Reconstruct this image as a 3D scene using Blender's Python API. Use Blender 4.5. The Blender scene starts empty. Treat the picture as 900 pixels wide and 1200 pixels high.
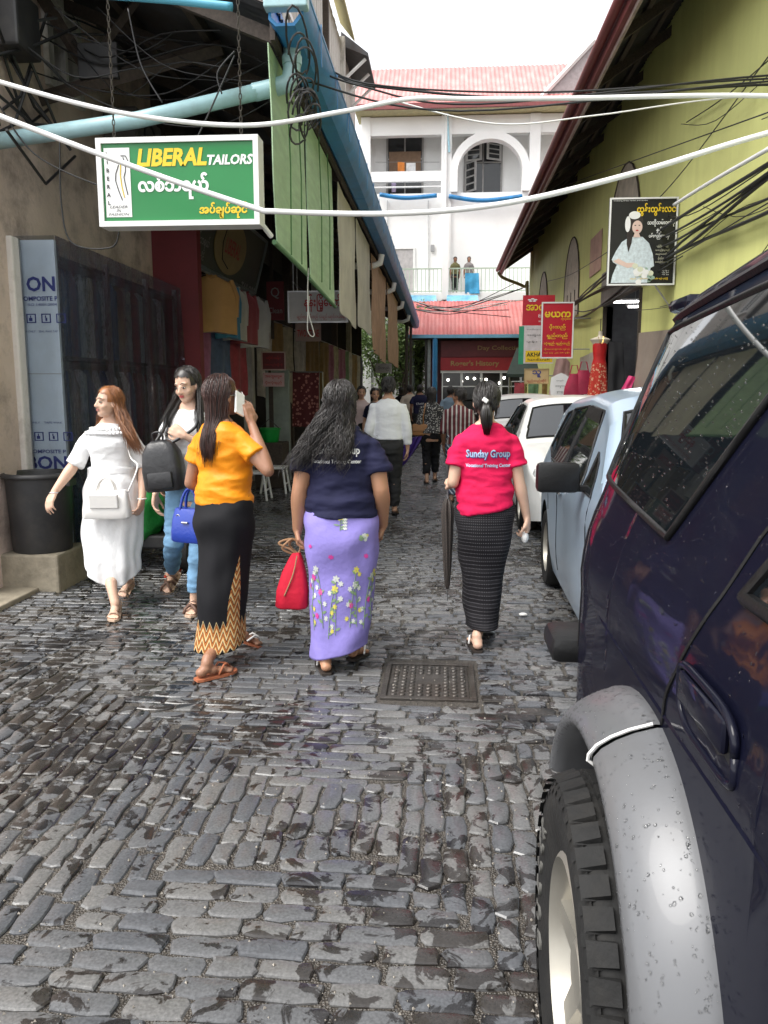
import bpy, bmesh, math, random
import numpy as np
from mathutils import Vector, Matrix, Euler
from mathutils.bvhtree import BVHTree
from mathutils import noise as mnoise

PI = math.pi
R = math.radians
SC = bpy.context.scene
COL = SC.collection
random.seed(7)

# ------------------------------------------------------------------ camera
cam_d = bpy.data.cameras.new('camera')
cam = bpy.data.objects.new('camera', cam_d)
COL.objects.link(cam)
cam_d.sensor_fit = 'VERTICAL'
cam_d.sensor_height = 36.0
cam_d.lens = 930 / 1200 * 36
cam_d.clip_start = 0.05
cam_d.clip_end = 2000
CAM_H = 1.5
PITCH = math.atan(142 / 930)
YAW = math.atan(69 / 930 * math.cos(PITCH))
cam.location = (0, 0, CAM_H)
cam.rotation_euler = (PI / 2 - PITCH, 0, YAW)
SC.camera = cam

# ------------------------------------------------------------------ sky, sun, exposure (overcast noon after rain)
world = bpy.data.worlds.new('World')
SC.world = world
world.use_nodes = True
wn = world.node_tree.nodes
wl = world.node_tree.links
for n in list(wn):
    wn.remove(n)
sky = wn.new('ShaderNodeTexSky')
sky.sky_type = 'NISHITA'
sky.sun_disc = False
sky.sun_elevation = R(58)
sky.sun_rotation = R(235)
sky.air_density = 1.0
sky.dust_density = 1.5
sky.ozone_density = 1.0
hs = wn.new('ShaderNodeHueSaturation')
hs.inputs['Saturation'].default_value = 0.10
bg = wn.new('ShaderNodeBackground')
bg.inputs['Strength'].default_value = 0.15
wo = wn.new('ShaderNodeOutputWorld')
wl.new(sky.outputs[0], hs.inputs['Color'])
wl.new(hs.outputs[0], bg.inputs['Color'])
wl.new(bg.outputs[0], wo.inputs['Surface'])
sun_d = bpy.data.lights.new('sun', 'SUN')
sun_d.energy = 1.4
sun_d.angle = R(35)
sun_d.color = (1.0, 0.96, 0.90)
sun = bpy.data.objects.new('sun', sun_d)
COL.objects.link(sun)
sun.location = (0, -5, 30)
# soft light from behind and left of the camera, high up
sun.rotation_euler = (R(90 - 58), 0, R(-55))
SC.view_settings.view_transform = 'Standard'
SC.view_settings.look = 'None'
SC.view_settings.gamma = 1
SC.view_settings.exposure = 1.42
SC.render.engine = 'CYCLES'
SC.cycles.max_bounces = 6
SC.cycles.transparent_max_bounces = 12
SC.cycles.use_denoising = True

# ------------------------------------------------------------------ pixels of the photograph (900 x 1200) to rays; a plane gives the distance
_f = Vector((-math.sin(YAW) * math.cos(PITCH), math.cos(YAW) * math.cos(PITCH), -math.sin(PITCH)))
_r = Vector((math.cos(YAW), math.sin(YAW), 0))
_u = Vector((-math.sin(YAW) * math.sin(PITCH), math.cos(YAW) * math.sin(PITCH), math.cos(PITCH)))
def _hit(x, y, ax, v):
    d = _f * 930 + _r * (x - 450) + _u * (600 - y)
    return Vector((0, 0, CAM_H)) + d * ((v - (0, 0, CAM_H)[ax]) / d[ax])
def GZ(x, y, z=0.0): return _hit(x, y, 2, z)
def PX(x, y, X): return _hit(x, y, 0, X)
def PY(x, y, Y): return _hit(x, y, 1, Y)

# ------------------------------------------------------------------ materials
MATS = {}
def new_mat(name):
    m = bpy.data.materials.new(name)
    m.use_nodes = True
    nt = m.node_tree
    b = nt.nodes['Principled BSDF']
    MATS[name] = m
    return m, nt, b
def N(nt, t, **kw):
    n = nt.nodes.new(t)
    for k, v in kw.items():
        if k in n.inputs: n.inputs[k].default_value = v
        else: setattr(n, k, v)
    return n
def M(name, col, rough=.6, metal=0, var=.18, scale=6, bump=.0, bscale=60, coat=0, spec=.5, dirt=0, dirtcol=(.03, .027, .022), dscale=2.5,
      stretch=None, sheen=0, rvar=0, sub=0, emis=0, bdetail=3):
    """procedural surface: base colour broken up by two noises, optional dirt patches and bump"""
    if name in MATS: return MATS[name]
    m, nt, b = new_mat(name)
    L = nt.links.new
    tc = N(nt, 'ShaderNodeTexCoord')
    co = tc.outputs['Object']
    if stretch:
        mp = N(nt, 'ShaderNodeMapping'); mp.inputs['Scale'].default_value = stretch
        L(co, mp.inputs[0]); co = mp.outputs[0]
    nz = N(nt, 'ShaderNodeTexNoise', Scale=scale, Detail=6.0, Roughness=.6)
    L(co, nz.inputs['Vector'])
    cr = N(nt, 'ShaderNodeValToRGB')
    cr.color_ramp.elements[0].position = .3; cr.color_ramp.elements[1].position = .7
    c = Vector(col[:3])
    cr.color_ramp.elements[0].color = (*(c * (1 - var)), 1)
    cr.color_ramp.elements[1].color = (*(min(1, v) for v in c * (1 + var)), 1)
    L(nz.outputs[0], cr.inputs[0])
    out = cr.outputs[0]
    if dirt:
        n2 = N(nt, 'ShaderNodeTexNoise', Scale=dscale, Detail=8.0, Roughness=.7)
        L(tc.outputs['Object'], n2.inputs['Vector'])
        r2 = N(nt, 'ShaderNodeValToRGB')
        r2.color_ramp.elements[0].position = .48; r2.color_ramp.elements[0].color = (0, 0, 0, 1)
        r2.color_ramp.elements[1].position = .72; r2.color_ramp.elements[1].color = (dirt, dirt, dirt, 1)
        L(n2.outputs[0], r2.inputs[0])
        mx = N(nt, 'ShaderNodeMix', data_type='RGBA')
        L(r2.outputs[0], mx.inputs[0]); L(out, mx.inputs[6]); mx.inputs[7].default_value = (*dirtcol, 1)
        out = mx.outputs[2]
    L(out, b.inputs['Base Color'])
    b.inputs['Roughness'].default_value = rough
    b.inputs['Metallic'].default_value = metal
    b.inputs['Specular IOR Level'].default_value = spec
    b.inputs['Coat Weight'].default_value = coat
    b.inputs['Coat Roughness'].default_value = .05
    b.inputs['Sheen Weight'].default_value = sheen
    if sub:
        b.inputs['Subsurface Weight'].default_value = sub
        b.inputs['Subsurface Radius'].default_value = (.012, .005, .003)
    if emis:
        b.inputs['Emission Color'].default_value = (*col[:3], 1); b.inputs['Emission Strength'].default_value = emis
    if rvar:
        mr = N(nt, 'ShaderNodeMapRange'); mr.inputs[3].default_value = max(0, rough - rvar); mr.inputs[4].default_value = min(1, rough + rvar)
        L(nz.outputs[0], mr.inputs[0]); L(mr.outputs[0], b.inputs['Roughness'])
    if bump:
        n3 = N(nt, 'ShaderNodeTexNoise', Scale=bscale, Detail=float(bdetail))
        L(co, n3.inputs['Vector'])
        bp = N(nt, 'ShaderNodeBump', Strength=bump, Distance=.02)
        L(n3.outputs[0], bp.inputs['Height']); L(bp.outputs[0], b.inputs['Normal'])
    return m

# ------------------------------------------------------------------ mesh collector
class MB:
    def __init__(s): s.v = []; s.f = []; s.mi = []
    def add(s, vs, fs, mi=0):
        o = len(s.v)
        s.v.extend([tuple(p) for p in vs]); s.f.extend([tuple(i + o for i in q) for q in fs]); s.mi.extend([mi] * len(fs))
        return s
    def box(s, x0, x1, y0, y1, z0, z1, mi=0, mat=None):
        vs = [Vector((x, y, z)) for z in (z0, z1) for y in (y0, y1) for x in (x0, x1)]
        if mat: vs = [mat @ v for v in vs]
        return s.add(vs, [(0, 2, 3, 1), (4, 5, 7, 6), (0, 1, 5, 4), (2, 6, 7, 3), (0, 4, 6, 2), (1, 3, 7, 5)], mi)
    def bevbox(s, x0, x1, y0, y1, z0, z1, b=.01, mi=0, mat=None):
        """box with chamfered edges"""
        bm = bmesh.new(); bmesh.ops.create_cube(bm, size=1)
        for v in bm.verts: v.co = Vector((x0 + (v.co.x + .5) * (x1 - x0), y0 + (v.co.y + .5) * (y1 - y0), z0 + (v.co.z + .5) * (z1 - z0)))
        bmesh.ops.bevel(bm, geom=bm.edges[:], offset=b, segments=2, affect='EDGES', profile=.5)
        bm.verts.index_update()
        vs = [mat @ v.co if mat else v.co.copy() for v in bm.verts]
        s.add(vs, [[v.index for v in f.verts] for f in bm.faces], mi); bm.free()
        return s
    def loft(s, rings, close=True, cap0=True, cap1=True, mi=0):
        n = len(rings[0]); vs = [p for r in rings for p in r]; fs = []
        for i in range(len(rings) - 1):
            for j in range(n if close else n - 1):
                k = (j + 1) % n
                fs.append((i * n + j, i * n + k, (i + 1) * n + k, (i + 1) * n + j))
        if cap0: fs.append(tuple(range(n - 1, -1, -1)))
        if cap1: fs.append(tuple((len(rings) - 1) * n + j for j in range(n)))
        return s.add(vs, fs, mi)
    def tube(s, pts, r, n=8, mi=0, cap=True, flat=None):
        pts = [Vector(p) for p in pts]
        rs = r if isinstance(r, (list, tuple)) else [r] * len(pts)
        rings = []; up = None
        for i, p in enumerate(pts):
            d = (pts[min(i + 1, len(pts) - 1)] - pts[max(i - 1, 0)]).normalized()
            if up is None:
                up = Vector((0, 0, 1)) if abs(d.z) < .9 else Vector((1, 0, 0))
            a = d.cross(up)
            if a.length < 1e-6: a = d.cross(Vector((0, 1, 0)))
            a.normalize(); b2 = a.cross(d).normalized(); up = b2
            fl = flat or 1
            rings.append([p + a * (math.cos(2 * PI * k / n) * rs[i]) + b2 * (math.sin(2 * PI * k / n) * rs[i] * fl) for k in range(n)])
        return s.loft(rings, True, cap, cap, mi)
    def lathe(s, prof, c=(0, 0, 0), n=24, mi=0, axis='Z', cap0=True, cap1=True, mat=None):
        rings = []
        for r, z in prof:
            ring = []
            for k in range(n):
                a = 2 * PI * k / n
                p = Vector((r * math.cos(a), r * math.sin(a), z))
                if axis == 'X': p = Vector((z, r * math.cos(a), r * math.sin(a)))
                if axis == 'Y': p = Vector((r * math.cos(a), z, r * math.sin(a)))
                if mat: p = mat @ p
                ring.append(p + Vector(c))
            rings.append(ring)
        return s.loft(rings, True, cap0, cap1, mi)
    def ell(s, c, r, n=12, m=8, mat=None, mi=0):
        c = Vector(c); vs = []; fs = []
        for i in range(1, m):
            t = PI * i / m
            for k in range(n):
                a = 2 * PI * k / n
                p = Vector((r[0] * math.sin(t) * math.cos(a), r[1] * math.sin(t) * math.sin(a), r[2] * math.cos(t)))
                vs.append(c + (mat @ p if mat else p))
        for i in range(m - 2):
            for k in range(n):
                fs.append((i * n + k, (i + 1) * n + k, (i + 1) * n + (k + 1) % n, i * n + (k + 1) % n))
        a = Vector((0, 0, r[2])); vs.append(c + (mat @ a if mat else a)); vs.append(c - (mat @ a if mat else a))
        t, b = len(vs) - 2, len(vs) - 1
        for k in range(n):
            fs.append((t, k, (k + 1) % n)); q = (m - 2) * n
            fs.append((b, q + (k + 1) % n, q + k))
        return s.add(vs, fs, mi)
    def prism(s, poly, f0, f1, mi=0):
        """extruded polygon: f0, f1 map a 2D point to 3D"""
        n = len(poly); a = [f0(p) for p in poly]; b = [f1(p) for p in poly]
        fs = [tuple(range(n - 1, -1, -1)), tuple(range(n, 2 * n))] + [(i, (i + 1) % n, n + (i + 1) % n, n + i) for i in range(n)]
        return s.add(a + b, fs, mi)
    def mesh(s, name, mats):
        me = bpy.data.meshes.new(name)
        me.from_pydata(s.v, [], s.f)
        for m in (mats if isinstance(mats, (list, tuple)) else [mats]): me.materials.append(m)
        if any(s.mi): me.polygons.foreach_set('material_index', s.mi)
        me.update()
        return me
    def build(s, name, mats, parent=None, smooth=None, fixn=True):
        me = s.mesh(name, mats)
        if fixn: fix_normals(me)
        return link(name, me, parent, smooth)

def fix_normals(me):
    bm = bmesh.new(); bm.from_mesh(me)
    bmesh.ops.recalc_face_normals(bm, faces=bm.faces[:]); bm.to_mesh(me); bm.free()

WM = {}
def wmat(o): return WM.get(o.name, Matrix())
def setwm(o, m): WM[o.name] = m
def link(name, me, parent=None, smooth=None, origin=True):
    if smooth is not None:
        if smooth >= 180: me.polygons.foreach_set('use_smooth', [True] * len(me.polygons))
        else: me.shade_smooth() if False else smooth_angle(me, smooth)
    o = bpy.data.objects.new(name, me)
    COL.objects.link(o)
    if origin and len(me.vertices):
        a = np.empty(len(me.vertices) * 3, np.float32); me.vertices.foreach_get('co', a); a = a.reshape(-1, 3)
        c = (a.min(0) + a.max(0)) / 2; c[2] = a[:, 2].min()
        a -= c; me.vertices.foreach_set('co', a.ravel()); me.update()
        o.location = Vector([float(q) for q in c])
    setwm(o, Matrix.Translation(o.location))
    if parent is not None:
        o.parent = parent
        o.matrix_parent_inverse = wmat(parent).inverted()
    return o
def smooth_angle(me, ang):
    me.polygons.foreach_set('use_smooth', [True] * len(me.polygons))
    bm = bmesh.new(); bm.from_mesh(me); a = R(ang)
    for e in bm.edges:
        if len(e.link_faces) == 2: e.smooth = e.calc_face_angle(0) < a
    bm.to_mesh(me); bm.free()
def tag(o, label=None, cat=None, group=None, kind=None):
    if label: o['label'] = label
    if cat: o['category'] = cat
    if group: o['group'] = group
    if kind: o['kind'] = kind
    return o
def thing(name, label, cat, loc=(0, 0, 0), group=None, rz=0):
    o = bpy.data.objects.new(name, None); COL.objects.link(o)
    o.empty_display_size = .1
    o.location = loc; o.rotation_euler = (0, 0, rz)
    setwm(o, Matrix.LocRotScale(Vector(loc), Euler((0, 0, rz)), None))
    return tag(o, label, cat, group)

def text_geo(s, size, bold=0, align='CENTER', shear=0, space=1, extrude=0):
    """text as a mesh in the XY plane"""
    c = bpy.data.curves.new('lettering', 'FONT')
    c.body = s; c.size = size; c.align_x = align; c.align_y = 'CENTER'; c.offset = bold; c.shear = shear
    c.space_character = space; c.resolution_u = 2; c.extrude = extrude
    o = bpy.data.objects.new('lettering', c); COL.objects.link(o)
    dg = bpy.context.evaluated_depsgraph_get()
    me = bpy.data.meshes.new_from_object(o.evaluated_get(dg))
    bpy.data.objects.remove(o); bpy.data.curves.remove(c)
    return me
def text(s, size, mat, mtx, parent=None, name='lettering', fit=None, **kw):
    """lettering laid on a surface; mtx maps the text plane to the world, fit = (width, height) to squeeze into"""
    me = text_geo(s, size, **kw)
    if fit and len(me.vertices):
        a = np.empty(len(me.vertices) * 3, np.float32); me.vertices.foreach_get('co', a); a = a.reshape(-1, 3)
        w = np.ptp(a[:, 0]); h = np.ptp(a[:, 1]); cx = (a[:, 0].max() + a[:, 0].min()) / 2; cy = (a[:, 1].max() + a[:, 1].min()) / 2
        a[:, 0] = (a[:, 0] - cx) * fit[0] / w; a[:, 1] = (a[:, 1] - cy) * (fit[1] / h if fit[1] else fit[0] / w)
        me.vertices.foreach_set('co', a.ravel())
    me.transform(mtx); me.materials.clear(); me.materials.append(mat); me.update()
    return link(name, me, parent)
def plane_frame(p, right, up):
    """matrix: text x -> right, y -> up, origin p"""
    r = Vector(right).normalized(); u = Vector(up).normalized(); n = r.cross(u).normalized()
    u = n.cross(r)
    return Matrix(((r.x, u.x, n.x, p[0]), (r.y, u.y, n.y, p[1]), (r.z, u.z, n.z, p[2]), (0, 0, 0, 1)))

def evaluated(o):
    dg = bpy.context.evaluated_depsgraph_get()
    return bpy.data.meshes.new_from_object(o.evaluated_get(dg))
def remesh(mb, voxel, smooth_it=4, fac=.5, deci=None):
    """fuse overlapping closed shapes into one continuous surface"""
    me = mb.mesh('fuse', [])
    o = bpy.data.objects.new('fuse', me); COL.objects.link(o)
    md = o.modifiers.new('r', 'REMESH'); md.mode = 'VOXEL'; md.voxel_size = voxel; md.use_smooth_shade = True
    if smooth_it:
        sm = o.modifiers.new('s', 'SMOOTH'); sm.iterations = smooth_it; sm.factor = fac
    if deci:
        dc = o.modifiers.new('d', 'DECIMATE'); dc.ratio = deci
    r = evaluated(o)
    bpy.data.objects.remove(o); bpy.data.meshes.remove(me)
    r.polygons.foreach_set('use_smooth', [True] * len(r.polygons))
    r.materials.clear()
    return r
def verts_np(me):
    a = np.empty(len(me.vertices) * 3, np.float32); me.vertices.foreach_get('co', a); return a.reshape(-1, 3)
def set_verts(me, a):
    me.vertices.foreach_set('co', np.ascontiguousarray(a, np.float32).ravel()); me.update()
def normals_np(me):
    a = np.empty(len(me.vertices) * 3, np.float32); me.vertices.foreach_get('normal', a); return a.reshape(-1, 3)
# ================================================================== ROAD OF STONE SETTS
def sett_material():
    m, nt, b = new_mat('wet_stone_sett'); L = nt.links.new
    geo = N(nt, 'ShaderNodeNewGeometry')
    tone = N(nt, 'ShaderNodeAttribute', attribute_name='tone')
    oi = N(nt, 'ShaderNodeObjectInfo')
    # blotches where the water has not dried
    n1 = N(nt, 'ShaderNodeTexNoise', Scale=9.0, Detail=5.0, Roughness=.62, Distortion=.7); L(geo.outputs['Position'], n1.inputs['Vector'])
    n2 = N(nt, 'ShaderNodeTexNoise', Scale=.8, Detail=3.0); L(geo.outputs['Position'], n2.inputs['Vector'])
    a = N(nt, 'ShaderNodeMath', operation='MULTIPLY_ADD'); L(n2.outputs[0], a.inputs[0]); a.inputs[1].default_value = .75; L(n1.outputs[0], a.inputs[2])
    a2 = N(nt, 'ShaderNodeMath', operation='MULTIPLY_ADD'); L(tone.outputs['Fac'], a2.inputs[0]); a2.inputs[1].default_value = .05; L(a.outputs[0], a2.inputs[2])
    wet = N(nt, 'ShaderNodeValToRGB'); L(a2.outputs[0], wet.inputs[0])
    wet.color_ramp.elements[0].position = .925; wet.color_ramp.elements[1].position = .955
    dry = N(nt, 'ShaderNodeValToRGB'); L(tone.outputs['Fac'], dry.inputs[0])
    dry.color_ramp.elements[0].color = (.078, .083, .093, 1); dry.color_ramp.elements[1].color = (.145, .142, .137, 1)
    dk = N(nt, 'ShaderNodeValToRGB'); L(tone.outputs['Fac'], dk.inputs[0])
    dk.color_ramp.elements[0].color = (.016, .016, .018, 1); dk.color_ramp.elements[1].color = (.034, .029, .025, 1)
    fine = N(nt, 'ShaderNodeTexNoise', Scale=120.0, Detail=4.0); L(geo.outputs['Position'], fine.inputs['Vector'])
    mx = N(nt, 'ShaderNodeMix', data_type='RGBA'); L(wet.outputs[0], mx.inputs[0]); L(dry.outputs[0], mx.inputs[6]); L(dk.outputs[0], mx.inputs[7])
    ov = N(nt, 'ShaderNodeMix', data_type='RGBA', blend_type='MULTIPLY'); ov.inputs[0].default_value = .6
    L(mx.outputs[2], ov.inputs[6])
    fr = N(nt, 'ShaderNodeMapRange'); L(fine.outputs[0], fr.inputs[0]); fr.inputs[1].default_value = .3; fr.inputs[2].default_value = .7; fr.inputs[3].default_value = .45; fr.inputs[4].default_value = 1.3
    L(fr.outputs[0], ov.inputs[7]); L(ov.outputs[2], b.inputs['Base Color'])
    n4 = N(nt, 'ShaderNodeTexNoise', Scale=3.0, Detail=3.0); L(geo.outputs['Position'], n4.inputs['Vector'])
    rr = N(nt, 'ShaderNodeMix', data_type='FLOAT'); L(wet.outputs[0], rr.inputs[0])
    r1 = N(nt, 'ShaderNodeMapRange'); L(n4.outputs[0], r1.inputs[0]); r1.inputs[1].default_value = .35; r1.inputs[2].default_value = .65; r1.inputs[3].default_value = .17; r1.inputs[4].default_value = .32
    L(r1.outputs[0], rr.inputs[2]); rr.inputs[3].default_value = .2
    L(rr.outputs[0], b.inputs['Roughness'])
    b.inputs['Specular IOR Level'].default_value = .55
    bn = N(nt, 'ShaderNodeTexNoise', Scale=26.0, Detail=6.0, Roughness=.62); L(geo.outputs['Position'], bn.inputs['Vector'])
    bp = N(nt, 'ShaderNodeBump', Strength=.24, Distance=.010); L(bn.outputs[0], bp.inputs['Height']); L(bp.outputs[0], b.inputs['Normal'])
    return m
M_SETT = sett_material()
def joint_material():
    m, nt, b = new_mat('grit_joint'); L = nt.links.new
    geo = N(nt, 'ShaderNodeNewGeometry')
    v = N(nt, 'ShaderNodeTexVoronoi', Scale=140.0); L(geo.outputs['Position'], v.inputs['Vector'])
    cr = N(nt, 'ShaderNodeValToRGB'); L(v.outputs['Color'], cr.inputs[0])
    cr.color_ramp.elements[0].color = (.018, .016, .014, 1); cr.color_ramp.elements[1].color = (.12, .105, .088, 1)
    L(cr.outputs[0], b.inputs['Base Color']); b.inputs['Roughness'].default_value = .38
    bp = N(nt, 'ShaderNodeBump', Strength=1.0, Distance=.008); L(v.outputs['Distance'], bp.inputs['Height']); L(bp.outputs[0], b.inputs['Normal'])
    return m
M_JOINT = joint_material()

rmb = MB()
rmb.add([(-400, -60, -.009), (400, -60, -.009), (400, 900, -.009), (-400, 900, -.009)], [(0, 1, 2, 3)])
road = rmb.build('road', M_JOINT)
tag(road, 'cobbled lane of wet grey stone setts with gritty joints', 'road', kind='structure')

ALONG_PX = [(-160, 1150), (0, 1104), (88, 1075), (147, 1035), (205, 1016), (323, 1011), (441, 998), (474, 1024), (511, 1050), (540, 1079), (577, 1100), (640, 1140),
            (760, 1220), (760, 870), (635, 872), (584, 870), (533, 892), (481, 906), (456, 917), (320, 921), (308, 910), (257, 877), (190, 844), (90, 790), (0, 768), (-200, 745)]
ALONG = [GZ(x, y) for x, y in ALONG_PX]
def inpoly(x, y, P):
    c = False; j = len(P) - 1
    for i in range(len(P)):
        if (P[i].y > y) != (P[j].y > y) and x < (P[j].x - P[i].x) * (y - P[i].y) / (P[j].y - P[i].y) + P[i].x: c = not c
        j = i
    return c
COV = (-.31, .20, 3.70, 4.27)
rs = random.Random(3)
setts = []   # (cx, cy, halflen_x, halflen_y, rot, tone, dz)
def intervals(test, a, b, step=.012):
    out = []; s0 = None; t = a
    while t < b:
        if test(t):
            if s0 is None: s0 = t
        elif s0 is not None:
            out.append((s0, t)); s0 = None
        t += step
    if s0 is not None: out.append((s0, b))
    return out
def fill(a, b, lo, hi):
    t = a - rs.uniform(0, .04); out = []
    while t < b:
        l = rs.uniform(lo, hi)
        e = t + l
        if b - e < .07: e = b
        out.append((max(t, a), min(e, b))); t = e
    return [(p, q) for p, q in out if q - p > .05]
X0, X1 = -3.05, 3.2
y = .6; row = 0
while y < 31.8:
    w = rs.uniform(.070, .082)
    yc = y + w / 2
    wob = math.sin(y * .9) * .02
    ok = lambda x: not inpoly(x, yc, ALONG) and not (COV[0] < x < COV[1] and COV[2] - .05 < yc < COV[3] + .05)
    for p, q in (intervals(ok, X0, X1) if yc < 5.5 else [(X0, X1)]):
        for a, b in fill(p, q, .13, .225):
            g = rs.uniform(.003, .008)
            setts.append(((a + b) / 2, yc + .005 * math.sin(a * 2.1 + y * 3), (b - a) / 2 - g, w / 2 - rs.uniform(.0025, .006), rs.gauss(0, .012), rs.random(), rs.gauss(0, .0022)))
    y += w
x = X0
while x < X1:
    w = rs.uniform(.070, .084); xc = x + w / 2
    for p, q in intervals(lambda t: inpoly(xc, t, ALONG), .6, 6):
        for a, b in fill(p, q, .13, .225):
            g = rs.uniform(.003, .008)
            setts.append((xc + .01 * math.sin(a * 3), (a + b) / 2, w / 2 - rs.uniform(.003, .007), (b - a) / 2 - g, rs.gauss(0, .014), rs.random(), rs.gauss(0, .0025)))
    x += w
def sett_proto(seed, hx, hy, n=12):
    """rounded, chipped stone block: three rings and a crown"""
    r = random.Random(seed); rings = []
    base = []
    for k in range(n):
        t = k / n * 4; s = int(t); u = t - s
        cx, cy = [(-1, -1), (1, -1), (1, 1), (-1, 1)][s]; nx, ny = [(1, -1), (1, 1), (-1, 1), (-1, -1)][s]
        px, py = cx + (nx - cx) * u, cy + (ny - cy) * u
        if u < .01: px *= .93; py *= .90
        base.append((px + r.gauss(0, .014 / hx * .3), py + r.gauss(0, .014 / hy * .3)))
    j = [r.gauss(0, .0006) for _ in range(n)]
    for ins, z in ((-.003, -.03), (-.001, -.006), (.003, -.001), (.009, .0010)):
        rings.append([(bx * (hx - ins), by * (hy - ins), z + (jj if z > -.005 else 0)) for (bx, by), jj in zip(base, j)])
    v = [p for q in rings for p in q] + [(0, 0, .0014 + r.gauss(0, .0004))]
    f = []
    for i in range(3):
        for k in range(n): f.append((i * n + k, i * n + (k + 1) % n, (i + 1) * n + (k + 1) % n, (i + 1) * n + k))
    for k in range(n): f.append((3 * n + k, 3 * n + (k + 1) % n, 4 * n))
    return v, f
def vis_size(s):
    cx, cy = s[0], s[1]
    d = Vector((cx, cy, 0)) - Vector((0, 0, CAM_H)); z = d.dot(_f)
    if z < .3: return 0
    px = 450 + 930 * d.dot(_r) / z; py = 600 - 930 * d.dot(_u) / z
    if px < -30 or px > 690 or py > 1230 or py < 500: return 0
    if px > 632 and py > 830: return 0
    return s[2] * s[3] * cy ** 0 / z ** 3
order = sorted(range(len(setts)), key=lambda i: -vis_size(setts[i]))
single = order[:300]
# meshes shared between alike stones: five lengths x two directions x three chips
cache = {}
for i in single:
    cx, cy, hx, hy, rz, tone, dz = setts[i]
    across = hx > hy
    key = (across, round((hx if across else hy) / .012), int(tone * 4))
    if key not in cache:
        q = key[1] * .012
        v, f = sett_proto(hash(key) % 9999, q if across else .036, .036 if across else q)
        me = bpy.data.meshes.new('sett'); me.from_pydata(v, [], f); me.materials.append(M_SETT)
        at = me.attributes.new('tone', 'FLOAT', 'FACE'); at.data.foreach_set('value', [(int(tone * 4) + .5) / 4] * len(f))
        smooth_angle(me, 20); cache[key] = (me, q)
    me, q = cache[key]
    o = bpy.data.objects.new('sett', me); COL.objects.link(o)
    o.location = (cx, cy, dz); o.rotation_euler = (rs.gauss(0, .008), rs.gauss(0, .008), rz)
    o.scale = (hx / q if across else hx / .036, hy / .036 if across else hy / q, 1)
    o.parent = road; o.matrix_parent_inverse = wmat(road).inverted()
av, af, at_ = [], [], []
protos = {}
off = 0
for i in order[300:]:
    cx, cy, hx, hy, rz, tone, dz = setts[i]
    k = (hx > hy, int(tone * 6))
    if k not in protos:
        v, f = sett_proto(i, .1 if k[0] else .04, .04 if k[0] else .1, 8)
        protos[k] = (np.array(v) / np.array([.1 if k[0] else .04, .04 if k[0] else .1, 1]), f)
    v, f = protos[k]
    c, s = math.cos(rz), math.sin(rz)
    p = v * np.array([hx, hy, 1]); tx, ty = rs.gauss(0, .010), rs.gauss(0, .014)
    av.append(np.stack([p[:, 0] * c - p[:, 1] * s + cx, p[:, 0] * s + p[:, 1] * c + cy, p[:, 2] + dz + p[:, 0] * tx + p[:, 1] * ty], 1))
    af.extend([tuple(j + off for j in q) for q in f]); at_.extend([tone] * len(f)); off += len(v)
me = bpy.data.meshes.new('setts'); me.from_pydata(np.concatenate(av).tolist(), [], af); me.materials.append(M_SETT)
me.attributes.new('tone', 'FLOAT', 'FACE').data.foreach_set('value', at_)
smooth_angle(me, 20)
o = link('setts', me, road); tag(o, kind='stuff')

gr = MB(); rgt = random.Random(44)
for k in range(1500):
    yy = 1.6 + 4.6 * rgt.random() ** 1.5; p = Vector((rgt.uniform(-3, .6), yy, .001)); r_ = rgt.choice([.002, .003, .004, .0055])
    a_ = rgt.uniform(0, 3); gr.add([p + Vector((math.cos(a_ + q) * r_, math.sin(a_ + q) * r_, 0)) for q in (0, 2.1, 4.2)] + [p + Vector((0, 0, r_ * 1.2))], [(0, 1, 3), (1, 2, 3), (2, 0, 3)])
tag(gr.build('grit', M('pale_grit', (.30, .27, .23), rough=.7, var=.4, scale=40), road), kind='stuff')
# ------------------------------------------------------------------ manhole cover
M_IRON = M('cast_iron', (.075, .068, .062), rough=.42, metal=.55, var=.35, scale=14, bump=.25, bscale=90, dirt=.6, dirtcol=(.06, .04, .028))
mh = thing('manhole_cover', 'square studded iron manhole cover set in the stone setts', 'manhole cover', (-.055, 3.985, 0))
fx0, fx1, fy0, fy1 = -.295, .185, 3.72, 4.25
fm = MB()
for a in ((fx0, fx1, fy0, fy0 + .03), (fx0, fx1, fy1 - .03, fy1), (fx0, fx0 + .03, fy0 + .03, fy1 - .03), (fx1 - .03, fx1, fy0 + .03, fy1 - .03)):
    fm.bevbox(a[0], a[1], a[2], a[3], -.03, .006, .004)
fm.build('frame', M_IRON, mh)
pl = MB().bevbox(fx0 + .036, fx1 - .036, fy0 + .036, fy1 - .036, -.02, -.002, .003).build('plate', M_IRON, mh)
sm_ = MB()
for i in range(9):
    for j in range(10):
        if (3 <= i <= 5 and 4 <= j <= 6): continue
        sx = fx0 + .065 + i * (fx1 - fx0 - .13) / 8; sy = fy0 + .065 + j * (fy1 - fy0 - .13) / 9
        sm_.lathe([(.0165, -.004), (.0155, .003), (.010, .006), (.001, .007)], (sx, sy, 0), 10)
st = sm_.build('studs', M_IRON, pl, smooth=60); tag(st, kind='stuff')
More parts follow.
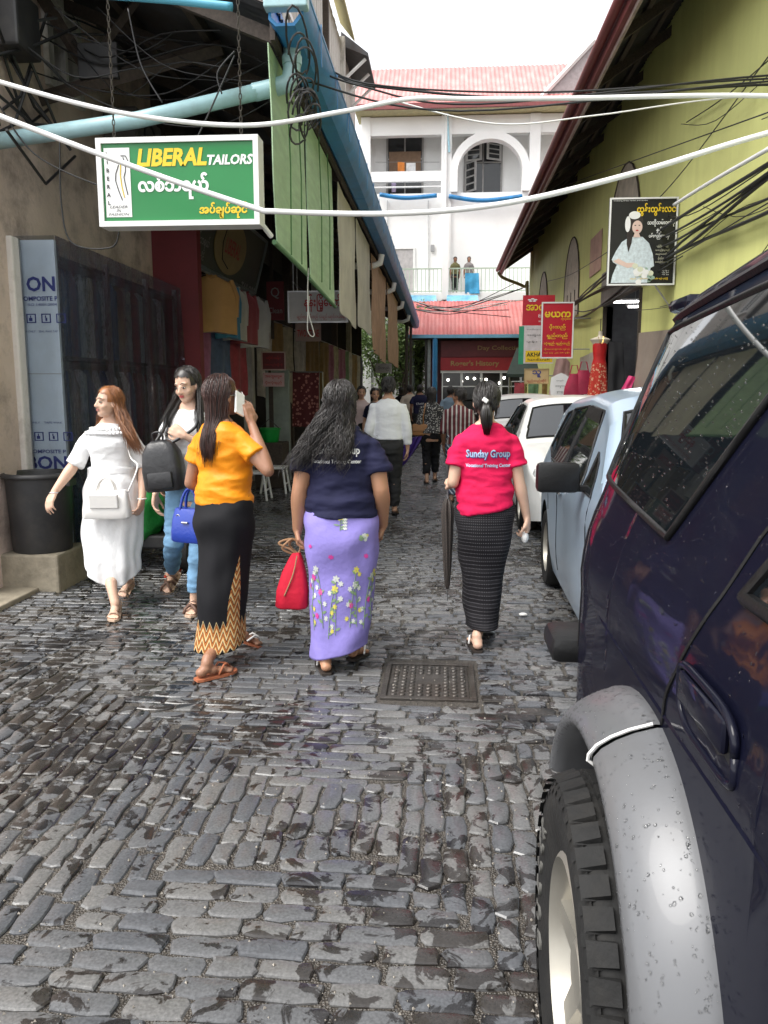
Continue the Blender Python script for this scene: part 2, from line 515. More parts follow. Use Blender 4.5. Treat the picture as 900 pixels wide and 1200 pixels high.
# ================================================================== SHARED SURFACES
M_PLASTER = M('stained_plaster', (.60, .48, .41), rough=.85, var=.12, scale=2.2, bump=.3, bscale=30, dirt=.85, dirtcol=(.09, .07, .055), dscale=1.6)
M_WHITEWALL = M('white_plaster', (.84, .84, .83), rough=.85, var=.03, scale=1.2, bump=.12, bscale=20, dirt=.12, dirtcol=(.45, .42, .40), dscale=.7)
M_DARKWOOD = M('dark_wood', (.06, .045, .035), rough=.75, var=.35, scale=5, stretch=(8, 1, 8), bump=.3)
M_OLDBOARD = M('weathered_board', (.55, .53, .49), rough=.85, var=.25, scale=4, stretch=(6, 6, .7), bump=.3, dirt=.8, dirtcol=(.16, .14, .10), dscale=1.2)
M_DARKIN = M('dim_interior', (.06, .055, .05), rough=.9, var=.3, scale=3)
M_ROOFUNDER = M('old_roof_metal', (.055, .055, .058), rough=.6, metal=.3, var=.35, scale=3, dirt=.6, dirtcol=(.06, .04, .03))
M_REDROOF = M('red_roof_metal', (.50, .135, .13), rough=.5, var=.2, scale=1.2, stretch=(3, .3, .3), dirt=.5, dirtcol=(.62, .34, .32), dscale=.9)
M_BLUE = M('blue_gutter_paint', (.02, .20, .46), rough=.4, var=.15, scale=3, coat=0, dirt=.4, dirtcol=(.02, .05, .09))
M_LTBLUE = M('pale_blue_plastic', (.36, .56, .60), rough=.35, var=.12, scale=5, dirt=.5, dirtcol=(.22, .25, .24), dscale=4)
M_GREEN_TARP = M('green_tarpaulin', (.37, .53, .33), rough=.55, var=.16, scale=3, stretch=(1, 1, 5), bump=.25, bscale=25, dirt=.35, dirtcol=(.40, .52, .38), dscale=3)
M_GREY_TARP = M('grey_canvas', (.56, .53, .45), rough=.8, var=.18, scale=4, bump=.3, bscale=25, dirt=.6, dirtcol=(.20, .17, .13), dscale=2)
M_BROWN_TARP = M('brown_canvas', (.42, .26, .16), rough=.8, var=.2, scale=4, bump=.3, dirt=.4, dirtcol=(.16, .10, .07))
M_BLACKWIRE = M('black_cable', (.014, .014, .015), rough=.5, var=.1)
M_WHITEPIPE = M('white_conduit', (.80, .80, .79), rough=.35, var=.05, scale=5, dirt=.3, dirtcol=(.55, .53, .5))
M_WHITEPAINT = M('white_paint', (.78, .78, .77), rough=.5, var=.05)
M_STEEL = M('dull_steel', (.34, .34, .34), rough=.4, metal=.8, var=.15)
M_REDPAINT = M('red_paint', (.16, .015, .02), rough=.6, var=.15, scale=3)
M_CONCRETE = M('concrete', (.27, .235, .175), rough=.85, var=.2, scale=4, bump=.4, bscale=25, dirt=.7, dirtcol=(.10, .085, .06), dscale=3)
M_GLASS_DK = M('dark_window_glass', (.02, .022, .024), rough=.08, var=.1)
M_BLACK = M('black_print', (.012, .012, .013), rough=.5, var=.05)
M_WHITE = M('white_print', (.82, .82, .81), rough=.5, var=.02)
M_YELLOW = M('yellow_print', (.80, .55, .02), rough=.5, var=.03)
M_SIGNGREEN = M('green_sign_face', (.006, .20, .045), rough=.3, var=.06, scale=2)
M_SIGNRED = M('red_sign_face', (.50, .012, .03), rough=.35, var=.08, scale=3)
M_NAVYINK = M('navy_ink', (.05, .06, .25), rough=.5, var=.05)
M_REDINK = M('red_ink', (.42, .02, .02), rough=.5, var=.05)

def corrugated(mb, p0, du, dv, lu, lv, pitch=.076, amp=.009, nrm=None, mi=0):
    """corrugated sheet: ribs run along dv"""
    du, dv = Vector(du).normalized(), Vector(dv).normalized()
    n = nrm or du.cross(dv)
    k = max(2, int(lu / pitch * 4)); a, b = [], []
    for i in range(k + 1):
        u = lu * i / k
        o = Vector(p0) + du * u + n * (amp * math.sin(u / pitch * 2 * PI))
        a.append(o); b.append(o + dv * lv)
    mb.add(a + b, [(i, i + 1, k + 2 + i, k + 1 + i) for i in range(k)], mi)
def hang_cloth(name, mat, pts_top, pts_bot, thick=.006, nu=16, nv=14, fold=.03, seed=0, parent=None, freq=5):
    """cloth sheet between a top and a bottom polyline, with folds that open downwards"""
    r = random.Random(seed); ph = [r.uniform(0, 6.28) for _ in range(4)]
    def at(P, t):
        s = t * (len(P) - 1); i = min(int(s), len(P) - 2); return Vector(P[i]).lerp(Vector(P[i + 1]), s - i)
    g = []
    d = (Vector(pts_top[-1]) - Vector(pts_top[0])); nn = d.cross(Vector((0, 0, 1))).normalized()
    for j in range(nv + 1):
        v = j / nv
        for i in range(nu + 1):
            u = i / nu
            p = at(pts_top, u).lerp(at(pts_bot, u), v)
            p += nn * (fold * (.25 + .75 * v) * (math.sin(u * freq * 2 * PI + ph[0] + v * .8) * .6 + math.sin(u * freq * 3.1 + ph[1] + v * 2) * .4) + fold * .3 * math.sin(v * 9 + ph[2] + u * 4))
            g.append(p)
    w = nu + 1
    mb = MB()
    front = [p + nn * thick / 2 for p in g]; back = [p - nn * thick / 2 for p in g]
    k = len(g)
    fs = []
    for j in range(nv):
        for i in range(nu):
            a = j * w + i
            fs.append((a, a + 1, a + w + 1, a + w)); fs.append((k + a, k + a + w, k + a + w + 1, k + a + 1))
    edge = [i for i in range(w)] + [j * w + nu for j in range(1, nv + 1)] + [nv * w + i for i in range(nu - 1, -1, -1)] + [j * w for j in range(nv - 1, 0, -1)]
    for a, b in zip(edge, edge[1:] + edge[:1]): fs.append((b, a, k + a, k + b))
    mb.add(front + back, fs)
    return mb.build(name, mat, parent, smooth=50)
def cable(name, pts, r, mat, label=None, cat='cable', parent=None, group=None, n=6, sub=8):
    """smooth cable through points (Catmull-Rom)"""
    P = [Vector(p) for p in pts]; out = []
    for i in range(len(P) - 1):
        a = P[max(i - 1, 0)]; b = P[i]; c = P[i + 1]; d = P[min(i + 2, len(P) - 1)]
        for k in range(sub):
            t = k / sub
            out.append(.5 * ((2 * b) + (c - a) * t + (2 * a - 5 * b + 4 * c - d) * t * t + (3 * b - a - 3 * c + d) * t ** 3))
    out.append(P[-1])
    o = MB().tube(out, r, n).build(name, mat, parent, smooth=180)
    if label: tag(o, label, cat, group)
    return o

# ================================================================== LEFT: OLD SHOP BUILDING WITH A LONG ARCADE ROOF
WX = -3.3           # wall plane
GX, GZ_ = -1.15, 4.0  # gutter line
bl = thing('shop_building', 'old shop building with stained plaster walls, arcade roof and blue gutter', 'building', (-4.5, 18, 0))
w = MB()
w.box(-9, WX, 5.35, 6.80, -.02, 5.0); w.box(-9, WX, 7.40, 9.25, -.02, 5.0)
w.box(-9, WX, 6.80, 7.40, -.02, 4.05); w.box(-9, WX, 6.80, 7.40, 4.75, 5.0); w.box(-9, WX - .3, 6.8, 7.4, 4.05, 4.75)
wall_l = w.build('wall', M_PLASTER, bl)
# upper storey of weathered boards, each board a piece of its own
ub = MB().box(-9, WX - .04, 9.0, 31.0, 5.0, 12.4).build('upper_wall', M_OLDBOARD, bl)
rb = random.Random(11); yb = 12.0; bmesh_ = {}
for k in range(62):
    wd = .30
    key = k % 5
    if key not in bmesh_:
        h = 7.2
        bmesh_[key] = MB().bevbox(-.02, .02 + .006 * key, 0, wd - .014 - .004 * key, 0, h, .005).mesh('board', M_OLDBOARD)
    o = bpy.data.objects.new('board', bmesh_[key]); COL.objects.link(o)
    o.location = (WX - .015, yb + k * wd, 5.05 + rb.uniform(-.03, .05)); o.rotation_euler = (rb.gauss(0, .003), 0, 0)
    o.parent = ub; o.matrix_parent_inverse = wmat(ub).inverted()
# upper windows with frames and a cross brace
for yc, zc in ((14.5, 8.2), (17.6, 8.2), (20.7, 9.4), (24.5, 9.4)):
    wd = MB().box(WX + .01, WX + .05, yc - .5, yc + .5, zc - .9, zc + .9).build('window', M_GLASS_DK, ub)
    f = MB()
    f.box(WX, WX + .09, yc - .6, yc - .5, zc - 1, zc + 1); f.box(WX, WX + .09, yc + .5, yc + .6, zc - 1, zc + 1)
    f.box(WX, WX + .09, yc - .5, yc + .5, zc + .9, zc + 1); f.box(WX, WX + .09, yc - .5, yc + .5, zc - 1, zc - .9); f.box(WX + .01, WX + .08, yc - .03, yc + .03, zc - .9, zc + .9)
    f.build('window_frame', M_WHITEPAINT, wd)
for y0 in (12.6, 16.05, 19.2, 22.6, 26.2):
    MB().box(WX, WX + .16, y0, y0 + .2, 5.0, 12.3).build('post', M_DARKWOOD if y0 in (16.05, 22.6) else M_OLDBOARD, bl)
ev = MB()
ev.add([(WX, 10, 12.75), (-2.85, 10, 12.2), (-2.85, 26.4, 12.2), (WX, 26.4, 12.75), (WX, 10, 12.85), (-2.85, 10, 12.3), (-2.85, 26.4, 12.3), (WX, 26.4, 12.85)],
       [(0, 1, 2, 3), (7, 6, 5, 4), (1, 5, 6, 2), (0, 4, 5, 1), (2, 6, 7, 3)])
ev.build('eave', M('lichen_board', (.36, .31, .13), rough=.85, var=.4, scale=2.5, dirt=.6, dirtcol=(.12, .11, .08)), bl)
hood = MB()
hood.add([(WX, 26.6, 12.2), (-2.45, 26.6, 11.85), (-2.45, 29.4, 11.85), (WX, 29.4, 12.2), (WX, 26.6, 12.6), (-2.45, 26.6, 11.95), (-2.45, 29.4, 11.95), (WX, 29.4, 12.6)],
         [(3, 2, 1, 0), (4, 5, 6, 7), (1, 2, 6, 5), (0, 1, 5, 4), (2, 3, 7, 6)])
hood.build('hood_roof', M_ROOFUNDER, bl)
for k in range(3): MB().tube([(WX, 26.8 + k * 1.2, 11.2), (-2.55, 26.8 + k * 1.2, 11.85)], .05, 6).build('bracket', M_WHITEPAINT, bl)
# small window of the near wall
wn_ = MB().box(WX - .12, WX - .10, 6.86, 7.34, 4.1, 4.7).build('window', M_GLASS_DK, wall_l)
f = MB()
for a in ((6.78, 6.87, 4.0, 4.8), (7.33, 7.42, 4.0, 4.8), (6.87, 7.33, 4.0, 4.1), (6.87, 7.33, 4.7, 4.8), (7.08, 7.12, 4.1, 4.7)):
    f.box(WX - .1, WX + .05, a[0], a[1], a[2], a[3])
f.build('window_frame', M_OLDBOARD, wn_)

# arcade roof: corrugated sheets on rafters
ry0, ry1, rzt = 5.75, 31.0, 4.86
slope = Vector((WX - GX, 0, rzt - GZ_)).normalized(); sl = math.hypot(WX - GX, rzt - GZ_)
roof = MB()
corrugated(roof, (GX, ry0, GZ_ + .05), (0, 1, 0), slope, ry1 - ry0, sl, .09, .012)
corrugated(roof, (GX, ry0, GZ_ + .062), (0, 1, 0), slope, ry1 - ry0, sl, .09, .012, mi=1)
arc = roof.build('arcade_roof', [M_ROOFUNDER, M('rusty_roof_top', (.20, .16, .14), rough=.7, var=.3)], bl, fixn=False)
y = ry0 + .1
while y < ry1:
    rf = MB(); mt = Matrix.Translation((GX - .05, y, GZ_ - .03)) @ Matrix.Rotation(math.atan2(rzt - GZ_, WX - GX), 4, 'Y').inverted() if False else None
    a = Vector((GX - .06, y, GZ_ - .02)); b = Vector((WX, y, rzt - .04))
    rf.prism([(0, 0), (.05, 0), (.05, 1), (0, 1)], lambda p: a + Vector((0, p[0], -.1 + .1 * p[1])), lambda p: b + Vector((0, p[0], -.1 + .1 * p[1])))
    rf.build('rafter', M_DARKWOOD, arc); y += 1.25
for fx in (.35, .7):
    p = Vector((GX, 0, GZ_)).lerp(Vector((WX, 0, rzt)), fx)
    MB().box(p.x - .03, p.x + .03, ry0, ry1, p.z - .05, p.z + .035).build('purlin', M_DARKWOOD, arc)
# fascia and blue gutter
MB().box(GX - .05, GX - .015, ry0, ry1, GZ_ - .14, GZ_ + .04).build('fascia', M_DARKWOOD, arc)
gut = MB(); prof = [(a_ * 1.3, b_ * 1.25) for a_, b_ in [(-.01, .10), (-.01, -.04), (.02, -.07), (.10, -.07), (.14, -.02), (.15, .11), (.17, .12), (.17, .105), (.165, .10), (.155, -.03), (.11, -.085), (.01, -.085), (-.025, -.05), (-.025, .10)]]
segs = [ry0 - .12]
while segs[-1] < ry1: segs.append(segs[-1] + 2.4)
gutter = None
for a, b in zip(segs[:-1], segs[1:]):
    g = MB(); e = .003 * (segs.index(a) % 2); b = min(b, ry1 + .3)
    g.loft([[Vector((GX + px * (1 + e * 6), yy, GZ_ + pz - .02 * (yy - ry0) / 25 + e)) for px, pz in prof] for yy in (a, b + .04)], True, True, True)
    o = g.build('gutter_section', M_BLUE, arc, smooth=40)
    gutter = gutter or o
for yy in np.arange(ry0 + .5, ry1, .9):
    MB().box(GX + .225, GX + .231, yy, yy + .025, GZ_ - .13, GZ_ + .16).build('gutter_strap', M_BLUE, gutter)
MB().bevbox(GX - .05, GX + .24, ry0 - .2, ry0 - .1, GZ_ - .02, GZ_ + .19, .01).build('gutter_cap', M_LTBLUE, gutter)
# downpipe: elbow under the gutter, then across to the wall
dp = thing('drain_pipe', 'pale blue plastic drain pipe running from the gutter down to the plaster wall', 'pipe', (-2.2, 6.0, 3.5))
e0 = Vector((GX + .05, 6.02, GZ_ - .08))
cable('elbow', [e0, e0 + Vector((0, 0, -.12)), e0 + Vector((-.03, 0, -.23)), e0 + Vector((-.14, -.005, -.27)), e0 + Vector((-.28, -.01, -.30))], .062, M_LTBLUE, parent=dp, n=14)
MB().lathe([(.07, 0), (.072, .05), (.068, .06)], (e0.x, e0.y, e0.z - .12), 14).build('collar', M_LTBLUE, dp, smooth=40)
pe = PX(-20, 168, WX)
MB().tube([e0 + Vector((-.22, -.01, -.29)), e0.lerp(pe, .5) + Vector((0, 0, -.165)), pe], .056, 14).build('pipe', M_LTBLUE, dp, smooth=180)
# blue conduit along the near roof edge, truss and a bracket
cable('conduit', [PY(120, -6, 5.6), PY(200, 0, 5.6), PY(272, 8, 5.6)], .028, M('blue_conduit', (.10, .38, .52), rough=.4, var=.1), 'thin blue conduit under the near edge of the arcade roof', 'pipe', n=8)
tr = thing('roof_bracket', 'dark wooden bracket carrying the arcade roof from the plaster wall', 'bracket', (WX + .1, 6.6, 3.6))
for a, b, h in (((40, 118, 6.7), (260, 55, 6.7), .06), ((45, -10, 6.7), (98, 75, 6.7), .05), ((168, -10, 6.7), (115, 62, 6.7), .035)):
    p, q = PY(a[0], a[1], a[2]), PY(b[0], b[1], b[2])
    MB().tube([p, q], h, 4).build('beam', M_DARKWOOD, tr)
MB().bevbox(-2.95, -2.62, 6.63, 6.77, 3.98, 4.25, .01).build('gusset', M_ROOFUNDER, tr)

# shops under the arcade: recessed bays with dim interiors
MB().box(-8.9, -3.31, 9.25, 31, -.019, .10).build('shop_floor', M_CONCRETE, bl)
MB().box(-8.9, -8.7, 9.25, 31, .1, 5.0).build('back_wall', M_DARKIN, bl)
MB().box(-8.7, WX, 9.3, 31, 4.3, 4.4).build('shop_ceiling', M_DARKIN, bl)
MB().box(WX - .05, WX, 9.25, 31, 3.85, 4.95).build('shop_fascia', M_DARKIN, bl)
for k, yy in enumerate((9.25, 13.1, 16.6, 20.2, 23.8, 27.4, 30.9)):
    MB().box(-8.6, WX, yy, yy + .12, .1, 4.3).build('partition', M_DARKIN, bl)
    MB().bevbox(WX - .02, WX + .16, yy, yy + .18, 0, 4.75, .01).build('column', M_OLDBOARD if k % 2 else M_DARKWOOD, bl)
    if k: MB().bevbox(GX - .16, GX - .06, yy + .4, yy + .5, 0 if k > 4 else 3.2, GZ_ - .02, .01).build('post', M_DARKWOOD, bl) if k > 4 else None
red = MB().box(-3.35, -2.78, 9.10, 9.24, .0, 3.75).build('red_panel', M_REDPAINT, bl)

# ------------------------------------------------------------------ hanging tarpaulins at the gutter
def tarp(x0, x1, zt, zb0, zb1, mat, label, seed, X=-1.22, group=None, fold=.03, lines=True):
    y0 = -X * 930 / (519 - x0); y1 = -X * 930 / (519 - x1)
    mid = .5
    o = hang_cloth('tarpaulin', mat, [(X, y0, zt), (X + .01, (y0 + y1) / 2, zt - .02), (X, y1, zt)], [(X + .02, y0, zb0), (X - .02, (y0 + y1) / 2, (zb0 + zb1) / 2 + .03), (X + .02, y1, zb1)], .008, 22, 22, fold, seed, freq=1.6)
    tag(o, label, 'tarpaulin', group)
    return o
t1 = tarp(323, 361, 3.86, 2.55, 2.52, M_GREEN_TARP, 'green tarpaulin hanging from the gutter beside the green tailor sign', 1, fold=.010)
t2 = tarp(362.5, 392, 3.86, 2.50, 2.42, M_GREEN_TARP, 'green tarpaulin hanging from the gutter next to the grey canvas sheets', 2, fold=.010)
for t, x0, x1 in ((t1, 323, 361), (t2, 362.5, 392)):
    y0 = 1.22 * 930 / (519 - x0); y1 = 1.22 * 930 / (519 - x1)
    MB().tube([(-1.2, y0 - .03, 2.54 if t is t1 else 2.49), (-1.2, y1 + .03, 2.51 if t is t1 else 2.42)], .018, 8).build('batten', M('green_batten', (.10, .22, .10), rough=.6), t)
    for f in (.33, .66):
        yy = y0 + (y1 - y0) * f
        MB().tube([(-1.185, yy, 3.85), (-1.165, yy, 3.2), (-1.17, yy, 2.53)], .006, 5).build('seam', M('green_seam', (.09, .20, .08), rough=.7), t)
tarp(398, 417, 3.84, 2.42, 2.34, M_GREY_TARP, 'pale grey canvas sheet hanging beside the green tarpaulins', 3, fold=.02)
tarp(418.5, 434, 3.84, 2.42, 2.40, M_GREY_TARP, 'pale grey canvas sheet hanging beside the brown canvas strips', 4, fold=.02)
for k, (a, b, zb) in enumerate(((437, 444, 2.15), (445, 452, 2.05), (454, 466, 2.1))):
    tarp(a, b, 3.8, zb + .05, zb, M_BROWN_TARP, ['brown canvas strip next to the grey canvas sheets', 'brown canvas strip between two other brown strips', 'wide brown canvas strip hanging at the far end of the arcade'][k], 5 + k, fold=.03)
cable('cord', [(-1.15, 6.9, 2.53), (-1.16, 6.92, 2.2), (-1.12, 6.98, 1.98), (-1.17, 6.94, 2.02), (-1.15, 6.92, 2.3)], .005, M('pale_cord', (.5, .5, .46), rough=.7), 'thin pale cord looped below the green tarpaulin', 'cord')
for k, yy in enumerate((14.0, 17.6, 21.2, 25)):
    MB().tube([(GX - .5, yy, 3.62), (GX - .1, yy, 3.60), (GX + .06, yy, 3.66), (GX + .08, yy, 3.8)], .055, 10).build('pipe_stub', M_WHITEPIPE, bl, smooth=60)

# ------------------------------------------------------------------ green hanging sign
gs = thing('hanging_sign', 'green tailor shop light box sign with white frame hanging from chains', 'sign', (-1.9, 5.5, 2.6))
sy = 5.5
a, b, c, d = PY(113, 162, sy), PY(305, 159, sy), PY(303, 264, sy), PY(118, 266, sy)
sx0, sx1, sz0, sz1 = (a.x + d.x) / 2, (b.x + c.x) / 2, (c.z + d.z) / 2, (a.z + b.z) / 2
sw, sh = sx1 - sx0, sz1 - sz0
MB().box(sx0 + .02, sx1 - .02, sy + .002, sy + .13, sz0 + .02, sz1 - .02).build('box', M_WHITEPAINT, gs)
face = MB().box(sx0 + .03, sx1 - .03, sy - .006, sy + .001, sz0 + .03, sz1 - .03).build('face', M_SIGNGREEN, gs)
fr = MB()
for q in ((sx0, sx1, sz1 - .035, sz1), (sx0, sx1, sz0, sz0 + .035), (sx0, sx0 + .035, sz0 + .035, sz1 - .035), (sx1 - .035, sx1, sz0 + .035, sz1 - .035)):
    fr.box(q[0], q[1], sy - .022, sy + .14, q[2], q[3])
fr.build('frame', M_WHITEPAINT, gs)
def onsign(u, v, dy=-.010): return plane_frame((sx0 + u * sw, sy + dy, sz0 + v * sh), (1, 0, 0), (0, 0, 1))
panel = MB().box(sx0 + .045 * sw, sx0 + .205 * sw, sy - .010, sy - .006, sz0 + .11 * sh, sz0 + .89 * sh).build('panel', M_WHITE, gs)
text('LIBERAL', .1, M_YELLOW, onsign(.465, .775), face, fit=(.435 * sw, .20 * sh), shear=.2, bold=.004)
text('TAILORS', .1, M_WHITE, onsign(.825, .735), face, fit=(.28 * sw, .115 * sh), shear=.2, bold=.0035)
text('လစ်ဘရယ်', .1, M_WHITE, onsign(.47, .45), face, fit=(.44 * sw, .30 * sh), bold=.0045)
text('အပ်ချုပ်ဆိုင်', .1, M_YELLOW, onsign(.775, .17), face, fit=(.30 * sw, .185 * sh), bold=.004, shear=.1)
for k, ch in enumerate('LIBERAL'): text(ch, .035, M_BLACK, onsign(.066, .82 - k * .092, -.014), panel, bold=.001)
for k, (ch, s) in enumerate((('LEADER', .11), ('IN', .03), ('FASHION', .13))): text(ch, .02, M_BLACK, onsign(.125, .225 - k * .042, -.014), panel, fit=(s * sw, .03 * sh), shear=.3)
def curve2(pts, r, mat, nm, par, dy=-.012):
    P = [Vector((sx0 + u * sw, sy + dy, sz0 + v * sh)) for u, v in pts]
    MB().tube(P, r, 6, flat=1).build(nm, mat, par)
for pts in ([(.135, .70), (.115, .60), (.112, .52), (.13, .40), (.15, .30)], [(.165, .78), (.178, .70), (.175, .62), (.165, .56), (.175, .45), (.185, .36)], [(.15, .80), (.18, .80), (.195, .74)]):
    curve2(pts, .003, M_BLACK, 'line_drawing', panel)
curve2([(.148, .70), (.143, .58), (.15, .45), (.163, .33)], .0035, M_YELLOW, 'line_drawing', panel)
M_CHAIN = M('chain_steel', (.10, .09, .08), rough=.5, metal=.8)
for cx in (sx0 + .10, sx1 - .13):
    ch = MB(); z = sz1 - .01; k = 0
    while z < GZ_ + .35:
        pts = [(math.cos(t) * .009, math.sin(t) * .022) for t in np.linspace(0, 2 * PI, 9)[:-1]]
        loop = [Vector((cx + (px if k % 2 else 0), sy + .06 + (0 if k % 2 else px), z + .022 + pz)) for px, pz in pts]
        ch.tube(loop + [loop[0]], .0035, 4); z += .036; k += 1
    ch.build('chain', M_CHAIN, gs)
lt = thing('fluorescent_lamp', 'white fluorescent lamp tube slanting below the green sign', 'lamp', tuple(PY(300, 270, 5.8)))
MB().tube([PY(303, 258, 5.62), PY(318, 277, 5.75)], .018, 8).build('tube', M_WHITE, lt)
MB().tube([PY(302, 256, 5.60), PY(303, 258, 5.62)], .022, 8).build('end_cap', M_STEEL, lt)
# ================================================================== LEFT: THINGS IN FRONT OF THE SHOPS
# wrapped display cabinet
def plastic_material(name='clear_plastic_film', st=.9):
    m, nt, b = new_mat(name); L = nt.links.new
    out = nt.nodes['Material Output']
    tc = N(nt, 'ShaderNodeTexCoord'); mp = N(nt, 'ShaderNodeMapping'); mp.inputs['Scale'].default_value = (3, 3, 1.1); L(tc.outputs['Object'], mp.inputs[0])
    nz = N(nt, 'ShaderNodeTexNoise', Scale=11.0, Detail=5.0, Roughness=.5, Distortion=2.4); L(mp.outputs[0], nz.inputs['Vector'])
    bp = N(nt, 'ShaderNodeBump', Strength=st, Distance=.03 if st < .5 else .10); L(nz.outputs[0], bp.inputs['Height'])
    g = N(nt, 'ShaderNodeBsdfGlossy'); g.inputs['Roughness'].default_value = .06; g.inputs['Color'].default_value = (.85, .88, .92, 1); L(bp.outputs[0], g.inputs['Normal'])
    t = N(nt, 'ShaderNodeBsdfTransparent'); t.inputs['Color'].default_value = (.86, .88, .90, 1)
    fz = N(nt, 'ShaderNodeFresnel', IOR=1.45); L(bp.outputs[0], fz.inputs['Normal'])
    ad = N(nt, 'ShaderNodeMath', operation='MULTIPLY_ADD'); L(fz.outputs[0], ad.inputs[0]); ad.inputs[1].default_value = 1.25; ad.inputs[2].default_value = -.05; ad.use_clamp = True
    mx = N(nt, 'ShaderNodeMixShader'); L(ad.outputs[0], mx.inputs[0]); L(t.outputs[0], mx.inputs[1]); L(g.outputs[0], mx.inputs[2])
    nt.nodes.remove(b); L(mx.outputs[0], out.inputs['Surface'])
    return m
M_FILM = plastic_material(); M_FILM2 = plastic_material('taut_plastic_film', .10)
cb = thing('display_cabinet', 'tall market display cabinet wrapped in clear plastic sheet', 'cabinet', (-3.1, 7.4, 0))
cx0, cx1, cy0, cy1, cz = -3.285, -3.0, 6.20, 9.02, 2.62
MB().box(cx0, cx0 + .03, cy0, cy1, .12, cz).build('back_board', M_DARKWOOD, cb)
for zz in (.12, .95, 1.75, 2.52):
    MB().box(cx0 + .03, cx1 - .03, cy0, cy1, zz, zz + .03).build('shelf', M_DARKWOOD, cb)
for yy in (cy0, cy0 + .95, cy0 + 1.9, cy1 - .04):
    MB().box(cx1 - .05, cx1 - .01, yy, yy + .04, .0, cz).build('post', M_STEEL, cb)
for yy in (cy0, cy1 - .04): MB().box(cx0, cx0 + .04, yy, yy + .04, 0, .12).build('leg', M_STEEL, cb)
# folded and rolled cloths standing inside
rc = random.Random(5)
ccols = [(.08, .12, .22), (.26, .27, .30), (.22, .06, .06), (.05, .05, .055), (.60, .61, .64), (.04, .08, .22), (.16, .10, .07), (.35, .30, .25)]
cm = [M('bolt_cloth_%d' % i, c, rough=.85, var=.25, scale=5, sheen=.3) for i, c in enumerate(ccols)]
k = 0
for zz, hh in ((.15, .72), (.98, .70), (1.78, .70)):
    yy = cy0 + .12
    while yy < cy1 - .15:
        r = rc.uniform(.04, .085)
        MB().lathe([(r * .9, 0), (r, .02), (r * .98, hh * rc.uniform(.75, .98)), (r * .3, hh)], (cx0 + .17, yy, zz), 12).build('cloth_bolt', rc.choice(cm), cb, smooth=50)
        yy += r * 2 + rc.uniform(.0, .05); k += 1
# printed end board
M_PANEL = M('composite_board', (.72, .78, .82), rough=.4, var=.06, scale=2, dirt=.3, dirtcol=(.44, .44, .36))
eb = MB().box(cx0 - .04, cx1, cy0 - .05, cy0 - .012, .05, cz + .03).build('end_board', M_PANEL, cb)
def onb(x, z): return plane_frame((x, cy0 - .056, z), (1, 0, 0), (0, 0, 1))
bw = cx1 - cx0 + .04; bx = cx0 - .04
text('ON', .2, M_NAVYINK, onb(bx + .62 * bw, 2.32), eb, fit=(.23, .115), bold=.006)
text('COMPOSITE P', .05, M_NAVYINK, onb(bx + .54 * bw, 2.21), eb, fit=(.31, .035), bold=.001)
text('S : ISO 14001:2004', .05, M_NAVYINK, onb(bx + .56 * bw, 2.165), eb, fit=(.28, .02))
text('ON ONLY    SEAL WAX TAP', .05, M_NAVYINK, onb(bx + .54 * bw, 1.96), eb, fit=(.28, .016))
text('ONLY    TAPE WAX', .05, M_NAVYINK, onb(bx + .54 * bw, 1.25), eb, fit=(.26, .016))
text('COMPOSITE P', .05, M_NAVYINK, onb(bx + .52 * bw, 1.02), eb, fit=(.31, .03), bold=.001)
text('BON', .2, M_NAVYINK, onb(bx + .5 * bw, .93), eb, fit=(.33, .11), bold=.006)
text('D', .2, M_NAVYINK, onb(bx + .28 * bw, .50), eb, fit=(.11, .11), bold=.006)
for z in (2.06, 1.14):
    for k in range(3):
        x = bx + .07 + k * .12
        g = MB()
        for q in ((x, x + .075, z - .035, z - .028), (x, x + .075, z + .028, z + .035), (x, x + .007, z - .028, z + .028), (x + .068, x + .075, z - .028, z + .028), (x + .02 + .012 * k, x + .045, z - .02, z + .004), (x + .03, x + .036, z + .004, z + .022)):
            g.box(q[0], q[1], cy0 - .0555, cy0 - .0505, q[2], q[3])
        g.build('pictogram', M_NAVYINK, eb)
for z in (1.63, .72): MB().box(bx, cx1, cy0 - .053, cy0 - .0505, z, z + .006).build('board_joint', M('board_line', (.42, .40, .36), rough=.6), eb)
fl = hang_cloth('plastic_sheet', M_FILM, [(cx1 + .035, cy0 - .11, cz + .05), (cx1 + .02, cy1 + .05, cz + .03)], [(cx1 + .05, cy0 - .12, .22), (cx1 + .05, cy1 + .05, .25)], .002, 60, 40, .022, 8, cb, freq=9)
hang_cloth('plastic_sheet', M_FILM2, [(cx0 - .05, cy0 - .10, cz + .05), (cx1 + .03, cy0 - .11, cz + .05)], [(cx0 - .05, cy0 - .10, .5), (cx1 + .05, cy0 - .14, .3)], .002, 18, 40, .005, 9, cb, freq=2)
MB().add([(cx0, cy0 - .1, cz + .055), (cx1 + .035, cy0 - .1, cz + .055), (cx1 + .02, cy1, cz + .045), (cx0, cy1, cz + .05)], [(0, 1, 2, 3)]).build('plastic_top', M_FILM, cb)

# plaster pier at the left edge
pr = MB().bevbox(-3.62, -3.255, 6.00, 6.13, .286, 2.66, .015).build('plaster_pier', M('flaking_whitewash', (.66, .62, .57), rough=.85, var=.12, scale=3, bump=.4, bscale=25, dirt=.8, dirtcol=(.25, .21, .17), dscale=3)); tag(pr, 'narrow flaking whitewashed pier beside the wrapped cabinet', 'pier')
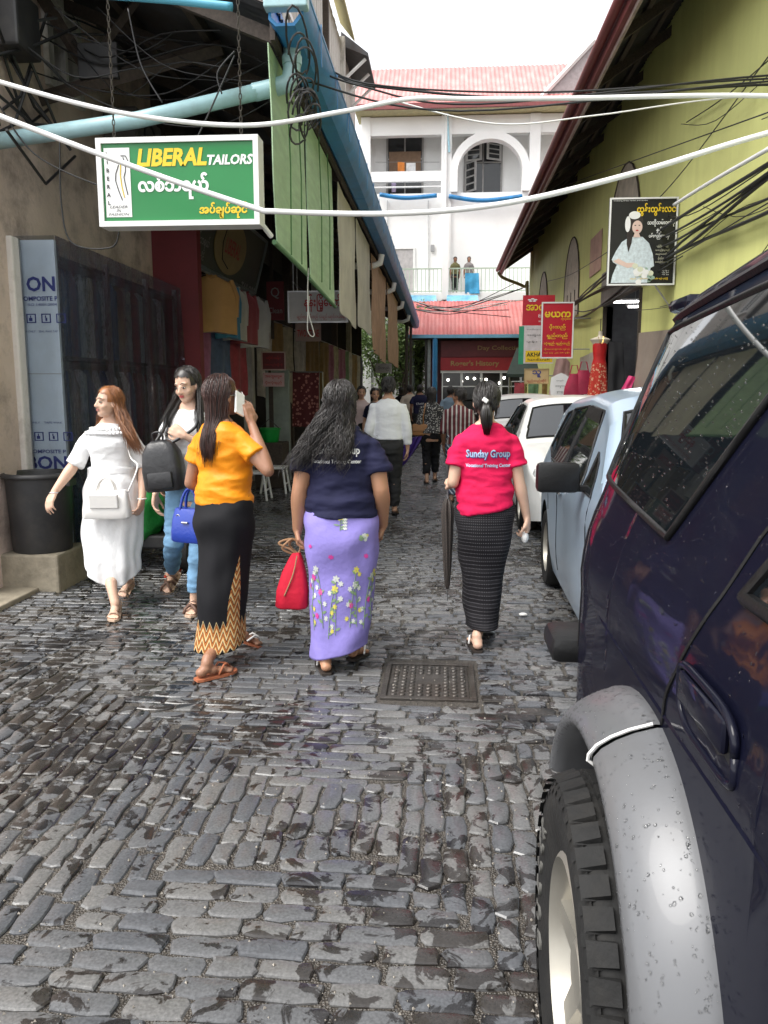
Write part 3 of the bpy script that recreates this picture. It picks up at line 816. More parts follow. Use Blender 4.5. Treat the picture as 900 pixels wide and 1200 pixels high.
# concrete plinth, low slab, bin
cbk = MB().bevbox(-4.3, -2.86, 5.62, 6.14, -.02, .285, .018).build('concrete_block', M_CONCRETE); tag(cbk, 'rough concrete block carrying the black bin', 'concrete block')
sl_ = MB().bevbox(-4.3, -3.02, 4.95, 5.66, -.02, .035, .012).build('concrete_slab', M_CONCRETE); tag(sl_, 'low cracked concrete slab in front of the concrete block', 'slab')
M_BIN = M('black_plastic', (.028, .028, .03), rough=.5, var=.2, scale=6, bump=.1, bscale=12, dirt=.5, dirtcol=(.075, .07, .062), dscale=5)
bn = thing('rubbish_bin', 'large round black plastic bin standing on the concrete block', 'bin', (-3.08, 5.84, .285))
bc = (-3.08, 5.84, .283)
MB().lathe([(.205, 0), (.215, .012), (.240, .56), (.246, .59), (.236, .59), (.228, .55), (.20, .03), (.0, .028)], bc, 36, cap0=True, cap1=False).build('body', M_BIN, bn, smooth=40)
MB().lathe([(.240, .565), (.262, .568), (.270, .583), (.262, .602), (.240, .605), (.234, .59)], bc, 36, cap0=False, cap1=False).build('rim', M_BIN, bn, smooth=60)
for s in (-1, 1):
    MB().bevbox(bc[0] + s * .25 - .02, bc[0] + s * .25 + .02, bc[1] - .06, bc[1] + .06, bc[2] + .50, bc[2] + .56, .008).build('handle', M_BIN, bn)
# green sack on a dark rubber crate behind the white dress
def lump(name, c, r, mat, seed, label, cat, amp=.12, nz=3.0, flat=None, voxel=None):
    b = MB().ell((0, 0, 0), (1, 1, 1), 40, 26); vs = []
    for p in b.v:
        v = Vector(p); n = mnoise.noise(v * nz * .5 + Vector((seed * 7.1, 0, 0))) * .7 + abs(mnoise.noise(v * nz + Vector((seed, 3, 1)))) * .6
        e = Vector((math.copysign(abs(v.x) ** .75, v.x), math.copysign(abs(v.y) ** .75, v.y), math.copysign(abs(v.z) ** .8, v.z)))
        q = e * (1 + amp * n); q = Vector((q.x * r[0], q.y * r[1], q.z * r[2]))
        if flat is not None and q.z < flat: q.z = flat + (q.z - flat) * .05
        vs.append(q + Vector(c))
    b.v = [tuple(v) for v in vs]
    o = b.build(name, mat, None, smooth=180); return tag(o, label, cat)
M_SACK = M('green_sack', (.02, .30, .055), rough=.42, var=.25, scale=5, bump=.5, bscale=22, dirt=.3, dirtcol=(.12, .42, .18))
lump('sack', (-2.62, 6.55, .52), (.29, .26, .27), M_SACK, 2, 'bright green plastic sack behind the woman in white', 'sack', .22, 3.2)
tc_ = thing('hand_cart', 'low dark hand cart with rubber wheels under the green sack', 'cart', (-2.45, 6.6, 0))
M_RUB = M('black_rubber', (.018, .018, .019), rough=.75, var=.2, scale=10, bump=.2)
MB().bevbox(-2.88, -2.05, 6.4, 6.9, .18, .30, .02).build('deck', M_BIN, tc_)
for x in (-2.82, -2.12):
    w_ = MB().lathe([(.06, -.05), (.15, -.05), (.175, -.035), (.18, 0), (.175, .035), (.15, .05), (.06, .05)], (x, 6.42, .178), 24, axis='X').build('wheel', M_RUB, tc_, smooth=40)
    MB().lathe([(.0, -.052), (.07, -.056), (.07, .056), (0, .052)], (x, 6.42, .178), 16, axis='X', cap0=False, cap1=False).build('hub', M_BIN, w_, smooth=40)
lump('bundle', (-2.35, 6.75, .42), (.24, .2, .16), M('dark_bundle', (.03, .03, .035), rough=.6, var=.3), 6, 'dark wrapped bundle beside the green sack', 'bundle', .2)

# tailor sign above the first bay
ts = thing('shop_sign', 'dark green tailor shop sign with a round gold emblem above hanging shirts', 'sign', (-2.9, 11, 3.1))
p00, p10, p11, p01 = Vector((-3.05, 9.35, 3.05)), Vector((-3.05, 13.0, 3.05)), Vector((-2.83, 13.0, 3.85)), Vector((-2.83, 9.35, 3.85))
nrm = (p01 - p00).cross(p10 - p00).normalized()
if nrm.x < 0: nrm = -nrm
M_DKSIGN = M('dark_green_sign', (.028, .045, .036), rough=.45, var=.15)
MB().prism([p00, p10, p11, p01], lambda p: p, lambda p: p - nrm * .12).build('box', M_DKSIGN, ts)
fr = MB(); loop = [p00, p10, p11, p01, p00]
for a, b in zip(loop[:-1], loop[1:]): fr.tube([a, b], .03, 4)
fr.build('frame', M('grey_frame', (.16, .19, .19), rough=.5), ts)
pc = p00.lerp(p11, .5); dz = (p01 - p00).normalized()
disc = []
for t in np.linspace(0, 2 * PI, 33)[:-1]: disc.append(pc + Vector((0, 1, 0)) * math.cos(t) * .78 + dz * math.sin(t) * .36 + nrm * .004)
dk = MB().prism(disc, lambda p: p, lambda p: p + nrm * .008).build('emblem', M('gold_disc', (.30, .22, .09), rough=.5, var=.12), ts)
text('LIBERAL', .2, M_REDINK, plane_frame(pc + nrm * .016 + Vector((0, .1, 0)), (0, 1, 0), dz), dk, fit=(.75, .2), bold=.003)
MB().tube([pc + nrm * .014 + Vector((0, y_, 0)) + dz * z_ for y_, z_ in ((-.35, .28), (-.42, .0), (-.3, -.2), (.05, -.28))], .008, 5).build('line_drawing', M_BLACK, dk)
M_DIMWHITE = M('faded_white', (.28, .29, .28), rough=.6, var=.1)
text('TAILORS', .2, M_DIMWHITE, plane_frame(p10.lerp(p01, .14) + nrm * .01 + Vector((0, .02, 0)) - dz * .12, (0, 1, 0), dz), ts, fit=(.85, .17), bold=.004)
text('လစ်ဘရယ်', .2, M_DIMWHITE, plane_frame(p00.lerp(p11, .16) + nrm * .01 + dz * .15, (0, 1, 0), dz), ts, fit=(.6, .2), bold=.002)
text('အပ်ချုပ်ဆိုင်', .2, M_DIMWHITE, plane_frame(p00.lerp(p11, .14) + nrm * .01 - dz * .02, (0, 1, 0), dz), ts, fit=(.55, .15), bold=.002)

# garments on a rail under the sign
rail = MB().tube([(-2.9, 9.3, 2.93), (-2.9, 13.1, 2.93)], .015, 8).build('clothes_rail', M_STEEL); tag(rail, 'steel clothes rail under the tailor sign', 'rail')
def garment(c, w, h, mat, label, ang, sleeves=True, z0=2.9):
    """shirt hung on a hanger, folded cloth with thickness"""
    t = thing('hanging_shirt', label, 'shirt', (c[0], c[1], z0 - h), 'shirts hanging under the tailor sign', rz=ang)
    nu, nv = 20, 16; front, back = [], []
    r = random.Random(hash(label) % 1000); ph = r.uniform(0, 6)
    for j in range(nv + 1):
        v = j / nv
        hw = w * (.5 if v > .12 else .18 + .32 * v / .12)
        for i in range(nu + 1):
            u = i / nu * 2 - 1
            th = (.05 + .03 * v) * math.sqrt(max(0, 1 - u * u)) + .004
            f = .012 * math.sin(u * 9 + ph + v * 2) * v
            p = Vector((u * hw, 0, -h * v - .03 * abs(u)))
            front.append((p.x, -th + f, p.z)); back.append((p.x, th + f, p.z))
    mtx = Matrix.Translation((c[0], c[1], z0)) @ Matrix.Rotation(ang, 4, 'Z')
    n = len(front); W_ = nu + 1; fs = []
    for j in range(nv):
        for i in range(nu):
            a = j * W_ + i
            fs.append((a, a + 1, a + W_ + 1, a + W_)); fs.append((n + a, n + a + W_, n + a + W_ + 1, n + a + 1))
    for i in range(nu): fs.append((nv * W_ + i, nv * W_ + i + 1, n + nv * W_ + i + 1, n + nv * W_ + i))
    MB().add([mtx @ Vector(p) for p in front + back], fs).build('body', mat, t, smooth=60)
    for s in (-1, 1):
        MB().tube([mtx @ Vector((s * w * .40, 0, -.05)), mtx @ Vector((s * w * .52, .01, -h * .35)), mtx @ Vector((s * w * .50, .02, -h * .72))], [.05, .055, .05], 8, flat=.6).build('sleeve', mat, t, smooth=60)
    MB().tube([mtx @ Vector((-w * .45, 0, -.05)), mtx @ Vector((0, 0, .02)), mtx @ Vector((w * .45, 0, -.05))], .006, 5).tube([mtx @ Vector((0, 0, .0)), mtx @ Vector((0, 0, .06))], .004, 5).build('hanger', M_STEEL, t)
    MB().tube([mtx @ Vector((-.06, -.04, -.01)), mtx @ Vector((0, -.06, -.04)), mtx @ Vector((.06, -.04, -.01))], .018, 6).build('collar', mat, t, smooth=60)
    return t
gm = lambda n, c: M(n, c, rough=.6, var=.12, scale=4, bump=.3, bscale=14, sheen=.2)
garment((-2.85, 9.85, 0), .62, .68, gm('ochre_shirt', (.42, .22, .07)), 'ochre shirt hanging next to the red panel', R(28))
garment((-2.85, 10.55, 0), .40, .70, gm('blue_shirt', (.03, .20, .36)), 'bright blue shirt hanging between ochre and white shirts', R(48))
garment((-2.85, 10.95, 0), .40, .70, gm('pale_shirt', (.50, .48, .45)), 'off white shirt hanging between blue and red shirts', R(50))
garment((-2.85, 11.45, 0), .45, .72, gm('maroon_shirt', (.30, .05, .07)), 'dark red shirt hanging between two pale shirts', R(45))
garment((-2.85, 12.1, 0), .5, .74, gm('grey_shirt', (.46, .46, .47)), 'pale grey shirt hanging at the far end of the rail', R(42))

def board_sign(name, x0, x1, y0, y1, Y, matb, label, frame=None, thick=.03, fw=.02, parent=None):
    """flat sign facing down the street; pixel box at distance Y"""
    a, b = PY(x0, y0, Y), PY(x1, y1, Y)
    t = thing(name, label, 'sign', ((a.x + b.x) / 2, Y, b.z))
    bd = MB().box(a.x, b.x, Y, Y + thick, b.z, a.z).build('board', matb, t)
    if frame:
        f = MB()
        for q in ((a.x, b.x, a.z - fw, a.z), (a.x, b.x, b.z, b.z + fw), (a.x, a.x + fw, b.z + fw, a.z - fw), (b.x - fw, b.x, b.z + fw, a.z - fw)):
            f.box(q[0], q[1], Y - .012, Y + thick + .008, q[2], q[3])
        f.build('frame', frame, t)
    W_, H_ = b.x - a.x, a.z - b.z
    def T(s, u, v, wf, hf, mat, **kw):
        return text(s, .2, mat, plane_frame((a.x + u * W_, Y - .006, b.z + v * H_), (1, 0, 0), (0, 0, 1)), bd, fit=(wf * W_, hf * H_), **kw)
    def Bx(u0, u1, v0, v1, mat, nm='printed_panel', dy=-.003):
        return MB().box(a.x + u0 * W_, a.x + u1 * W_, Y + dy, Y + .002, b.z + v0 * H_, b.z + v1 * H_).build(nm, mat, bd)
    return t, T, Bx, a, b
M_GREYSIGN = M('grey_white_sign', (.50, .48, .46), rough=.5, var=.1, dirt=.4, dirtcol=(.3, .27, .25))
t, T, Bx, a, b = board_sign('shop_sign', 337, 408, 341, 378, 11.2, M_GREYSIGN, 'white sign with red lettering hanging below the green tarpaulin', M_STEEL)
T('နန်းြမို့ေတာ်', .58, .62, .62, .55, M_REDINK, bold=.004)
T('ချည်ထည် ပိုးထည် လုံချည် ေရာင်းဝယ်ေရး', .55, .18, .8, .2, M_REDINK)
for s in (a.x + .08, b.x - .08): MB().tube([(s, 11.21, a.z), (s, 11.21, 4.3)], .006, 5).build('hanger_wire', M_STEEL, t)
t, T, Bx, a, b = board_sign('shop_sign', 346, 376, 379, 400, 13.2, M('dim_red_white', (.32, .22, .20), rough=.6, var=.2), 'small dim sign with dark red lettering behind the white hanging sign')
T('TWO STONE', .5, .45, .85, .4, M_REDINK, bold=.003)
for s in (a.x + .04, b.x - .04): MB().tube([(s, 13.21, a.z), (s, 13.21, 4.3)], .006, 5).build('hanger_wire', M_STEEL, t)
t, T, Bx, a, b = board_sign('shop_sign', 306, 335, 412, 434, 12.6, M('maroon_sign', (.12, .012, .016), rough=.5, var=.1), 'small maroon sign board with pale frame above a pink notice', M('pinkish_frame', (.45, .33, .30), rough=.6))
T('ဆိုင်ခန်း', .5, .65, .6, .25, M_REDINK); T('အထည်မျိုးစုံ', .5, .3, .75, .2, M_REDINK)
MB().box(a.x + .1, a.x + .14, 12.63, 12.67, 0, b.z + .02).build('post', M_DARKWOOD, t)
t, T, Bx, a, b = board_sign('notice_board', 308, 333, 437, 453, 12.55, M('pink_notice', (.48, .32, .33), rough=.6, var=.1), 'small pink notice with red lettering below the maroon sign')
T('အေထွေထွေ', .5, .7, .8, .28, M_REDINK, bold=.002); T('ပိုးလုံချည်', .5, .28, .8, .28, M_REDINK, bold=.002)
MB().box(a.x + .12, a.x + .15, 12.58, 12.6, 0, b.z + .02).build('post', M_DARKWOOD, t)
t, T, Bx, a, b = board_sign('shop_sign', 440, 459, 426, 437, 22, M_GREYSIGN, 'small grey sign under the far end of the arcade roof')
T('ပိုးထည်', .5, .5, .7, .5, M_BLACK)
for s in (a.x + .05, b.x - .05): MB().tube([(s, 22.01, a.z), (s, 22.01, 4.3)], .008, 5).build('hanger_wire', M_STEEL, t)
# red fabric-like sign on the side of the second bay
t, T, Bx, a, b = board_sign('shop_sign', 312, 333, 330, 375, 13.05, M_REDPAINT, 'tall red sign beside the tailor shop sign')
T('Q', .5, .7, .5, .3, M_DIMWHITE); T('Clean', .5, .25, .8, .15, M_DIMWHITE)
MB().box(a.x + .05, a.x + .1, 13.08, 13.12, b.z - .3, 4.3).build('post', M_DARKWOOD, t)

# stands and goods inside the dim bays
rg = random.Random(9)
goods = [M('goods_%d' % i, c, rough=.8, var=.3, scale=8, sheen=.2) for i, c in enumerate([(.35, .05, .07), (.08, .12, .22), (.40, .36, .28), (.12, .22, .12), (.30, .10, .20), (.45, .42, .40), (.25, .15, .05), (.05, .05, .06)])]
bay_names = ['tailor', 'second', 'third', 'fourth', 'fifth', 'sixth']
for k, yy in enumerate((9.4, 13.25, 16.75, 20.35, 23.95, 27.55)):
    sh = thing('shop_shelf', 'dark shelf rack stocked with folded cloth in the %s shop bay of the arcade' % bay_names[k], 'shelf', (-4.3, yy + 1.2, .1))
    for zz in (.5, 1.0, 1.5, 2.0, 2.5):
        MB().box(-4.6, -4.15, yy + .1, yy + 3.0, zz, zz + .03).build('shelf', M_DARKWOOD, sh)
        y = yy + .2
        while y < yy + 2.8:
            wd = rg.uniform(.2, .35); hh = rg.uniform(.15, .36)
            MB().bevbox(-4.55, -4.18, y, y + wd, zz + .028, zz + hh, .02).build('folded_cloth', rg.choice(goods), sh); y += wd + rg.uniform(.02, .12)
    for q in (yy + .1, yy + 2.96): MB().box(-4.6, -4.15, q, q + .04, .1, 2.6).build('side', M_DARKWOOD, sh)
    for j in range(3):
        y = yy + .5 + j * .95
        gi = rg.randrange(8); o = hang_cloth('hanging_cloth', goods[gi], [(-3.2, y, 2.75), (-3.05, y + .55, 2.75)], [(-3.2, y, rg.uniform(1.2, 1.8)), (-3.05, y + .55, rg.uniform(1.2, 1.7))], .01, 12, 10, .03, rg.randint(0, 999), None, 2)
        tag(o, '%s cloth hanging at the front of the %s shop bay of the arcade' % (['crimson', 'dark blue', 'sand coloured', 'dark green', 'plum', 'pale grey', 'brown', 'black'][gi], bay_names[k]), 'cloth', 'cloths hanging at the front of the %s bay' % bay_names[k])
    r_ = MB().tube([(-3.13, yy + .2, 2.77), (-3.13, yy + 3.2, 2.77)], .014, 6).build('cloth_rail', M_STEEL); tag(r_, 'steel rail for hanging cloth in the %s shop bay' % bay_names[k], 'rail')
    if k < 4:  # lit tubes added to brighten the dim bays, after one faint tube there
        lp = thing('fluorescent_lamp', 'added lit fluorescent tube to brighten the %s shop bay of the arcade' % bay_names[k], 'lamp', (-3.7, yy + 1.5, 3.5))
        MB().tube([(-3.7, yy + .9, 3.5), (-3.7, yy + 2.1, 3.5)], .018, 8).build('tube', M('added_shop_tube', (1, .97, .92), emis=7), lp); MB().box(-3.74, -3.66, yy + .85, yy + 2.15, 3.52, 3.56).build('batten', M_WHITEPAINT, lp); MB().tube([(-3.7, yy + 1.5, 3.55), (-3.7, yy + 1.5, 4.31)], .006, 5).build('hanger', M_STEEL, lp)
# patterned red cloth
def patterned(name, c1, c2, sc=30):
    m, nt, b = new_mat(name); L = nt.links.new
    tc = N(nt, 'ShaderNodeTexCoord'); v = N(nt, 'ShaderNodeTexVoronoi', Scale=float(sc)); L(tc.outputs['Object'], v.inputs['Vector'])
    cr = N(nt, 'ShaderNodeValToRGB'); cr.color_ramp.interpolation = 'CONSTANT'; L(v.outputs['Distance'], cr.inputs[0])
    cr.color_ramp.elements[0].color = (*c2, 1); cr.color_ramp.elements[1].color = (*c1, 1); cr.color_ramp.elements[1].position = .36
    L(cr.outputs[0], b.inputs['Base Color']); b.inputs['Roughness'].default_value = .8
    return m
o = hang_cloth('patterned_cloth', patterned('red_floral_cloth', (.10, .015, .02), (.40, .16, .14), 16), [PY(343, 436, 14), PY(374, 436, 14)], [PY(343, 500, 14), PY(374, 500, 14)], .01, 14, 10, .025, 4, None, 2)
tag(o, 'dark red cloth with pale floral pattern hanging in the arcade', 'cloth')
r_ = MB().tube([PY(338, 436, 14), PY(378, 436, 14)], .014, 6).tube([PY(338, 436, 14), PY(338, 436, 14) * 1 + Vector((0, 0, -1.85))], .014, 6).tube([PY(378, 436, 14), PY(378, 436, 14) + Vector((0, 0, -1.85))], .014, 6).build('cloth_stand', M_STEEL); tag(r_, 'steel stand holding the red patterned cloth', 'stand')
# white stools and green basket by the second bay
def stool(x, y, label):
    t = thing('stool', label, 'stool', (x, y, 0), 'white stools in front of the tailor shop')
    MB().bevbox(x - .17, x + .17, y - .15, y + .15, .36, .395, .01).build('seat', M_WHITEPAINT, t)
    for sx in (-1, 1):
        for sy_ in (-1, 1):
            MB().tube([(x + sx * .19, y + sy_ * .16, 0), (x + sx * .14, y + sy_ * .12, .365)], .017, 6).build('leg', M_WHITEPAINT, t)
        MB().tube([(x + sx * .17, y - .14, .14), (x + sx * .17, y + .14, .14)], .012, 6).build('stretcher', M_WHITEPAINT, t)
p = GZ(300, 585); stool(p.x, p.y, 'small white wooden stool in front of the tailor shop'); p = GZ(323, 577); stool(p.x, p.y, 'small white wooden stool in front of the tailor shop')
bk = thing('basket', 'bright green plastic basket on a dark stand by the stools', 'basket', (-2.75, 12.3, .75))
bp_ = PY(316, 518, 12.3)
MB().lathe([(.13, 0), (.14, .01), (.17, .2), (.185, .205), (.185, .22), (.16, .21), (.13, .02), (0, .015)], (bp_.x, 12.3, bp_.z), 20, cap1=False).build('body', M('green_basket', (.01, .30, .05), rough=.4), bk, smooth=40)
MB().tube([(bp_.x - .17, 12.3, bp_.z + .2), (bp_.x, 12.3, bp_.z + .36), (bp_.x + .17, 12.3, bp_.z + .2)], .008, 6).build('handle', M_BIN, bk)
sd = MB().bevbox(bp_.x - .2, bp_.x + .25, 12.1, 12.6, 0, bp_.z, .02).build('counter', M_DARKWOOD); tag(sd, 'low dark counter carrying the green basket', 'counter')
# cabinets with pale door by the second bay
dr = MB().bevbox(-2.95, -2.55, 13.2, 13.3, 0, 1.85, .01).build('pale_door_panel', M('pale_green_panel', (.26, .30, .28), rough=.6)); tag(dr, 'pale grey green panel standing below the pink notice', 'panel')
ac = thing('air_conditioner', 'grimy air conditioner unit on the plaster wall under the arcade roof', 'air conditioner', (WX + .2, 8.3, 3.7))
MB().bevbox(WX, WX + .34, 7.9, 8.6, 3.72, 4.2, .02).build('case', M('grimy_case', (.13, .12, .11), rough=.6), ac)
MB().lathe([(.18, 0), (.18, .012), (.15, .012), (.15, 0)], (WX + .335, 8.25, 3.96), 24, axis='X').build('fan_grille', M_BIN, ac)
for y in (8.0, 8.5): MB().tube([(WX, y, 3.55), (WX + .3, y, 3.715)], .015, 5).build('bracket', M_STEEL, ac)
# ================================================================== RIGHT: GREEN CORRUGATED MARKET HALL
def corr_material():
    m = M('green_siding', (.585, .59, .225), rough=.5, var=.10, scale=1.6, stretch=(1, 1, .25), bump=.05, dirt=.2, dirtcol=(.36, .33, .13), dscale=.8)
    return m
M_SIDING = corr_material()
RX = 3.2
bh = thing('market_hall', 'yellow green corrugated market hall with dark red eave board', 'building', (6, 16, 0))
DY0, DY1, DZ = 13.55, 16.45, 3.15      # door
segsY = [(1.0, 3.5), (3.5, 6.0), (6.0, 8.5), (8.5, 11.0), (11.0, DY0), (DY0, DY1), (DY1, 19.45), (19.45, 22.0), (22.0, 25), (25, 28), (28, 30.95)]
for a, b in segsY:
    z0 = 3.75 if (a, b) == (DY0, DY1) else 0
    s = MB(); corrugated(s, (RX, a, z0), (0, 1, 0), (0, 0, 1), b - a, 6.9 - z0, .10, .010, nrm=Vector((-1, 0, 0)))
    s.build('siding_sheet', M_SIDING, bh, fixn=False)
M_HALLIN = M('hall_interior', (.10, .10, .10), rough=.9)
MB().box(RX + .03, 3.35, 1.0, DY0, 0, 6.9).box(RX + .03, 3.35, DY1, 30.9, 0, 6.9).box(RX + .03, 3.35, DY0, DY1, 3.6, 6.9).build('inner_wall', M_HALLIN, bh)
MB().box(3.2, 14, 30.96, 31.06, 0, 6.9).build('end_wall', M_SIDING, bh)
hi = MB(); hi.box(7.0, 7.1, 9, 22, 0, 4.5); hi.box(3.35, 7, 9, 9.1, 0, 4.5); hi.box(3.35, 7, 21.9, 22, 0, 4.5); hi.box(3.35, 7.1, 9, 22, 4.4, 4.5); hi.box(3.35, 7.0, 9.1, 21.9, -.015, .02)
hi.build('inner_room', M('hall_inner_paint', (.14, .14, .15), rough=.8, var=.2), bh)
# door surround and rolled shutter
MB().bevbox(RX - .10, RX + .02, DY0 - .02, DY1 + .02, 3.15, 3.78, .02).build('shutter_box', M('brown_grey_shutter', (.20, .175, .155), rough=.6, var=.15, dirt=.4), bh)
for q in (DY0 - .06, DY1): MB().box(RX - .04, RX + .15, q, q + .06, 0, 3.15).build('door_jamb', M_DARKWOOD, bh)
# arched openings boarded with beige panels
def arch_win(y0, y1, zb, zt, nm='arched_window', boards=4):
    yc = (y0 + y1) / 2; hw = (y1 - y0) / 2; sp = zt - hw * 1.15
    poly = [(y0, zb), (y1, zb)] + [(yc + hw * math.cos(t), sp + (zt - sp) * math.sin(t)) for t in np.linspace(0, PI, 15)]
    o = MB().prism(poly, lambda p: Vector((RX - .025, p[0], p[1])), lambda p: Vector((RX - .012, p[0], p[1]))).build(nm, M('boarded_beige', (.48, .42, .34), rough=.8, var=.25, scale=4, dirt=.5, dirtcol=(.28, .24, .19)), bh)
    rim = [Vector((RX - .03, p[0], p[1])) for p in poly]
    MB().tube(rim[2:] + [], .016, 6).tube([rim[0], rim[-1]], .016, 6).tube([rim[1], rim[2]], .016, 6).build('arch_trim', M_DARKWOOD, o)
    for k in range(1, boards):
        yy = y0 + (y1 - y0) * k / boards
        MB().box(RX - .04, RX - .026, yy - .02, yy + .02, zb, sp).build('mullion', M_DARKWOOD, o)
arch_win(19.6, 21.9, 3.3, 5.25); arch_win(13.75, 16.3, 3.8, 5.45); arch_win(25.4, 27.7, 3.3, 5.25)
pp = MB().box(RX - .022, RX - .014, 17.0, 18.3, 3.95, 4.75).build('faded_poster', M('faded_pink_poster', (.50, .30, .24), rough=.8, var=.2, scale=3, dirt=.5, dirtcol=(.42, .38, .2))); tag(pp, 'torn faded pink poster on the green corrugated wall', 'poster')
# roof: sloped sheets, rafters, fascia
EX, EZ = 2.13, 6.0
rdir = Vector((1, 0, (6.72 - EZ) / (RX - EX))).normalized()
rr = MB(); corrugated(rr, (EX, 1.0, EZ + .02), (0, 1, 0), rdir, 30.2, 12.5, .13, .014)
corrugated(rr, (EX, 1.0, EZ + .036), (0, 1, 0), rdir, 30.2, 12.5, .13, .014, mi=1)
rfo = rr.build('roof_sheet', [M_ROOFUNDER, M('rusty_roof_top', (.20, .16, .14))], bh, fixn=False)
y = 1.3; n = 0
while y < 31.2:
    a = Vector((EX + .06, y, EZ - .06)); b = a + rdir * 1.4
    MB().prism([(0, 0), (.07, 0), (.07, 1), (0, 1)], lambda p: a + Vector((0, p[0], -.10 + .14 * p[1])), lambda p: b + Vector((0, p[0], -.10 + .14 * p[1]))).build('rafter', M_DARKWOOD, rfo); y += 1.6
for t in (.45, .95):
    p = Vector((EX, 0, EZ)) + rdir * t
    MB().box(p.x - .03, p.x + .03, 1.0, 31.1, p.z - .06, p.z + .0).build('purlin', M_DARKWOOD, rfo)
M_DKRED = M('dark_red_board', (.20, .045, .045), rough=.5, var=.2, scale=3, stretch=(3, .4, 3), dirt=.4, dirtcol=(.10, .04, .035))
MB().box(EX - .06, EX - .0, 1.0, 31.2, EZ - .16, EZ + .10).build('fascia', M_DKRED, rfo)
MB().tube([(EX - .13, 1.0, EZ + .0), (EX - .13, 31.2, EZ + .0)], .065, 12).build('eave_gutter', M_DKRED, rfo, smooth=60)
MB().box(EX + .0, EX + .035, 1.0, 31.2, EZ - .22, EZ - .12).build('inner_fascia', M('pale_pink_board', (.42, .33, .30), rough=.7, var=.2, dirt=.4), rfo)
cable('downpipe', [(EX - .1, 31.1, EZ - .08), (EX + .1, 31.1, EZ - .3), (RX - .2, 31.1, EZ - .62), (RX - .08, 31.0, EZ - .9), (RX - .08, 31.0, .2)], .06, M('olive_pipe', (.24, .20, .07), rough=.5), parent=bh, n=10)
# lit fluorescent tubes inside
M_TUBE = M('lit_tube', (1, 1, 1), emis=9)
for k, (xx, yy, zz) in enumerate(((3.9, 17.0, 3.3), (4.6, 18.5, 3.35), (5.4, 20.0, 3.3), (4.4, 15.2, 3.2), (5.6, 18.0, 2.2))):
    t = thing('fluorescent_lamp', ['lit fluorescent tube nearest the hall doorway', 'lit fluorescent tube deeper inside the market hall', 'lit fluorescent tube at the back of the market hall', 'lit fluorescent tube just inside the hall doorway', 'low lit fluorescent tube inside the market hall'][k], 'lamp', (xx, yy, zz))
    MB().tube([(xx - .5, yy, zz), (xx + .5, yy, zz)], .02, 8).build('tube', M_TUBE, t)
    MB().box(xx - .55, xx + .55, yy - .04, yy + .04, zz + .02, zz + .06).build('batten', M_WHITEPAINT, t)
    MB().tube([(xx, yy, zz + .06), (xx, yy, 4.42)], .006, 5).build('hanger', M_STEEL, t)
# beige sheets over the lower wall
M_BEIGE = M('beige_sheet', (.30, .245, .20), rough=.5, var=.12, scale=3, bump=.25, bscale=10, dirt=.25, dirtcol=(.40, .36, .32))
o = hang_cloth('wall_sheet', M_BEIGE, [(RX - .06, 13.3, 2.42), (RX - .05, 11, 2.32), (RX - .06, 8.6, 2.3)], [(RX - .10, 13.4, .8), (RX - .12, 11, .8), (RX - .10, 8.6, .8)], .01, 40, 16, .035, 31, None, 3); tag(o, 'wrinkled beige plastic sheet on the wall beside the hall doorway', 'plastic sheet')
o = hang_cloth('wall_sheet', M('grey_clear_sheet', (.38, .36, .33), rough=.3, var=.15, scale=3, bump=.3, bscale=12), [(RX - .05, 18.8, 2.25), (RX - .05, 16.6, 2.35)], [(RX - .08, 18.8, .8), (RX - .12, 16.6, .8)], .01, 26, 14, .04, 32, None, 4); tag(o, 'shiny grey plastic sheet on the wall behind the red mannequin', 'plastic sheet')
st_ = MB().bevbox(2.7, RX - .02, 16.3, 20.8, 0, 1.12, .03).build('market_stall', M('stall_wrap', (.30, .27, .25), rough=.6, var=.2, bump=.2)); tag(st_, 'low wrapped market stall under the red signs', 'stall')

# ------------------------------------------------------------------ black poster sign
M_PBLACK = M('poster_black', (.018, .018, .02), rough=.25, var=.1)
t, T, Bx, a, b = board_sign('shop_sign', 715, 790, 232, 334, 11.6, M_PBLACK, 'black bridal shop poster sign with a woman in white holding flowers', M_WHITEPAINT, fw=.022)
PW, PH = b.x - a.x, a.z - b.z
T('ထွန်းထွန်းလင်း', .70, .86, .60, .15, M_YELLOW, bold=.006)
T('သတို့သမီးဝတ်စုံ', .76, .71, .40, .085, M_WHITE, bold=.006); T('နှင့်', .74, .63, .09, .07, M_WHITE, bold=.004); T('ပန်းစည်းအလှ', .74, .56, .30, .075, M_WHITE, bold=.006)
for k, s in enumerate(('ပြုပြင်ေပးသည်', 'အထည်စုံရသည်', 'အငှားဝတ်စုံ', 'မိတ်ကပ်', 'ဓာတ်ပုံရိုက်ကူးေရး')): T(s, .80, .445 - k * .045, [.17, .21, .20, .12, .20][k], .032, M('cream_print', (.62, .60, .45), rough=.5), bold=.002)
for k in range(3): T(['ဖုန်း', '၀၉ ၅၀', '၀၉ ၇၃'][k], .86, .165 - k * .022, .10, .016, M_WHITE)
T('အမှတ် ၂ ဘိုကေလးေဈးလမ်း ရန်ကုန်ြမို့', .62, .075, .56, .03, M_YELLOW, bold=.002)
T('wedding dress rental and studio', .30, .965, .5, .018, M_WHITE)
def blob(pts, mat, nm, dy):
    poly = [(a.x + u * PW, b.z + v * PH) for u, v in pts]
    bd_ = [c for c in t.children if c.name.startswith('board')][0]
    MB().prism(poly, lambda p: Vector((p[0], 11.6 - dy, p[1])), lambda p: Vector((p[0], 11.6 - dy + .0022, p[1]))).build(nm, mat, bd_)
def ellp(cx, cy, rx, ry, n=22): return [(cx + rx * math.cos(q), cy + ry * math.sin(q)) for q in np.linspace(0, 2 * PI, n + 1)[:-1]]
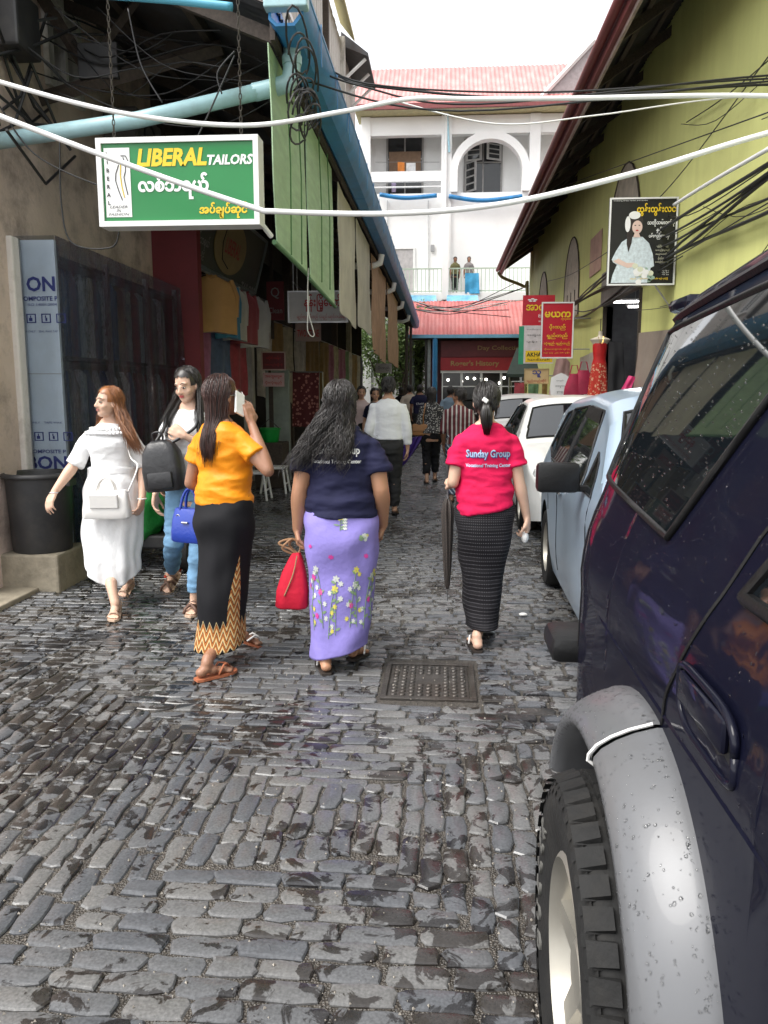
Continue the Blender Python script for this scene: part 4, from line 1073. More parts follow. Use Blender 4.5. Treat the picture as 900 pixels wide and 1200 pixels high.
M_GOWN = M('print_gown', (.58, .66, .70), rough=.5, var=.22, scale=22); M_PSKIN = M('print_skin', (.70, .52, .45), rough=.5, var=.06); M_PHAIR = M('print_hair', (.03, .022, .02), rough=.5)
blob([(.06, .03), (.08, .12), (.14, .24), (.08, .27), (.06, .30), (.12, .40), (.20, .50), (.30, .55), (.40, .56), (.50, .555), (.60, .48), (.66, .36), (.69, .22), (.64, .20), (.62, .10), (.60, .03)], M_GOWN, 'print_gown', .004)
blob([(.08, .28), (.12, .26), (.30, .20), (.42, .22), (.40, .26), (.28, .26), (.16, .31)], M_PSKIN, 'print_arm', .006)
blob([(.30, .70), (.27, .60), (.27, .48), (.30, .38), (.34, .48), (.36, .62), (.44, .76), (.40, .80), (.33, .78)], M_PHAIR, 'print_hair', .006)
blob(ellp(.40, .735, .10, .075), M_PHAIR, 'print_hair', .0065)
blob(ellp(.415, .665, .075, .075), M_PSKIN, 'print_face', .0075); blob([(.38, .60), (.44, .60), (.47, .55), (.36, .55)], M_PSKIN, 'print_neck', .0072)
blob(ellp(.385, .685, .014, .006, 8), M_PHAIR, 'print_eye', .0085); blob(ellp(.445, .685, .014, .006, 8), M_PHAIR, 'print_eye', .0085)
blob(ellp(.415, .628, .022, .009, 10), M_REDINK, 'print_mouth', .0085)
blob(ellp(.37, .80, .085, .045), M_WHITE, 'print_flowers', .0085); blob(ellp(.275, .70, .04, .09), M_WHITE, 'print_flowers', .0085)
rq = random.Random(2)
for k in range(16): blob(ellp(.50 + rq.gauss(0, .06), .165 + rq.gauss(0, .04), .045, .032, 9), M_WHITE if k % 3 else M('print_bouquet', (.66, .68, .52), rough=.5), 'print_flowers', .009 + k * .0003)
for k in range(7): blob(ellp(.63 + rq.gauss(0, .035), .12 + rq.gauss(0, .03), .03, .02, 8), M('print_leaf', (.30, .42, .34), rough=.5), 'print_leaf', .008)
MB().tube([(b.x, 11.63, b.z + .9 * PH), (RX, 11.63, b.z + .9 * PH)], .012, 6).tube([(b.x, 11.63, b.z + .12 * PH), (RX, 11.63, b.z + .12 * PH)], .012, 6).tube([(b.x - .25, 11.63, b.z), (RX, 11.66, b.z - .35)], .012, 6).build('wall_bracket', M_STEEL, t)

# ------------------------------------------------------------------ red signs
t, T, Bx, a, b = board_sign('shop_sign', 635, 671, 354, 420, 18.0, M_SIGNRED, 'red silk shop sign with yellow lettering and white frame', M_WHITEPAINT, fw=.03)
T('မယက', .5, .78, .80, .11, M_YELLOW, bold=.007); T('လှလှေအး', .76, .69, .3, .045, M_YELLOW)
T('ပိုးထည်', .5, .555, .5, .11, M_YELLOW, bold=.003); T('ရှည်တည်', .5, .40, .64, .11, M_YELLOW, bold=.003); T('လုံချည် ချည်ထည်', .5, .265, .8, .07, M_YELLOW, bold=.002); T('ဘိုကေလးေဈးလမ်း ရန်ကုန်', .5, .165, .8, .04, M_YELLOW); T('၀၉ ၇၃ ၂၅ ၁၈ ဖုန်း', .5, .10, .8, .035, M_YELLOW)
blob2 = MB().add([(a.x + .28, 17.985, a.z - .25), (a.x + .6, 17.985, a.z - .08), (a.x + .68, 17.985, a.z - .12), (a.x + .4, 17.985, a.z - .29)], [(0, 1, 2, 3)])
MB().tube([(b.x, 18.02, a.z - .35), (RX, 18.02, a.z - .35)], .014, 6).tube([(b.x, 18.02, b.z + .2), (RX, 18.02, b.z + .2)], .014, 6).build('wall_bracket', M_STEEL, t)
t, T, Bx, a, b = board_sign('shop_sign', 613, 648, 346, 426, 20.2, M_SIGNRED, 'tall red and white sign with a yellow panel at its foot', None)
Bx(.0, 1, 0, .56, M('print_pale', (.62, .58, .60), rough=.5)); Bx(-.10, .06, -.01, .55, M('print_green', (.03, .30, .16), rough=.5), dy=-.004); Bx(.12, .98, .02, .19, M_YELLOW, dy=-.005)
T('အာလာ', .5, .82, .8, .085, M_YELLOW, bold=.005); T('ြမန်မာ', .70, .70, .4, .05, M_WHITE, bold=.003); T('အထည်', .70, .62, .4, .05, M_WHITE, bold=.002); T('✿', .3, .93, .3, .05, M_WHITE)
blob_t = T('AKHAYAR', .55, .135, .78, .06, M_BLACK, bold=.004); blob_t.location.y -= .004
q = T('handicraft', .55, .06, .7, .035, M_BLACK); q.location.y -= .004
for k, s in enumerate(('လက်ကားေရာင်း', 'အထူးေလျှာ့', 'ဖုန်း ၀၉')): q = T(s, .5, .5 - k * .09, .7, .035, M_BLACK); q.location.y -= .004
MB().tube([(b.x, 20.22, a.z - .4), (RX, 20.22, a.z - .4)], .016, 6).tube([(b.x, 20.22, b.z + .3), (RX, 20.22, b.z + .3)], .016, 6).build('wall_bracket', M_STEEL, t)
M_TAN = M('tan_sign', (.62, .46, .24), rough=.5, var=.08)
t, T, Bx, a, b = board_sign('shop_sign', 614.5, 643, 432, 450, 20.0, M_TAN, 'small tan sign with purple lettering below the red signs', M('tan_frame', (.45, .32, .16), rough=.6))
T('သူ', .5, .66, .36, .45, M_NAVYINK, bold=.006); T('ချည်ထည်ဆိုင်', .5, .2, .8, .22, M_REDINK, bold=.002)
MB().tube([(b.x, 20.02, b.z + .2), (RX, 20.02, b.z + .2)], .014, 6).build('wall_bracket', M_STEEL, t)
# white shaped board, pink cloth
wb = thing('shaped_board', 'white cut-out notice board with black lettering beside the mannequin', 'notice board', (2.5, 17.2, 1.1))
a, b = PY(645, 437, 17.2), PY(667, 474, 17.2); W_, H_ = b.x - a.x, a.z - b.z
poly = [(.12, 0), (.88, 0), (1, .55), (.98, .85), (.75, .95), (.55, 1), (.35, .95), (.05, .85), (0, .55)]
bdw = MB().prism(poly, lambda p: Vector((a.x + p[0] * W_, 17.2, b.z + p[1] * H_)), lambda p: Vector((a.x + p[0] * W_, 17.23, b.z + p[1] * H_))).build('board', M_WHITEPAINT, wb)
for k, (s, w_) in enumerate((('အေရာင်း', .4), ('အငှား', .5), ('မှာယူ', .3))): text(s, .1, M_BLACK, plane_frame((a.x + .5 * W_, 17.19, b.z + (.75 - .18 * k) * H_), (1, 0, 0), (0, 0, 1)), bdw, fit=(w_ * W_, .07 * H_))
MB().tube([(a.x + .5 * W_, 17.22, b.z + .05), (a.x + .5 * W_, 17.22, 0)], .015, 6).build('post', M_STEEL, wb)
o = hang_cloth('pink_sheet', M('pale_pink_cloth', (.52, .34, .32), rough=.7, var=.15), [PY(652, 421, 18.6), PY(662, 418, 18.6), PY(668, 425, 18.6)], [PY(643, 462, 18.6), PY(656, 464, 18.6), PY(667, 464, 18.6)], .01, 14, 12, .04, 12, None, 2); tag(o, 'pale pink cloth hanging behind the white cut-out board', 'cloth')

# ------------------------------------------------------------------ mannequin in red dress
mn = thing('mannequin', 'headless shop mannequin wearing a long strapless red dress', 'mannequin', (2.95, 16.2, .55))
c0 = PY(702, 470, 15.3); MY = 15.3
mx_ = PY(702, 430, MY).x; zt = PY(702, 388, MY).z
torso = [(.035, .0), (.036, -.07), (.05, -.10), (.13, -.125), (.19, -.155), (.165, -.19), (.12, -.26), (.125, -.34), (.12, -.42)]
MB().loft([[Vector((mx_ + r * math.cos(q), MY + r * .55 * math.sin(q), zt + z)) for q in np.linspace(0, 2 * PI, 21)[:-1]] for r, z in torso]).build('torso', M('mannequin_cream', (.62, .55, .43), rough=.4, var=.05), mn, smooth=60)
M_RDRESS = M('red_dress_top', (.50, .012, .012), rough=.6, var=.15, scale=8)
dress = [(.128, -.225), (.132, -.30), (.120, -.42), (.110, -.50), (.135, -.60)]
def dr_ring(r, z, f, ph=0): return [Vector((mx_ + r * (1 + f * math.sin(q * 7 + ph)) * math.cos(q), MY + r * .7 * (1 + f * math.sin(q * 7 + ph)) * math.sin(q), zt + z)) for q in np.linspace(0, 2 * PI, 57)[:-1]]
MB().loft([dr_ring(r, z, 0) for r, z in dress]).build('bodice', M_RDRESS, mn, smooth=60)
MB().loft([dr_ring(r, z, f, p_) for r, z, f, p_ in ((.134, -.585, .01, 0), (.15, -.75, .04, .2), (.17, -1.0, .07, .3), (.19, -1.25, .09, .4), (.205, -1.42, .10, .5))]).build('skirt', patterned('red_print_dress', (.48, .03, .015), (.62, .35, .22), 22), mn, smooth=60)
MB().tube([(mx_ - .05, MY - .06, zt - .10), (mx_ - .03, MY - .12, zt - .20), (mx_, MY - .13, zt - .24), (mx_ + .03, MY - .12, zt - .20), (mx_ + .05, MY - .06, zt - .10)], .006, 5).build('necklace', M('gold_beads', (.6, .4, .12), rough=.3, metal=1), mn)
MB().tube([(mx_, MY, zt - 1.3), (mx_, MY, .03)], .018, 8).lathe([(.18, 0), (.18, .02), (.02, .035)], (mx_, MY, 0), 20).build('stand', M_STEEL, mn)
MB().tube([(mx_, MY, zt - .01), (mx_, MY, zt + .22)], .008, 6).build('neck_pin', M_BIN, mn)
# red handbags, pink scarf, dark suit by the doorway
for k, (x_, y_, lab) in enumerate(((683, 462, 'crimson cloth bag hanging left of the mannequin'), (672, 466, 'red bag standing on the stall beside the crimson bag'))):
    p = PY(x_, y_, 15.9); s = .26 - .05 * k
    t = thing('handbag', lab, 'bag', tuple(p))
    MB().loft([[Vector((p.x + s * w1 * math.cos(q), 15.9 + .08 * math.sin(q), p.z + h1)) for q in np.linspace(0, 2 * PI, 17)[:-1]] for w1, h1 in ((.7, 0), (.95, .03), (.85, .2), (.55, .38), (.35, .46))]).build('body', M('crimson_bag', (.36, .02, .06), rough=.6, var=.2), t, smooth=50)
    MB().tube([(p.x - .09, 15.9, p.z + .44), (p.x - .05, 15.9, p.z + .62), (p.x + .05, 15.9, p.z + .62), (p.x + .09, 15.9, p.z + .44)], .012, 6).build('handle', M('crimson_bag', (.36, .02, .06)), t)
o = hang_cloth('scarf', M('pink_scarf', (.62, .03, .16), rough=.6, var=.1), [PY(737, 440, 13.3), PY(745, 442, 13.3)], [PY(722, 468, 13.3), PY(733, 470, 13.3)], .015, 10, 10, .03, 5, None, 1.5); tag(o, 'bright pink scarf draped at the hall doorway', 'scarf')
o = hang_cloth('dark_suit', M('black_cloth', (.02, .02, .022), rough=.85), [PY(714, 400, 15.0), PY(730, 402, 15.0)], [PY(712, 466, 15.0), PY(733, 466, 15.0)], .05, 12, 10, .04, 6, None, 1.5); tag(o, 'black garment hanging in the hall doorway', 'garment')

# ------------------------------------------------------------------ cables
rcab = random.Random(21)
for k in range(7):
    z = 3.25 + k * .06 + rcab.uniform(-.03, .03)
    pts = [(RX - .12 - .02 * k, y_, z + (.25 if y_ < 5 else 0) + rcab.uniform(-.06, .06) - .12 * math.sin((y_ - 3) * .55 + k)) for y_ in (2.0, 5.0, 8.0, 10.5, 13.0, 15.5, 18.0, 20.5, 24)]
    cable('wall_cable', pts, .014 + .006 * (k % 3 == 0), M_BLACKWIRE, 'black cable in the sagging bundle along the green corrugated wall', 'cable', group='black cables along the green wall')
for k, (p, q) in enumerate((((700, 338), (905, 235)), ((640, 388), (800, 300)), ((735, 270), (905, 60)), ((640, 330), (720, 290)), ((560, 250), (905, 130)))):
    a = PX(p[0], p[1], RX - .2); b = PX(q[0], q[1], RX - .25); m_ = a.lerp(b, .5) - Vector((0, 0, .12))
    cable('loose_cable', [a, m_, b], .007, M_BLACKWIRE, 'thin loose black cable slanting across the green corrugated wall', 'cable', group='loose black cables on the green wall')
WPT = [(-30, 82), (0, 96), (140, 132), (285, 147), (400, 131), (480, 116), (560, 116), (680, 115), (820, 112), (930, 113)]
cable('white_conduit', [PY(x, y, 5.2) for x, y in [(-90, 60)] + WPT + [(1200, 120)]], .015, M_WHITEPIPE, 'upper white cable strung across the lane above the tailor sign', 'cable', n=8)
WPT2 = [(-30, 122), (0, 136), (150, 193), (290, 241), (330, 248), (470, 250), (600, 237), (750, 201), (930, 148)]
cable('white_conduit', [PY(x, y, 4.9) for x, y in [(-120, 90)] + WPT2 + [(1300, 60)]], .0165, M_WHITEPIPE, 'lower white cable strung across the lane over the tailor sign', 'cable', n=8)
cable('white_conduit', [PX(790, 240, RX - .3), PX(830, 215, RX - .3), PX(905, 172, RX - .3)], .022, M_WHITEPIPE, 'short white conduit slanting along the green corrugated wall', 'cable', n=8)
cable('wire', [PY(455, 116, 9), PY(580, 145, 9), PY(700, 135, 9), PY(850, 115, 9), PY(1100, 100, 9)], .008, M_WHITEPIPE, 'thin pale wire sagging across the lane below the upper white cable', 'cable')
for k, pts in enumerate(([(0, 20), (120, 75), (250, 52), (360, 95), (540, 130), (905, 95)], [(0, 55), (100, 40), (300, 60), (420, 100), (560, 122), (905, 88)], [(60, 15), (200, 70), (345, 62), (430, 98), (640, 108), (905, 92)],
                         [(330, 82), (430, 100), (600, 115), (760, 108), (905, 99)])):
    cable('wire', [PY(x, y, 6.6 + .25 * k) for x, y in [(-150, pts[0][1] - 10)] + pts + [(1120, pts[-1][1])]], .008 + .003 * (k == 3), M_BLACKWIRE, 'thin black wire strung high across the lane', 'cable', group='black wires strung across the lane')
for k, pts in enumerate(([(0, 125), (40, 180), (110, 215), (165, 225), (215, 190), (275, 65)], [(70, 160), (72, 240), (85, 285), (130, 290), (140, 270)], [(150, 10), (165, 75), (190, 120)], [(275, 60), (255, 85), (260, 110)])):
    cable('wire', [PY(x, y, 5.75) for x, y in pts], .006, M_BLACKWIRE, 'thin black wire dangling loose around the green tailor sign', 'cable', group='wires dangling around the green sign')
ht = MB(); rk = random.Random(4)
c0 = PX(352, 108, GX + .18)
for k in range(16):
    r = rk.uniform(.12, .26); P = []; tilt = rk.uniform(-.6, .6); cc = c0 + Vector((rk.uniform(0, .06), rk.gauss(0, .12), rk.gauss(-.02, .12)))
    for q in np.linspace(0, 2 * PI * rk.uniform(.6, 1), 14): P.append(cc + Vector((.05 * math.sin(q + tilt), r * math.cos(q + tilt) * 1.4, r * .5 * math.sin(q))))
    ht.tube(P, .007, 5)
o = ht.build('cable_coil', M_BLACKWIRE); tag(o, 'tangled coil of black cable hung on the blue gutter', 'cable')
lf = MB()
for k in range(18):
    a = PY(0 + rk.uniform(-20, 10), rk.uniform(-20, 160), 5.6 + rk.random() * .5); b = PY(rk.uniform(20, 90), rk.uniform(10, 190), 6.2 + rk.random() * .6)
    m_ = a.lerp(b, .5) + Vector((0, 0, rk.uniform(-.3, .05))); lf.tube([a, a.lerp(m_, .6), m_, m_.lerp(b, .5), b], .012, 5)
o = lf.build('cable_bundle', M_BLACKWIRE); tag(o, 'thick mess of black cables in front of the plaster wall top', 'cable')
for k in range(9):
    y0_ = rk.uniform(3, 9); z0_ = rk.uniform(2.9, 5.2); a = Vector((RX - .05 - .1 * rk.random(), y0_, z0_)); b = a + Vector((0, rk.uniform(3, 9), rk.uniform(-.8, .6)))
    cable('loose_cable', [a, a.lerp(b, .3) - Vector((0, 0, rk.uniform(.05, .4))), a.lerp(b, .7) - Vector((0, 0, rk.uniform(.05, .3))), b], rk.choice([.005, .007]), M_BLACKWIRE, 'thin loose black cable slanting across the green corrugated wall', 'cable', group='loose black cables on the green wall', sub=5)
for k in range(12):
    a = PY(rk.uniform(-30, 120), rk.uniform(-10, 110), 6.0 + rk.random()); b = PY(rk.uniform(180, 345), rk.uniform(30, 110), 5.95 + .6 * rk.random())
    cable('wire', [a, a.lerp(b, .35) - Vector((0, 0, rk.uniform(.02, .35))), a.lerp(b, .7) - Vector((0, 0, rk.uniform(.02, .25))), b], rk.choice([.004, .006]), M_BLACKWIRE, 'thin black wire sagging under the near end of the arcade roof', 'cable', group='wires under the near end of the arcade roof', sub=5)
jb = MB().bevbox(-3.28, -3.05, 5.9, 6.25, 3.95, 4.35, .02).build('junction_box', M_BIN); tag(jb, 'grimy black junction box high on the plaster wall', 'junction box')
# ================================================================== END OF THE LANE
# red-roofed shop
SY = 32.0
es = thing('corner_shop', 'low shop with pink red metal roof and blue gutter at the end of the lane', 'building', (3, 33, 0))
ex0, ex1 = -.55, 9
ez = 3.62
MB().box(ex0, ex1, SY + .35, SY + 4, -.01, 3.7).build('wall', M('maroon_wall', (.10, .03, .035), rough=.7, var=.2), es)
r0, r1 = Vector((-1.35, SY - .5, ez)), Vector((-1.35, SY + 2.2, 5.2))
sdir = (r1 - r0).normalized(); sx = r0.x; k = 0; proto = None
while sx < 9.4:
    if proto is None:
        s = MB(); corrugated(s, (0, 0, 0), (1, 0, 0), sdir, .80, (r1 - r0).length, .16, .016)
        proto = s.mesh('roof_sheet', M_REDROOF)
    o = bpy.data.objects.new('roof_sheet', proto); COL.objects.link(o); o.location = (sx, r0.y, r0.z + .008 * (k % 2)); o.parent = es; o.matrix_parent_inverse = wmat(es).inverted()
    sx += .78; k += 1
MB().box(-1.35, 9.4, SY - .42, SY + .34, ez - .12, ez - .06).build('soffit', M_DARKWOOD, es)
MB().box(-1.4, 9.4, SY - .60, SY - .48, ez - .10, ez + .03).build('gutter', M('sky_blue_gutter', (.16, .40, .58), rough=.4, var=.1), es)
for xx in (-.32, 3.4): MB().tube([(xx, SY - .5, 0), (xx, SY - .5, ez - .08)], .10, 12).build('column', M('blue_column', (.03, .20, .42), rough=.4, var=.15), es)
MB().box(-.62, -.5, SY - .05, SY + .3, 0, 3.5).build('side_post', M('pale_post', (.45, .48, .48), rough=.6), es)
MB().box(-.72, -.64, SY - .4, SY + 1, 0, 3.5).build('side_wall', M_DARKIN, es)
# shop front: signboards, white framed glazing
MB().box(-.1, 6, SY + .10, SY + .30, 2.82, 3.45).build('upper_signboard', M('maroon_board', (.17, .02, .028), rough=.5, var=.15), es)
sb_ = MB().box(-.1, 3.3, SY + .02, SY + .09, 2.30, 2.80).build('signboard', M('scarlet_board', (.42, .02, .03), rough=.5, var=.1), es)
text("Roger's History", .2, M('dull_gold', (.42, .26, .10), rough=.6), plane_frame((1.25, SY + .012, 2.55), (1, 0, 0), (0, 0, 1)), sb_, fit=(1.9, .26), bold=.006)
text("Day Collections", .2, M('dull_gold', (.42, .26, .10)), plane_frame((2.3, SY + .09, 3.15), (1, 0, 0), (0, 0, 1)), es, fit=(1.9, .22), bold=.003)
M_SHOPGLASS = M('shop_glass', (.035, .035, .035), rough=.1, var=.4, scale=2)
for i in range(6):
    x0 = -.05 + i * .78
    for (z0, z1) in ((1.15, 2.2), (.1, 1.1)):
        g = MB().box(x0 + .05, x0 + .74, SY + .20, SY + .22, z0, z1).build('shop_window', M_SHOPGLASS, es)
        f = MB()
        for q in ((x0, x0 + .05, z0 - .05, z1 + .05), (x0 + .74, x0 + .78, z0 - .05, z1 + .05), (x0 + .05, x0 + .74, z1, z1 + .05), (x0 + .05, x0 + .74, z0 - .05, z0), (x0 + .05, x0 + .74, (z0 + z1) / 2 - .02, (z0 + z1) / 2 + .02)):
            f.box(q[0], q[1], SY + .12, SY + .24, q[2], q[3])
        f.build('window_frame', M_WHITEPAINT, g)
MB().box(-.1, 4.7, SY + .06, SY + .26, 2.2, 2.32).build('white_lintel', M_WHITEPAINT, es)
rl = random.Random(6)
for k in range(9):
    p = (rl.uniform(.2, 3.0), SY + .19, rl.uniform(1.6, 2.1))
    o = MB().ell(p, (.05, .03, .05), 8, 6).build('spot_lamp', M('lit_spot', (1, .95, .85), emis=6), es)
# dark green awning
aw = MB(); P0 = PY(598, 432, 27.5)
aw.add([(2.1, 27, 2.05), (5, 27, 2.05), (5, 29, 3.0), (2.6, 29, 3.0), (2.1, 27, 1.95), (5, 27, 1.95)], [(0, 1, 2, 3), (0, 4, 5, 1), (0, 3, 4)])
o = aw.build('awning', M('dark_green_awning', (.02, .035, .03), rough=.7)); tag(o, 'dark green sloping awning behind the red signs', 'awning')
MB().tube([(2.2, 27.05, 0), (2.2, 27.05, 2.0)], .03, 8).build('post', M_STEEL, o)
# goods displayed beyond the cars
for k in range(5):
    o = hang_cloth('hanging_goods', goods[(k * 3) % 8], [(2.2 + .42 * k, 25.0, 1.75), (2.5 + .42 * k, 25.0, 1.75)], [(2.2 + .42 * k, 25.0, .7), (2.52 + .42 * k, 25.0, .65)], .02, 8, 8, .04, k, None, 2); tag(o, 'colourful garment hanging on the rail behind the white cars', 'garment', 'garments on the rail behind the cars')
o = MB().tube([(2.1, 25, 1.78), (4.5, 25, 1.78)], .02, 6).tube([(2.1, 25, 0), (2.1, 25, 1.78)], .02, 6).tube([(4.4, 25, 0), (4.4, 25, 1.78)], .02, 6).build('garment_rail', M_STEEL); tag(o, 'steel garment rail behind the white cars', 'rail')

# ------------------------------------------------------------------ white colonial building
WY = 36.0
def wp(x, y, Y=WY): return PY(x, y, Y)
wbld = thing('white_building', 'white two storey building with arcade balconies and pink red roof', 'building', (3, 38, 0))
xl, xr = -3.62, 14.0
zt_ = wp(500, 136).z
fl1 = wp(500, 346).z       # balcony floor
zb0, zb1 = wp(500, 226).z, wp(500, 158).z   # loggia
MB().box(xl, xr, WY + 1.6, WY + 9, -.01, zt_ + .2).build('rear_wall', M_WHITEWALL, wbld)
MB().box(xl, xl + .25, WY, WY + 1.6, 0, zt_).build('end_wall', M_WHITEWALL, wbld)
xp = wp(523, 200).x                         # main pier
MB().box(xl + .25, xr, WY + .02, WY + 1.59, -.01, fl1 - .35).build('ground_storey', M_WHITEWALL, wbld)
MB().box(xl - .1, xr, WY - .9, WY + 1.59, fl1 - .34, fl1).build('balcony_slab', M_WHITEWALL, wbld)
MB().box(xl + .25, xr, WY + .03, WY + 1.58, fl1 + .0, zb0 - .01).build('middle_wall', M_WHITEWALL, wbld)
MB().box(xl + .25, xr, WY, WY + .35, zb1 + .0, zt_ - .01).build('lintel', M_WHITEWALL, wbld)
MB().box(xl + .25, xr, WY + .36, WY + 1.59, zt_ - .4, zt_ - .02).build('loggia_ceiling', M_WHITEWALL, wbld)
MB().box(xl, xl + .4, WY - .05, WY, 0, zt_).build('pilaster', M_WHITEWALL, wbld)
for px_ in (xp, wp(626, 200).x, wp(626, 200).x + 4.2):
    MB().box(px_ - .22, px_ + .22, WY - .12, WY + .45, 0, zt_ - .02).build('pier', M_WHITEWALL, wbld)
# left loggia parapet beam with railing gap
MB().box(xl + .3, xp - .22, WY - .03, WY + .16, wp(470, 213).z, wp(470, 201).z).build('parapet', M_WHITEWALL, wbld)
MB().tube([(xl + .3, WY + .05, wp(470, 219).z), (xp - .2, WY + .05, wp(470, 219).z)], .035, 8).build('rail', M_WHITEPAINT, wbld)
# arch
acx = wp(574, 200).x; ro, ri = wp(621, 200).x - acx, wp(612, 200).x - acx; asp = wp(574, 202).z; rh = wp(574, 154).z - asp
poly = [(math.cos(q) * ro, math.sin(q) * rh) for q in np.linspace(0, PI, 33)] ; poly2 = [(math.cos(q) * ri, math.sin(q) * (rh - ro + ri)) for q in np.linspace(0, PI, 33)]
am = MB()
for i in range(32):
    qd = [poly[i], poly[i + 1], poly2[i + 1], poly2[i]]
    am.prism(qd, lambda p: Vector((acx + p[0], WY - .14, asp + p[1])), lambda p: Vector((acx + p[0], WY + .4, asp + p[1])))
for s in (-1, 1): am.box(acx + s * (ro + ri) / 2 - (ro - ri) / 2, acx + s * (ro + ri) / 2 + (ro - ri) / 2, WY - .14, WY + .4, zb0, asp)
am.build('arch', M_WHITEWALL, wbld)
# loggia back wall details: windows with shutters
def shut_window(x0, x1, y0, y1, Y, shutters=True, par=wbld):
    a, b = PY(x0, y0, Y), PY(x1, y1, Y)
    wd = MB().box(a.x, b.x, Y - .03, Y, b.z, a.z).build('window', M_GLASS_DK, par)
    f = MB()
    for q in ((a.x - .08, a.x, b.z, a.z + .08), (b.x, b.x + .08, b.z, a.z + .08), (a.x, b.x, a.z, a.z + .08), (a.x, b.x, a.z - (a.z - b.z) * .42, a.z - (a.z - b.z) * .42 + .06), ((a.x + b.x) / 2 - .03, (a.x + b.x) / 2 + .03, b.z, a.z)):
        f.box(q[0], q[1], Y - .07, Y - .01, q[2], q[3])
    f.build('window_frame', M('grey_frame_paint', (.30, .29, .28), rough=.6), wd)
    if shutters:
        M_SH = M('shutter_paint', (.42, .41, .40), rough=.6)
        for x_, z0, z1, an in ((a.x, b.z, a.z - (a.z - b.z) * .42, .9), (b.x, a.z - (a.z - b.z) * .40, a.z, -.5), (a.x, a.z - (a.z - b.z) * .40, a.z, .3)):
            sw_ = abs(b.x - a.x) * .48; mt = Matrix.Translation((x_, Y - .08, 0)) @ Matrix.Rotation(-an, 4, 'Z')
            s_ = MB(); sg = 1 if x_ == a.x else -1
            s_.box(min(0, sg * sw_), max(0, sg * sw_), -.03, .0, z0 + .02, z1 - .02, mat=mt)
            so = s_.build('shutter', M_SH, wd)
            for q in range(4): MB().box(sg * sw_ * .15 if sg > 0 else -sw_ * .85, sg * sw_ * .85 if sg > 0 else -sw_ * .15, -.045, -.031, z0 + .1 + q * (z1 - z0 - .1) / 4, z0 + .1 + (q + .75) * (z1 - z0 - .1) / 4, mat=mt).build('pane', M_GLASS_DK, so)
shut_window(546, 586, 166, 227, WY + 1.58)
shut_window(455, 494, 159, 227, WY + 1.58, False)
a, b = PY(456, 178, WY + 1.5), PY(493, 200, WY + 1.5)
MB().box(a.x, b.x, WY + 1.5, WY + 1.54, b.z, a.z).build('window_board', M('brown_board', (.22, .14, .09), rough=.8), wbld)
# door and ledge on the balcony
a, b = wp(463, 292), wp(484, 346)
MB().box(a.x, b.x, WY + .005, WY + .029, b.z, a.z).build('door', M('grey_door', (.42, .40, .40), rough=.6), wbld)
f = MB(); f.box(a.x - .08, a.x, WY - .03, WY + .028, b.z, a.z + .08); f.box(b.x, b.x + .08, WY - .03, WY + .028, b.z, a.z + .08); f.box(a.x, b.x, WY - .03, WY + .028, a.z, a.z + .08); f.build('door_frame', M_WHITEPAINT, wbld)
MB().bevbox(wp(505, 290).x, wp(509, 290).x, WY - .06, WY, wp(505, 295).z, wp(505, 287).z, .01).build('vent', M_STEEL, wbld)
for xx in (454, 502): MB().tube([(wp(xx, 235).x, WY - .02, wp(xx, 235).z), (wp(xx, 340).x, WY - .02, wp(xx, 340).z)], .025, 6).build('wall_pipe', M('grey_pipe', (.55, .55, .55), rough=.6), wbld)
MB().tube([(xp - .02, WY - .2, fl1), (xp - .02, WY - .2, wp(523, 130).z)], .06, 8).build('white_downpipe', M_WHITEPAINT, wbld)
MB().tube([(xp + .12, WY - .2, wp(523, 180).z), (xp - .0, WY - .2, wp(523, 132).z)], .045, 8).build('blue_downpipe', M('pale_blue_pipe', (.35, .58, .66), rough=.5), wbld)
# railing: each baluster its own piece
M_RAIL = M('pale_green_rail', (.40, .50, .40), rough=.6, var=.1)
ry = WY - .85; rz0, rz1 = fl1 + .02, wp(480, 318).z
rail_o = MB().box(xl, xr, ry - .03, ry + .03, rz1 - .05, rz1).box(xl, xr, ry - .02, ry + .02, rz0 + .03, rz0 + .07).build('railing', M_RAIL, wbld)
bmx = MB().box(-.014, .014, -.014, .014, rz0 - .02, rz1 - .04).mesh('baluster', M_RAIL)
k = 0; x = xl + .1
while x < 4.6:
    o = bpy.data.objects.new('baluster', bmx); COL.objects.link(o); o.location = (x, ry, 0); o.parent = rail_o; o.matrix_parent_inverse = wmat(rail_o).inverted(); x += .17
MB().box(xp - .14, xp + .14, ry - .14, ry + .1, fl1 - .3, rz1 + 2.4).build('railing_post', M_WHITEWALL, wbld)
# roof
rz = zt_ + .05
M_RR = M('pink_red_roof', (.56, .22, .21), rough=.55, var=.15, scale=.8, stretch=(4, .3, .3), dirt=.6, dirtcol=(.66, .48, .45), dscale=.6)
sx = xl - .3; k = 0; rt = Vector((0, 3.2, wp(500, 80, WY + 2.3).z - rz - .1)); 
s = MB(); corrugated(s, (0, 0, 0), (1, 0, 0), rt.normalized(), .98, rt.length, .19, .02); proto = s.mesh('roof_sheet', M_RR)
while sx < xr:
    o = bpy.data.objects.new('roof_sheet', proto); COL.objects.link(o); o.location = (sx, WY - .9, rz + .1 + .008 * (k % 2)); o.parent = wbld; o.matrix_parent_inverse = wmat(wbld).inverted(); sx += .96; k += 1
MB().box(xl - .3, xr, WY - 1.0, WY - .88, rz - .06, rz + .16).build('fascia', M_DKRED, wbld)
MB().box(xl - .2, xr, WY - .87, WY + 1, rz - .02, rz + .04).build('soffit', M('cream_soffit', (.50, .46, .26), rough=.7, var=.15), wbld)
gx = wp(662, 80).x
gb = MB(); za = rz + .3
